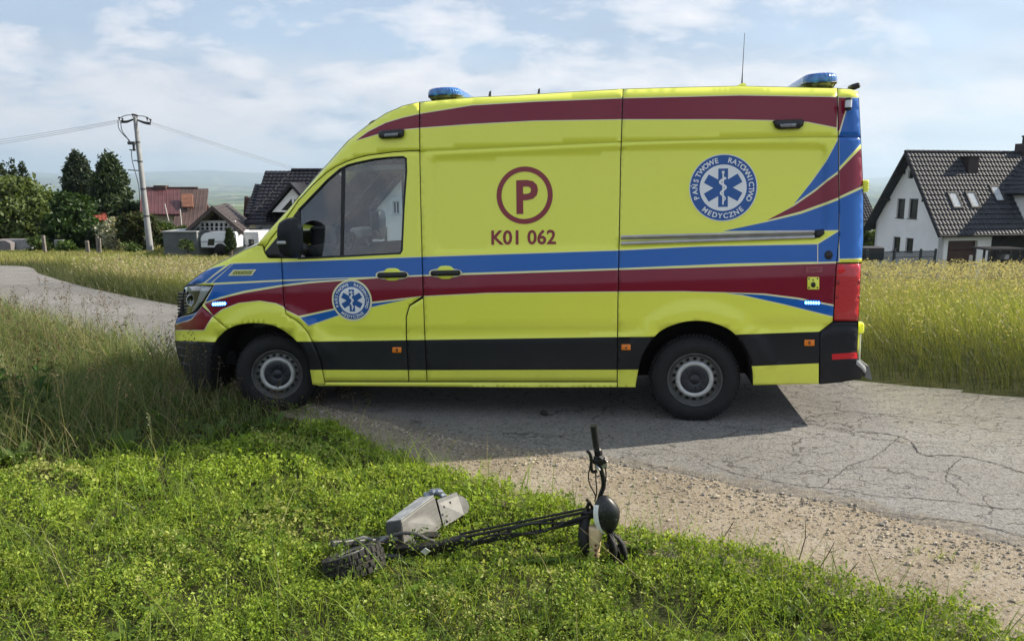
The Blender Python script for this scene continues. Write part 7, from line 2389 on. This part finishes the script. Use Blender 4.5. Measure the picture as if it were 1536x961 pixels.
# ---- clover and low herbs near the camera
def clover():
    parts = []
    P = scatter(NEAR_POLY, (-7, 5.2, 1.3, 9), 230000, lambda p: in_view(p) & ~is_tall(p) & (rng.random(len(p)) < np.clip(1.0 - (p[:, 1] - 2.6) * .20, .30, 1)))
    ed = edge_dist(P)
    P = P[rng.random(len(P)) < np.clip(ed / .10 + .15, 0, 1) * np.maximum(np.clip(.68 + .70 * patchy(P, .21, 5) + .25 * patchy(P, .9, 2), .18, 1), np.clip(1.1 - ed * 2.2, 0, 1))]
    N = len(P)
    hgt = (.072 + .055 * patchy(P, .45, 1) + .045 * patchy(P, .16, 4)) * rng.uniform(.45, 1.25, N)
    hgt = hgt * crushed(P)
    hgt = np.clip(hgt * np.clip(edge_dist(P) / .3 + .6, .5, 1.1), .015, .2)
    # every plant: five to nine leaflets round its tip
    per = 8
    tip = np.stack([P[:, 0], P[:, 1], zg(P[:, 0], P[:, 1])], 1)
    far = np.clip(P[:, 1] / 4.0, .8, 1.5)
    a = rng.uniform(0, 6.283, (N, per)); rr_ = rng.uniform(.004, .034, (N, per)) * far[:, None]
    Q = tip[:, None] + np.stack([np.cos(a) * rr_, np.sin(a) * rr_, hgt[:, None] * rng.uniform(.35, 1.0, (N, per))], -1)
    size = (rng.uniform(.008, .026, (N, per)) * rng.choice([.7, 1, 1, 1.5], N)[:, None]) * far[:, None]
    kind = patchy(P, .5, 7) + rng.normal(0, .35, N)
    pal = np.array(CLOVER)
    ci = np.clip(((kind + 1.3) / 2.6 * 5).astype(int), 0, 4)
    c = pal[ci] * (1 + .22 * patchy(P, 1.1, 3))[:, None]
    C = np.repeat(c, per, 0) * rng.uniform(.72, 1.3, (N * per, 1))
    parts.append(cards(Q.reshape(-1, 3), size.reshape(-1), C, .85, .62))
    st = blades(P, hgt * .95, np.full(N, .0035), rng.normal(0, .25, N), np.zeros(N), tint(LUSH, N), 2)
    parts.append(st)
    # upright sprigs with small leaves up the stem, like the leaf rosettes by the wheel
    S_ = P[rng.random(N) < .055]; M_ = len(S_); per = 14
    hs = rng.uniform(.10, .21, M_) * np.clip(edge_dist(S_) / .3 + .4, .4, 1)
    t = np.linspace(.25, 1, per)[None] * np.ones((M_, 1)); a = np.cumsum(rng.uniform(1.8, 2.9, (M_, per)), 1)
    lx, ly = rng.normal(0, .2, (M_, 1)), rng.normal(0, .2, (M_, 1)); rr_ = .020 * (1.2 - t * .7)
    zz = zg(S_[:, 0], S_[:, 1])[:, None]
    Q = np.stack([S_[:, :1] + np.cos(a) * rr_ + lx * hs[:, None] * t, S_[:, 1:] + np.sin(a) * rr_ + ly * hs[:, None] * t, zz + hs[:, None] * t], -1)
    C = np.repeat(tint([(.13, .21, .026), (.17, .25, .035), (.105, .18, .024)], M_), per, 0)
    parts.append(cards(Q.reshape(-1, 3), rng.uniform(.014, .028, M_ * per), C, .5, .45))
    # grass among it
    G = scatter(NEAR_POLY, (-7, 5.2, 1.3, 9), 95000, lambda p: in_view(p) & ~is_tall(p))
    G = G[rng.random(len(G)) < np.clip(patchy(G, .6, 9) * .5 + .55, .08, 1)]
    M_ = len(G); e = edge_dist(G)
    G = G[(e > .03)]; M_ = len(G)
    parts.append(blades(G, (.05 + .30 * rng.random(M_) ** 1.8) * crushed(G), rng.uniform(.003, .0065, M_), rng.uniform(0, .7, M_), rng.uniform(0, .7, M_), tint(CLOVER[:4] + LUSH, M_), 3))
    # dry straws lying about
    S_ = scatter(NEAR_POLY, (-6, 5, 1.6, 8), 900, lambda p: in_view(p) & ~is_tall(p)); M_ = len(S_)
    parts.append(blades(S_, rng.uniform(.12, .34, M_), np.full(M_, .0032), rng.uniform(.3, 1.6, M_), rng.uniform(0, .9, M_), tint(STRAW, M_), 4))
    # tufts that have seeded out on the dirt
    T_ = scatter([tuple(p) for p in ae] + [tuple(p) for p in ge[::-1]], (-2, 5, 1.5, 9), 900, in_view)
    T_ = T_[rng.random(len(T_)) < np.clip(patchy(T_, .35, 2) - .1, 0, .5)]
    k = 9; T2 = np.repeat(T_, k, 0) + rng.normal(0, .018, (len(T_) * k, 2)); M_ = len(T2)
    parts.append(blades(T2, rng.uniform(.03, .10, M_), np.full(M_, .0035), rng.uniform(.1, .9, M_), rng.uniform(0, .5, M_), tint(CLOVER[:3] + STRAW[:1], M_), 3))
    o = joined('clover', parts)
clover()
# ---- broad leaves here and there (docks, plantains)
def broad(P, n, L, W_, cols, up=.8, z0=None):
    """rosettes of long leaves with a fold: 8 triangles each"""
    N = len(P); az = (rng.uniform(0, 6.283, (N, 1)) + np.arange(n)[None] * 2.4).reshape(-1)
    Pp = np.repeat(P, n, 0); L_ = np.repeat(L, n) * rng.uniform(.6, 1.15, N * n); z = np.repeat(zg(P[:, 0], P[:, 1]) if z0 is None else z0, n)
    el = rng.uniform(.35, 1.15, N * n) * up
    dx, dy = np.cos(az), np.sin(az); sx, sy = -dy, dx
    V = []
    for t, wd in ((.08, .25), (.35, .9), (.65, 1.0), (.9, .5)):
        out = L_ * t * np.cos(el); hh = L_ * (t * np.sin(el) - .38 * t ** 2)
        c = np.stack([Pp[:, 0] + dx * out, Pp[:, 1] + dy * out, z + hh], 1)
        k = L_ * W_ * wd * .5
        s = np.stack([sx * k, sy * k, k * .35], 1); s2 = np.stack([-sx * k, -sy * k, k * .35], 1)
        V += [c + s, c, c + s2]
    out = L_; c = np.stack([Pp[:, 0] + dx * out * np.cos(el), Pp[:, 1] + dy * out * np.cos(el), z + L_ * (np.sin(el) - .42)], 1); V.append(c)
    V = np.stack(V, 1); nv = 13
    T = []
    for i in range(3):
        for j in range(2): a = 3 * i + j; T += [(a, a + 1, a + 4), (a, a + 4, a + 3)]
    T += [(9, 10, 12), (10, 11, 12)]
    F = (np.array(T)[None] + (np.arange(N * n) * nv)[:, None, None]).reshape(-1, 3)
    return V.reshape(-1, 3), F, np.repeat(np.repeat(cols, n, 0) * rng.uniform(.8, 1.2, (N * n, 1)), nv, 0)
def herbs():
    P = scatter(NEAR_POLY, (-6, 4.5, 1.8, 8), 420, lambda p: in_view(p) & ~is_tall(p)); P = P[edge_dist(P) > .15]
    a = broad(P, 7, rng.uniform(.08, .17, len(P)), .30, tint([(.12, .20, .030), (.16, .24, .05), (.10, .17, .03)], len(P)))
    Q = scatter(TALL_POLY, (-6, 0, 4.5, 8), 240, lambda p: in_view(p) & in_poly(p, NEAR_POLY)); Q = Q[(edge_dist(Q) > .35) & (Q[:, 0] < -1.5)]
    b = broad(Q, 6, rng.uniform(.16, .34, len(Q)), .26, tint([(.07, .13, .03), (.10, .16, .045), (.13, .19, .06)], len(Q)), 1.1)
    joined('herb_leaves', [a, b])
herbs()
# ---- tall uncut grass at the left
def tall_grass():
    parts = []
    P = scatter(TALL_POLY, (-12, 1, 4.2, 17), 150000, lambda p: in_view(p, 2.6) & (rng.random(len(p)) < np.clip(1.25 - (p[:, 1] - 5) * .10, .16, 1)))
    P = P[in_poly(P, NEAR_POLY)]
    e = edge_dist(P); N = len(P)
    P = P[rng.random(N) < np.clip(e / .12 + .2, 0, 1)]; N = len(P); e = edge_dist(P)
    tp = dist_line(P, tall_line)
    # low at the rim towards the clover and towards the wheel
    m = np.clip(tp / .8 + .35, .3, 1) * np.interp(-P[:, 0], [1.2, 1.7, 2.1, 2.5, 2.9, 3.6], [.22, .25, .38, .58, .85, 1.1])
    h = (.46 + .14 * patchy(P, .8, 2)) * m * rng.uniform(.55, 1.35, N)
    c = tint([tuple(1.22 * x for x in q) for q in LUSH] + [(.095, .12, .05)], N) * (1 + .2 * patchy(P, .7, 5))[:, None]
    dry = rng.random(N) < .30
    c[dry] = tint([(.32, .29, .15), (.40, .34, .20), (.22, .22, .10)], int(dry.sum()))
    az = rng.normal(2.4, 1.2, N)
    w = rng.uniform(.0035, .007, N) * np.clip(P[:, 1] / 5.5, .9, 2)
    parts.append(blades(P, h, w, rng.uniform(0, .35, N), rng.uniform(.1, 1.0, N), c, 4, az))
    # low fill of leaves at the rim
    Q = P[tp < 1.0]; Q = Q[rng.random(len(Q)) < .5]; M_ = len(Q)
    Q3 = np.stack([Q[:, 0], Q[:, 1], zg(Q[:, 0], Q[:, 1]) + rng.uniform(.02, .16, M_)], 1)
    parts.append(cards(Q3, rng.uniform(.015, .035, M_), tint(LUSH + CLOVER[:2], M_), .5, .5))
    joined('tall_grass', parts)
    # flowering stalks with panicles, dark against the road
    S_ = scatter(TALL_POLY, (-8, -1.2, 5.2, 11), 900, in_view)
    S_ = S_[(edge_dist(S_) < 2.2)]
    S_ = S_[rng.random(len(S_)) < np.clip(.75 + .6 * patchy(S_, .8, 6), .1, 1)]
    N = len(S_); h = rng.uniform(.6, 1.0, N) * np.interp(-S_[:, 0], [1.6, 2.2, 2.7, 3.1], [.25, .38, .72, 1.0])
    az = rng.normal(2.2, 1.0, N); ln = rng.uniform(.02, .16, N); dr = rng.uniform(0, .14, N)
    parts = [blades(S_, h, np.full(N, .0045), ln, dr, tint([(.19, .17, .08), (.13, .14, .05), (.25, .20, .11)], N), 4, az)]
    per = 22
    t = rng.uniform(.72, 1.0, (N, per)); out = h[:, None] * (ln[:, None] * t + dr[:, None] * t ** 2.4); up = h[:, None] * (t - .45 * dr[:, None] * t ** 2.6)
    sp = .030 * (1.12 - t)[..., None] * 2.6 * rng.normal(0, 1, (N, per, 3)) * np.array([1, 1, .5])
    zz = zg(S_[:, 0], S_[:, 1])[:, None]
    Q = np.stack([S_[:, :1] + np.cos(az)[:, None] * out, S_[:, 1:] + np.sin(az)[:, None] * out, zz + up], -1) + sp
    parts.append(cards(Q.reshape(-1, 3), rng.uniform(.014, .030, N * per), tint([(.13, .10, .07), (.18, .13, .10), (.10, .085, .05)], N * per), 0, .42))
    joined('seeding_grass', parts)
tall_grass()
# ---- meadow beyond the road
def meadow():
    parts = []
    for (y0, y1, n, seg, tag_) in ((5.5, 11.5, 110000, 3, 0), (11.5, 22, 120000, 2, 1), (22, 62, 150000, 2, 2)):
        P = scatter(FIELD_POLY, (-52, 48, y0, y1), n * 2, lambda p: in_view(p, 6.0))
        P = P[rng.permutation(len(P))[:n]]
        # thinner where the ambulance hides it
        uu = P[:, 0] / P[:, 1] * F_PX + CX
        hid = (uu > 360) & (uu < 1230)
        P = P[~hid | (rng.random(len(P)) < .3)]
        N = len(P)
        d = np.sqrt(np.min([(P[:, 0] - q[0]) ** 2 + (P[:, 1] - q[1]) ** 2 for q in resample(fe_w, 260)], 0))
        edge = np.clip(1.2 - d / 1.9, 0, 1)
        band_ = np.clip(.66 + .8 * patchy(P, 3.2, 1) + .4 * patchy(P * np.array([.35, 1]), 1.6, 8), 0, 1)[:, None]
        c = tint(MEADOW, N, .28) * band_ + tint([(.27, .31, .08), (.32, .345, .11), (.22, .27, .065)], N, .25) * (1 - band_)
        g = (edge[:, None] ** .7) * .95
        c = c * (1 - g) + tint([(.042, .062, .026), (.058, .078, .032), (.085, .092, .042)], N) * g  # lush roadside blades darkened: shade on the tall grass side put into their colour
        wsc = np.clip(P[:, 1] / 8, 1, 6)
        h = (.58 + .16 * patchy(P, 2.2, 3)) * rng.uniform(.6, 1.25, N) * (1 - .25 * edge) * np.clip(1.25 - P[:, 1] / 42, .28, 1)
        az = rng.normal(2.7, 1.0, N)
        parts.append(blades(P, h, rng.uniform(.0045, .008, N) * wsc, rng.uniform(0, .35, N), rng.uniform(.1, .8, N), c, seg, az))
        # seed heads
        if tag_ < 2:
            S_ = P[rng.random(N) < .22]; M_ = len(S_)
            hh = rng.uniform(.5, .85, M_)
            Q = np.stack([S_[:, 0] + rng.normal(0, .05, M_), S_[:, 1], zg(S_[:, 0], S_[:, 1]) + hh], 1)
            Q = np.repeat(Q, 4, 0) + rng.normal(0, 1, (M_ * 4, 3)) * np.array([.018, .018, .05])
            parts.append(cards(Q, rng.uniform(.02, .045, M_ * 4) * np.repeat(np.clip(S_[:, 1] / 9, 1, 3), 4), tint([(.40, .36, .24), (.33, .27, .18), (.48, .45, .30)], M_ * 4), 0, .35))
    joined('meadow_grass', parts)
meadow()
# ---- weeds one can pick out
def weed_plant(u, v, Y, H_, label, pal, nl=38, L0=.15, spread=.1):
    b = at(u, v, Y); b[2] = float(zg(b[0], b[1])); root = empty('dock_plant', tuple(b)); tag(root, label, 'weed')
    mb = MB()
    tips = []
    for k in range(4):
        a = rng.uniform(0, 6.28); q = np.array([math.cos(a) * spread, math.sin(a) * spread, H_ * (1 - .13 * k)])
        mb.tube([(0, 0, -.05), q * [.3, .3, .5], q], [.011, .008, .004], 6); tips.append(q)
    mb.build('stem', simple('weed stem', (.07, .10, .03), .7), root)
    P = []; zs = []; 
    Vs = []; Fs = []; Cs = []; kk = 0
    for j in range(nl):
        q = tips[j % 4]; t = rng.uniform(.15, 1.0); p = q * np.array([t, t, t ** .9])
        Pq = np.array([[p[0], p[1]]]); L = np.array([L0 * (1.25 - .75 * t)])
        V, F, C = broad(Pq, 1, L, .34, tint(pal, 1), 1.0, np.array([p[2]]))
        Vs.append(V); Fs.append(F + kk); Cs.append(C); kk += len(V)
    link('leaves', mesh_np('leaves', np.concatenate(Vs), np.concatenate(Fs), M_GRASS, colors=np.concatenate(Cs)), root)
    # seed spikes
    Q = np.concatenate([q * np.array([1, 1, 1]) + rng.normal(0, 1, (60, 3)) * np.array([.012, .012, .07]) for q in tips])
    V, F, C = cards(Q, rng.uniform(.012, .026, len(Q)), tint([(.09, .10, .04), (.13, .09, .05)], len(Q)), 0, .6)
    o = link('seed_spike', mesh_np('seed_spike', V, F, M_GRASS, colors=C), root); o['kind'] = 'stuff'
weed_plant(18, 640, 6.0, .98, 'leafy green dock plant rising above the tall grass by the road', [(.055, .12, .025), (.075, .15, .03), (.05, .10, .03)], 70, .24, .2)
weed_plant(62, 650, 5.9, .72, 'lower leafy dock plant among the tall grass beside the bigger dock', [(.05, .105, .025), (.07, .13, .03)], 44, .20, .14)
def stalk(u, v, H_, label, col, n=60):
    b = ground_hit(u, v); root = empty('seed_stalk', tuple(b)); tag(root, label, 'weed')
    mb = MB(); mb.tube([(0, 0, -.03), (.01, 0, H_ * .5), (-.01, .01, H_)], [.003, .0025, .0012], 5)
    mb.build('stem', simple('stalk stem', (.16, .18, .07), .7), root)
    t = rng.uniform(.3, 1, n); a = rng.uniform(0, 6.28, n); r = .022 * (1.1 - t * .7)
    Q = np.stack([np.cos(a) * r, np.sin(a) * r, H_ * t], 1)
    V, F, C = cards(Q, rng.uniform(.008, .016, n), tint(col, n), .2, .6)
    o = link('pods', mesh_np('pods', V, F, M_GRASS, colors=C), root)
stalk(466, 668, .33, 'single pale seed stalk standing before the front wheel', [(.34, .34, .18), (.22, .26, .10)], 80)
stalk(228, 690, .36, 'thin green stalk with white flower tip in front of the tall grass', [(.12, .18, .05), (.6, .6, .5)], 40)
def twigs():
    for i, (u, v, du, dv) in enumerate(((1222, 856, 30, -44), (1258, 872, 30, -30), (1196, 842, 12, -60), (1075, 815, 26, -34))):
        b = ground_hit(u, v); Y = b[1]; q = at(u + du, v + dv, Y)
        mb = MB(); m = (b + q) / 2 + np.array([.02, 0, .02]); mb.tube([b - [0, 0, .03], m, q], [.004, .003, .0015], 5); mb.tube([m, m + (q - m) * .6 + np.array([.05, 0, -.01])], [.002, .001], 4)
        o = mb.build('dry_stem', simple('dry brown stem', (.13, .085, .05), .8)); tag(o, ('dry brown stem leaning over the dirt shoulder', 'dry brown stem bent low over the dirt at the grass tip', 'thin upright dry stem at the clover edge on the dirt side', 'short dry stem by the clover edge near the scooter')[i], 'dead stem')
twigs()

# ---- haze over the valley
def haze():
    mb = MB(); mb.box((-27500, -27500, -140), (27500, 27500, 900))
    t = NT('valley haze')
    v = t.n('ShaderNodeVolumePrincipled'); v.inputs['Color'].default_value = (.64, .82, 1.0, 1); v.inputs['Density'].default_value = HAZE_D; v.inputs['Anisotropy'].default_value = 0.2
    t.l(v.outputs[0], t.out.inputs['Volume'])
    o = mb.build('haze', t.m); tag(o, kind='stuff')
HAZE_D = 8.0e-5
haze()
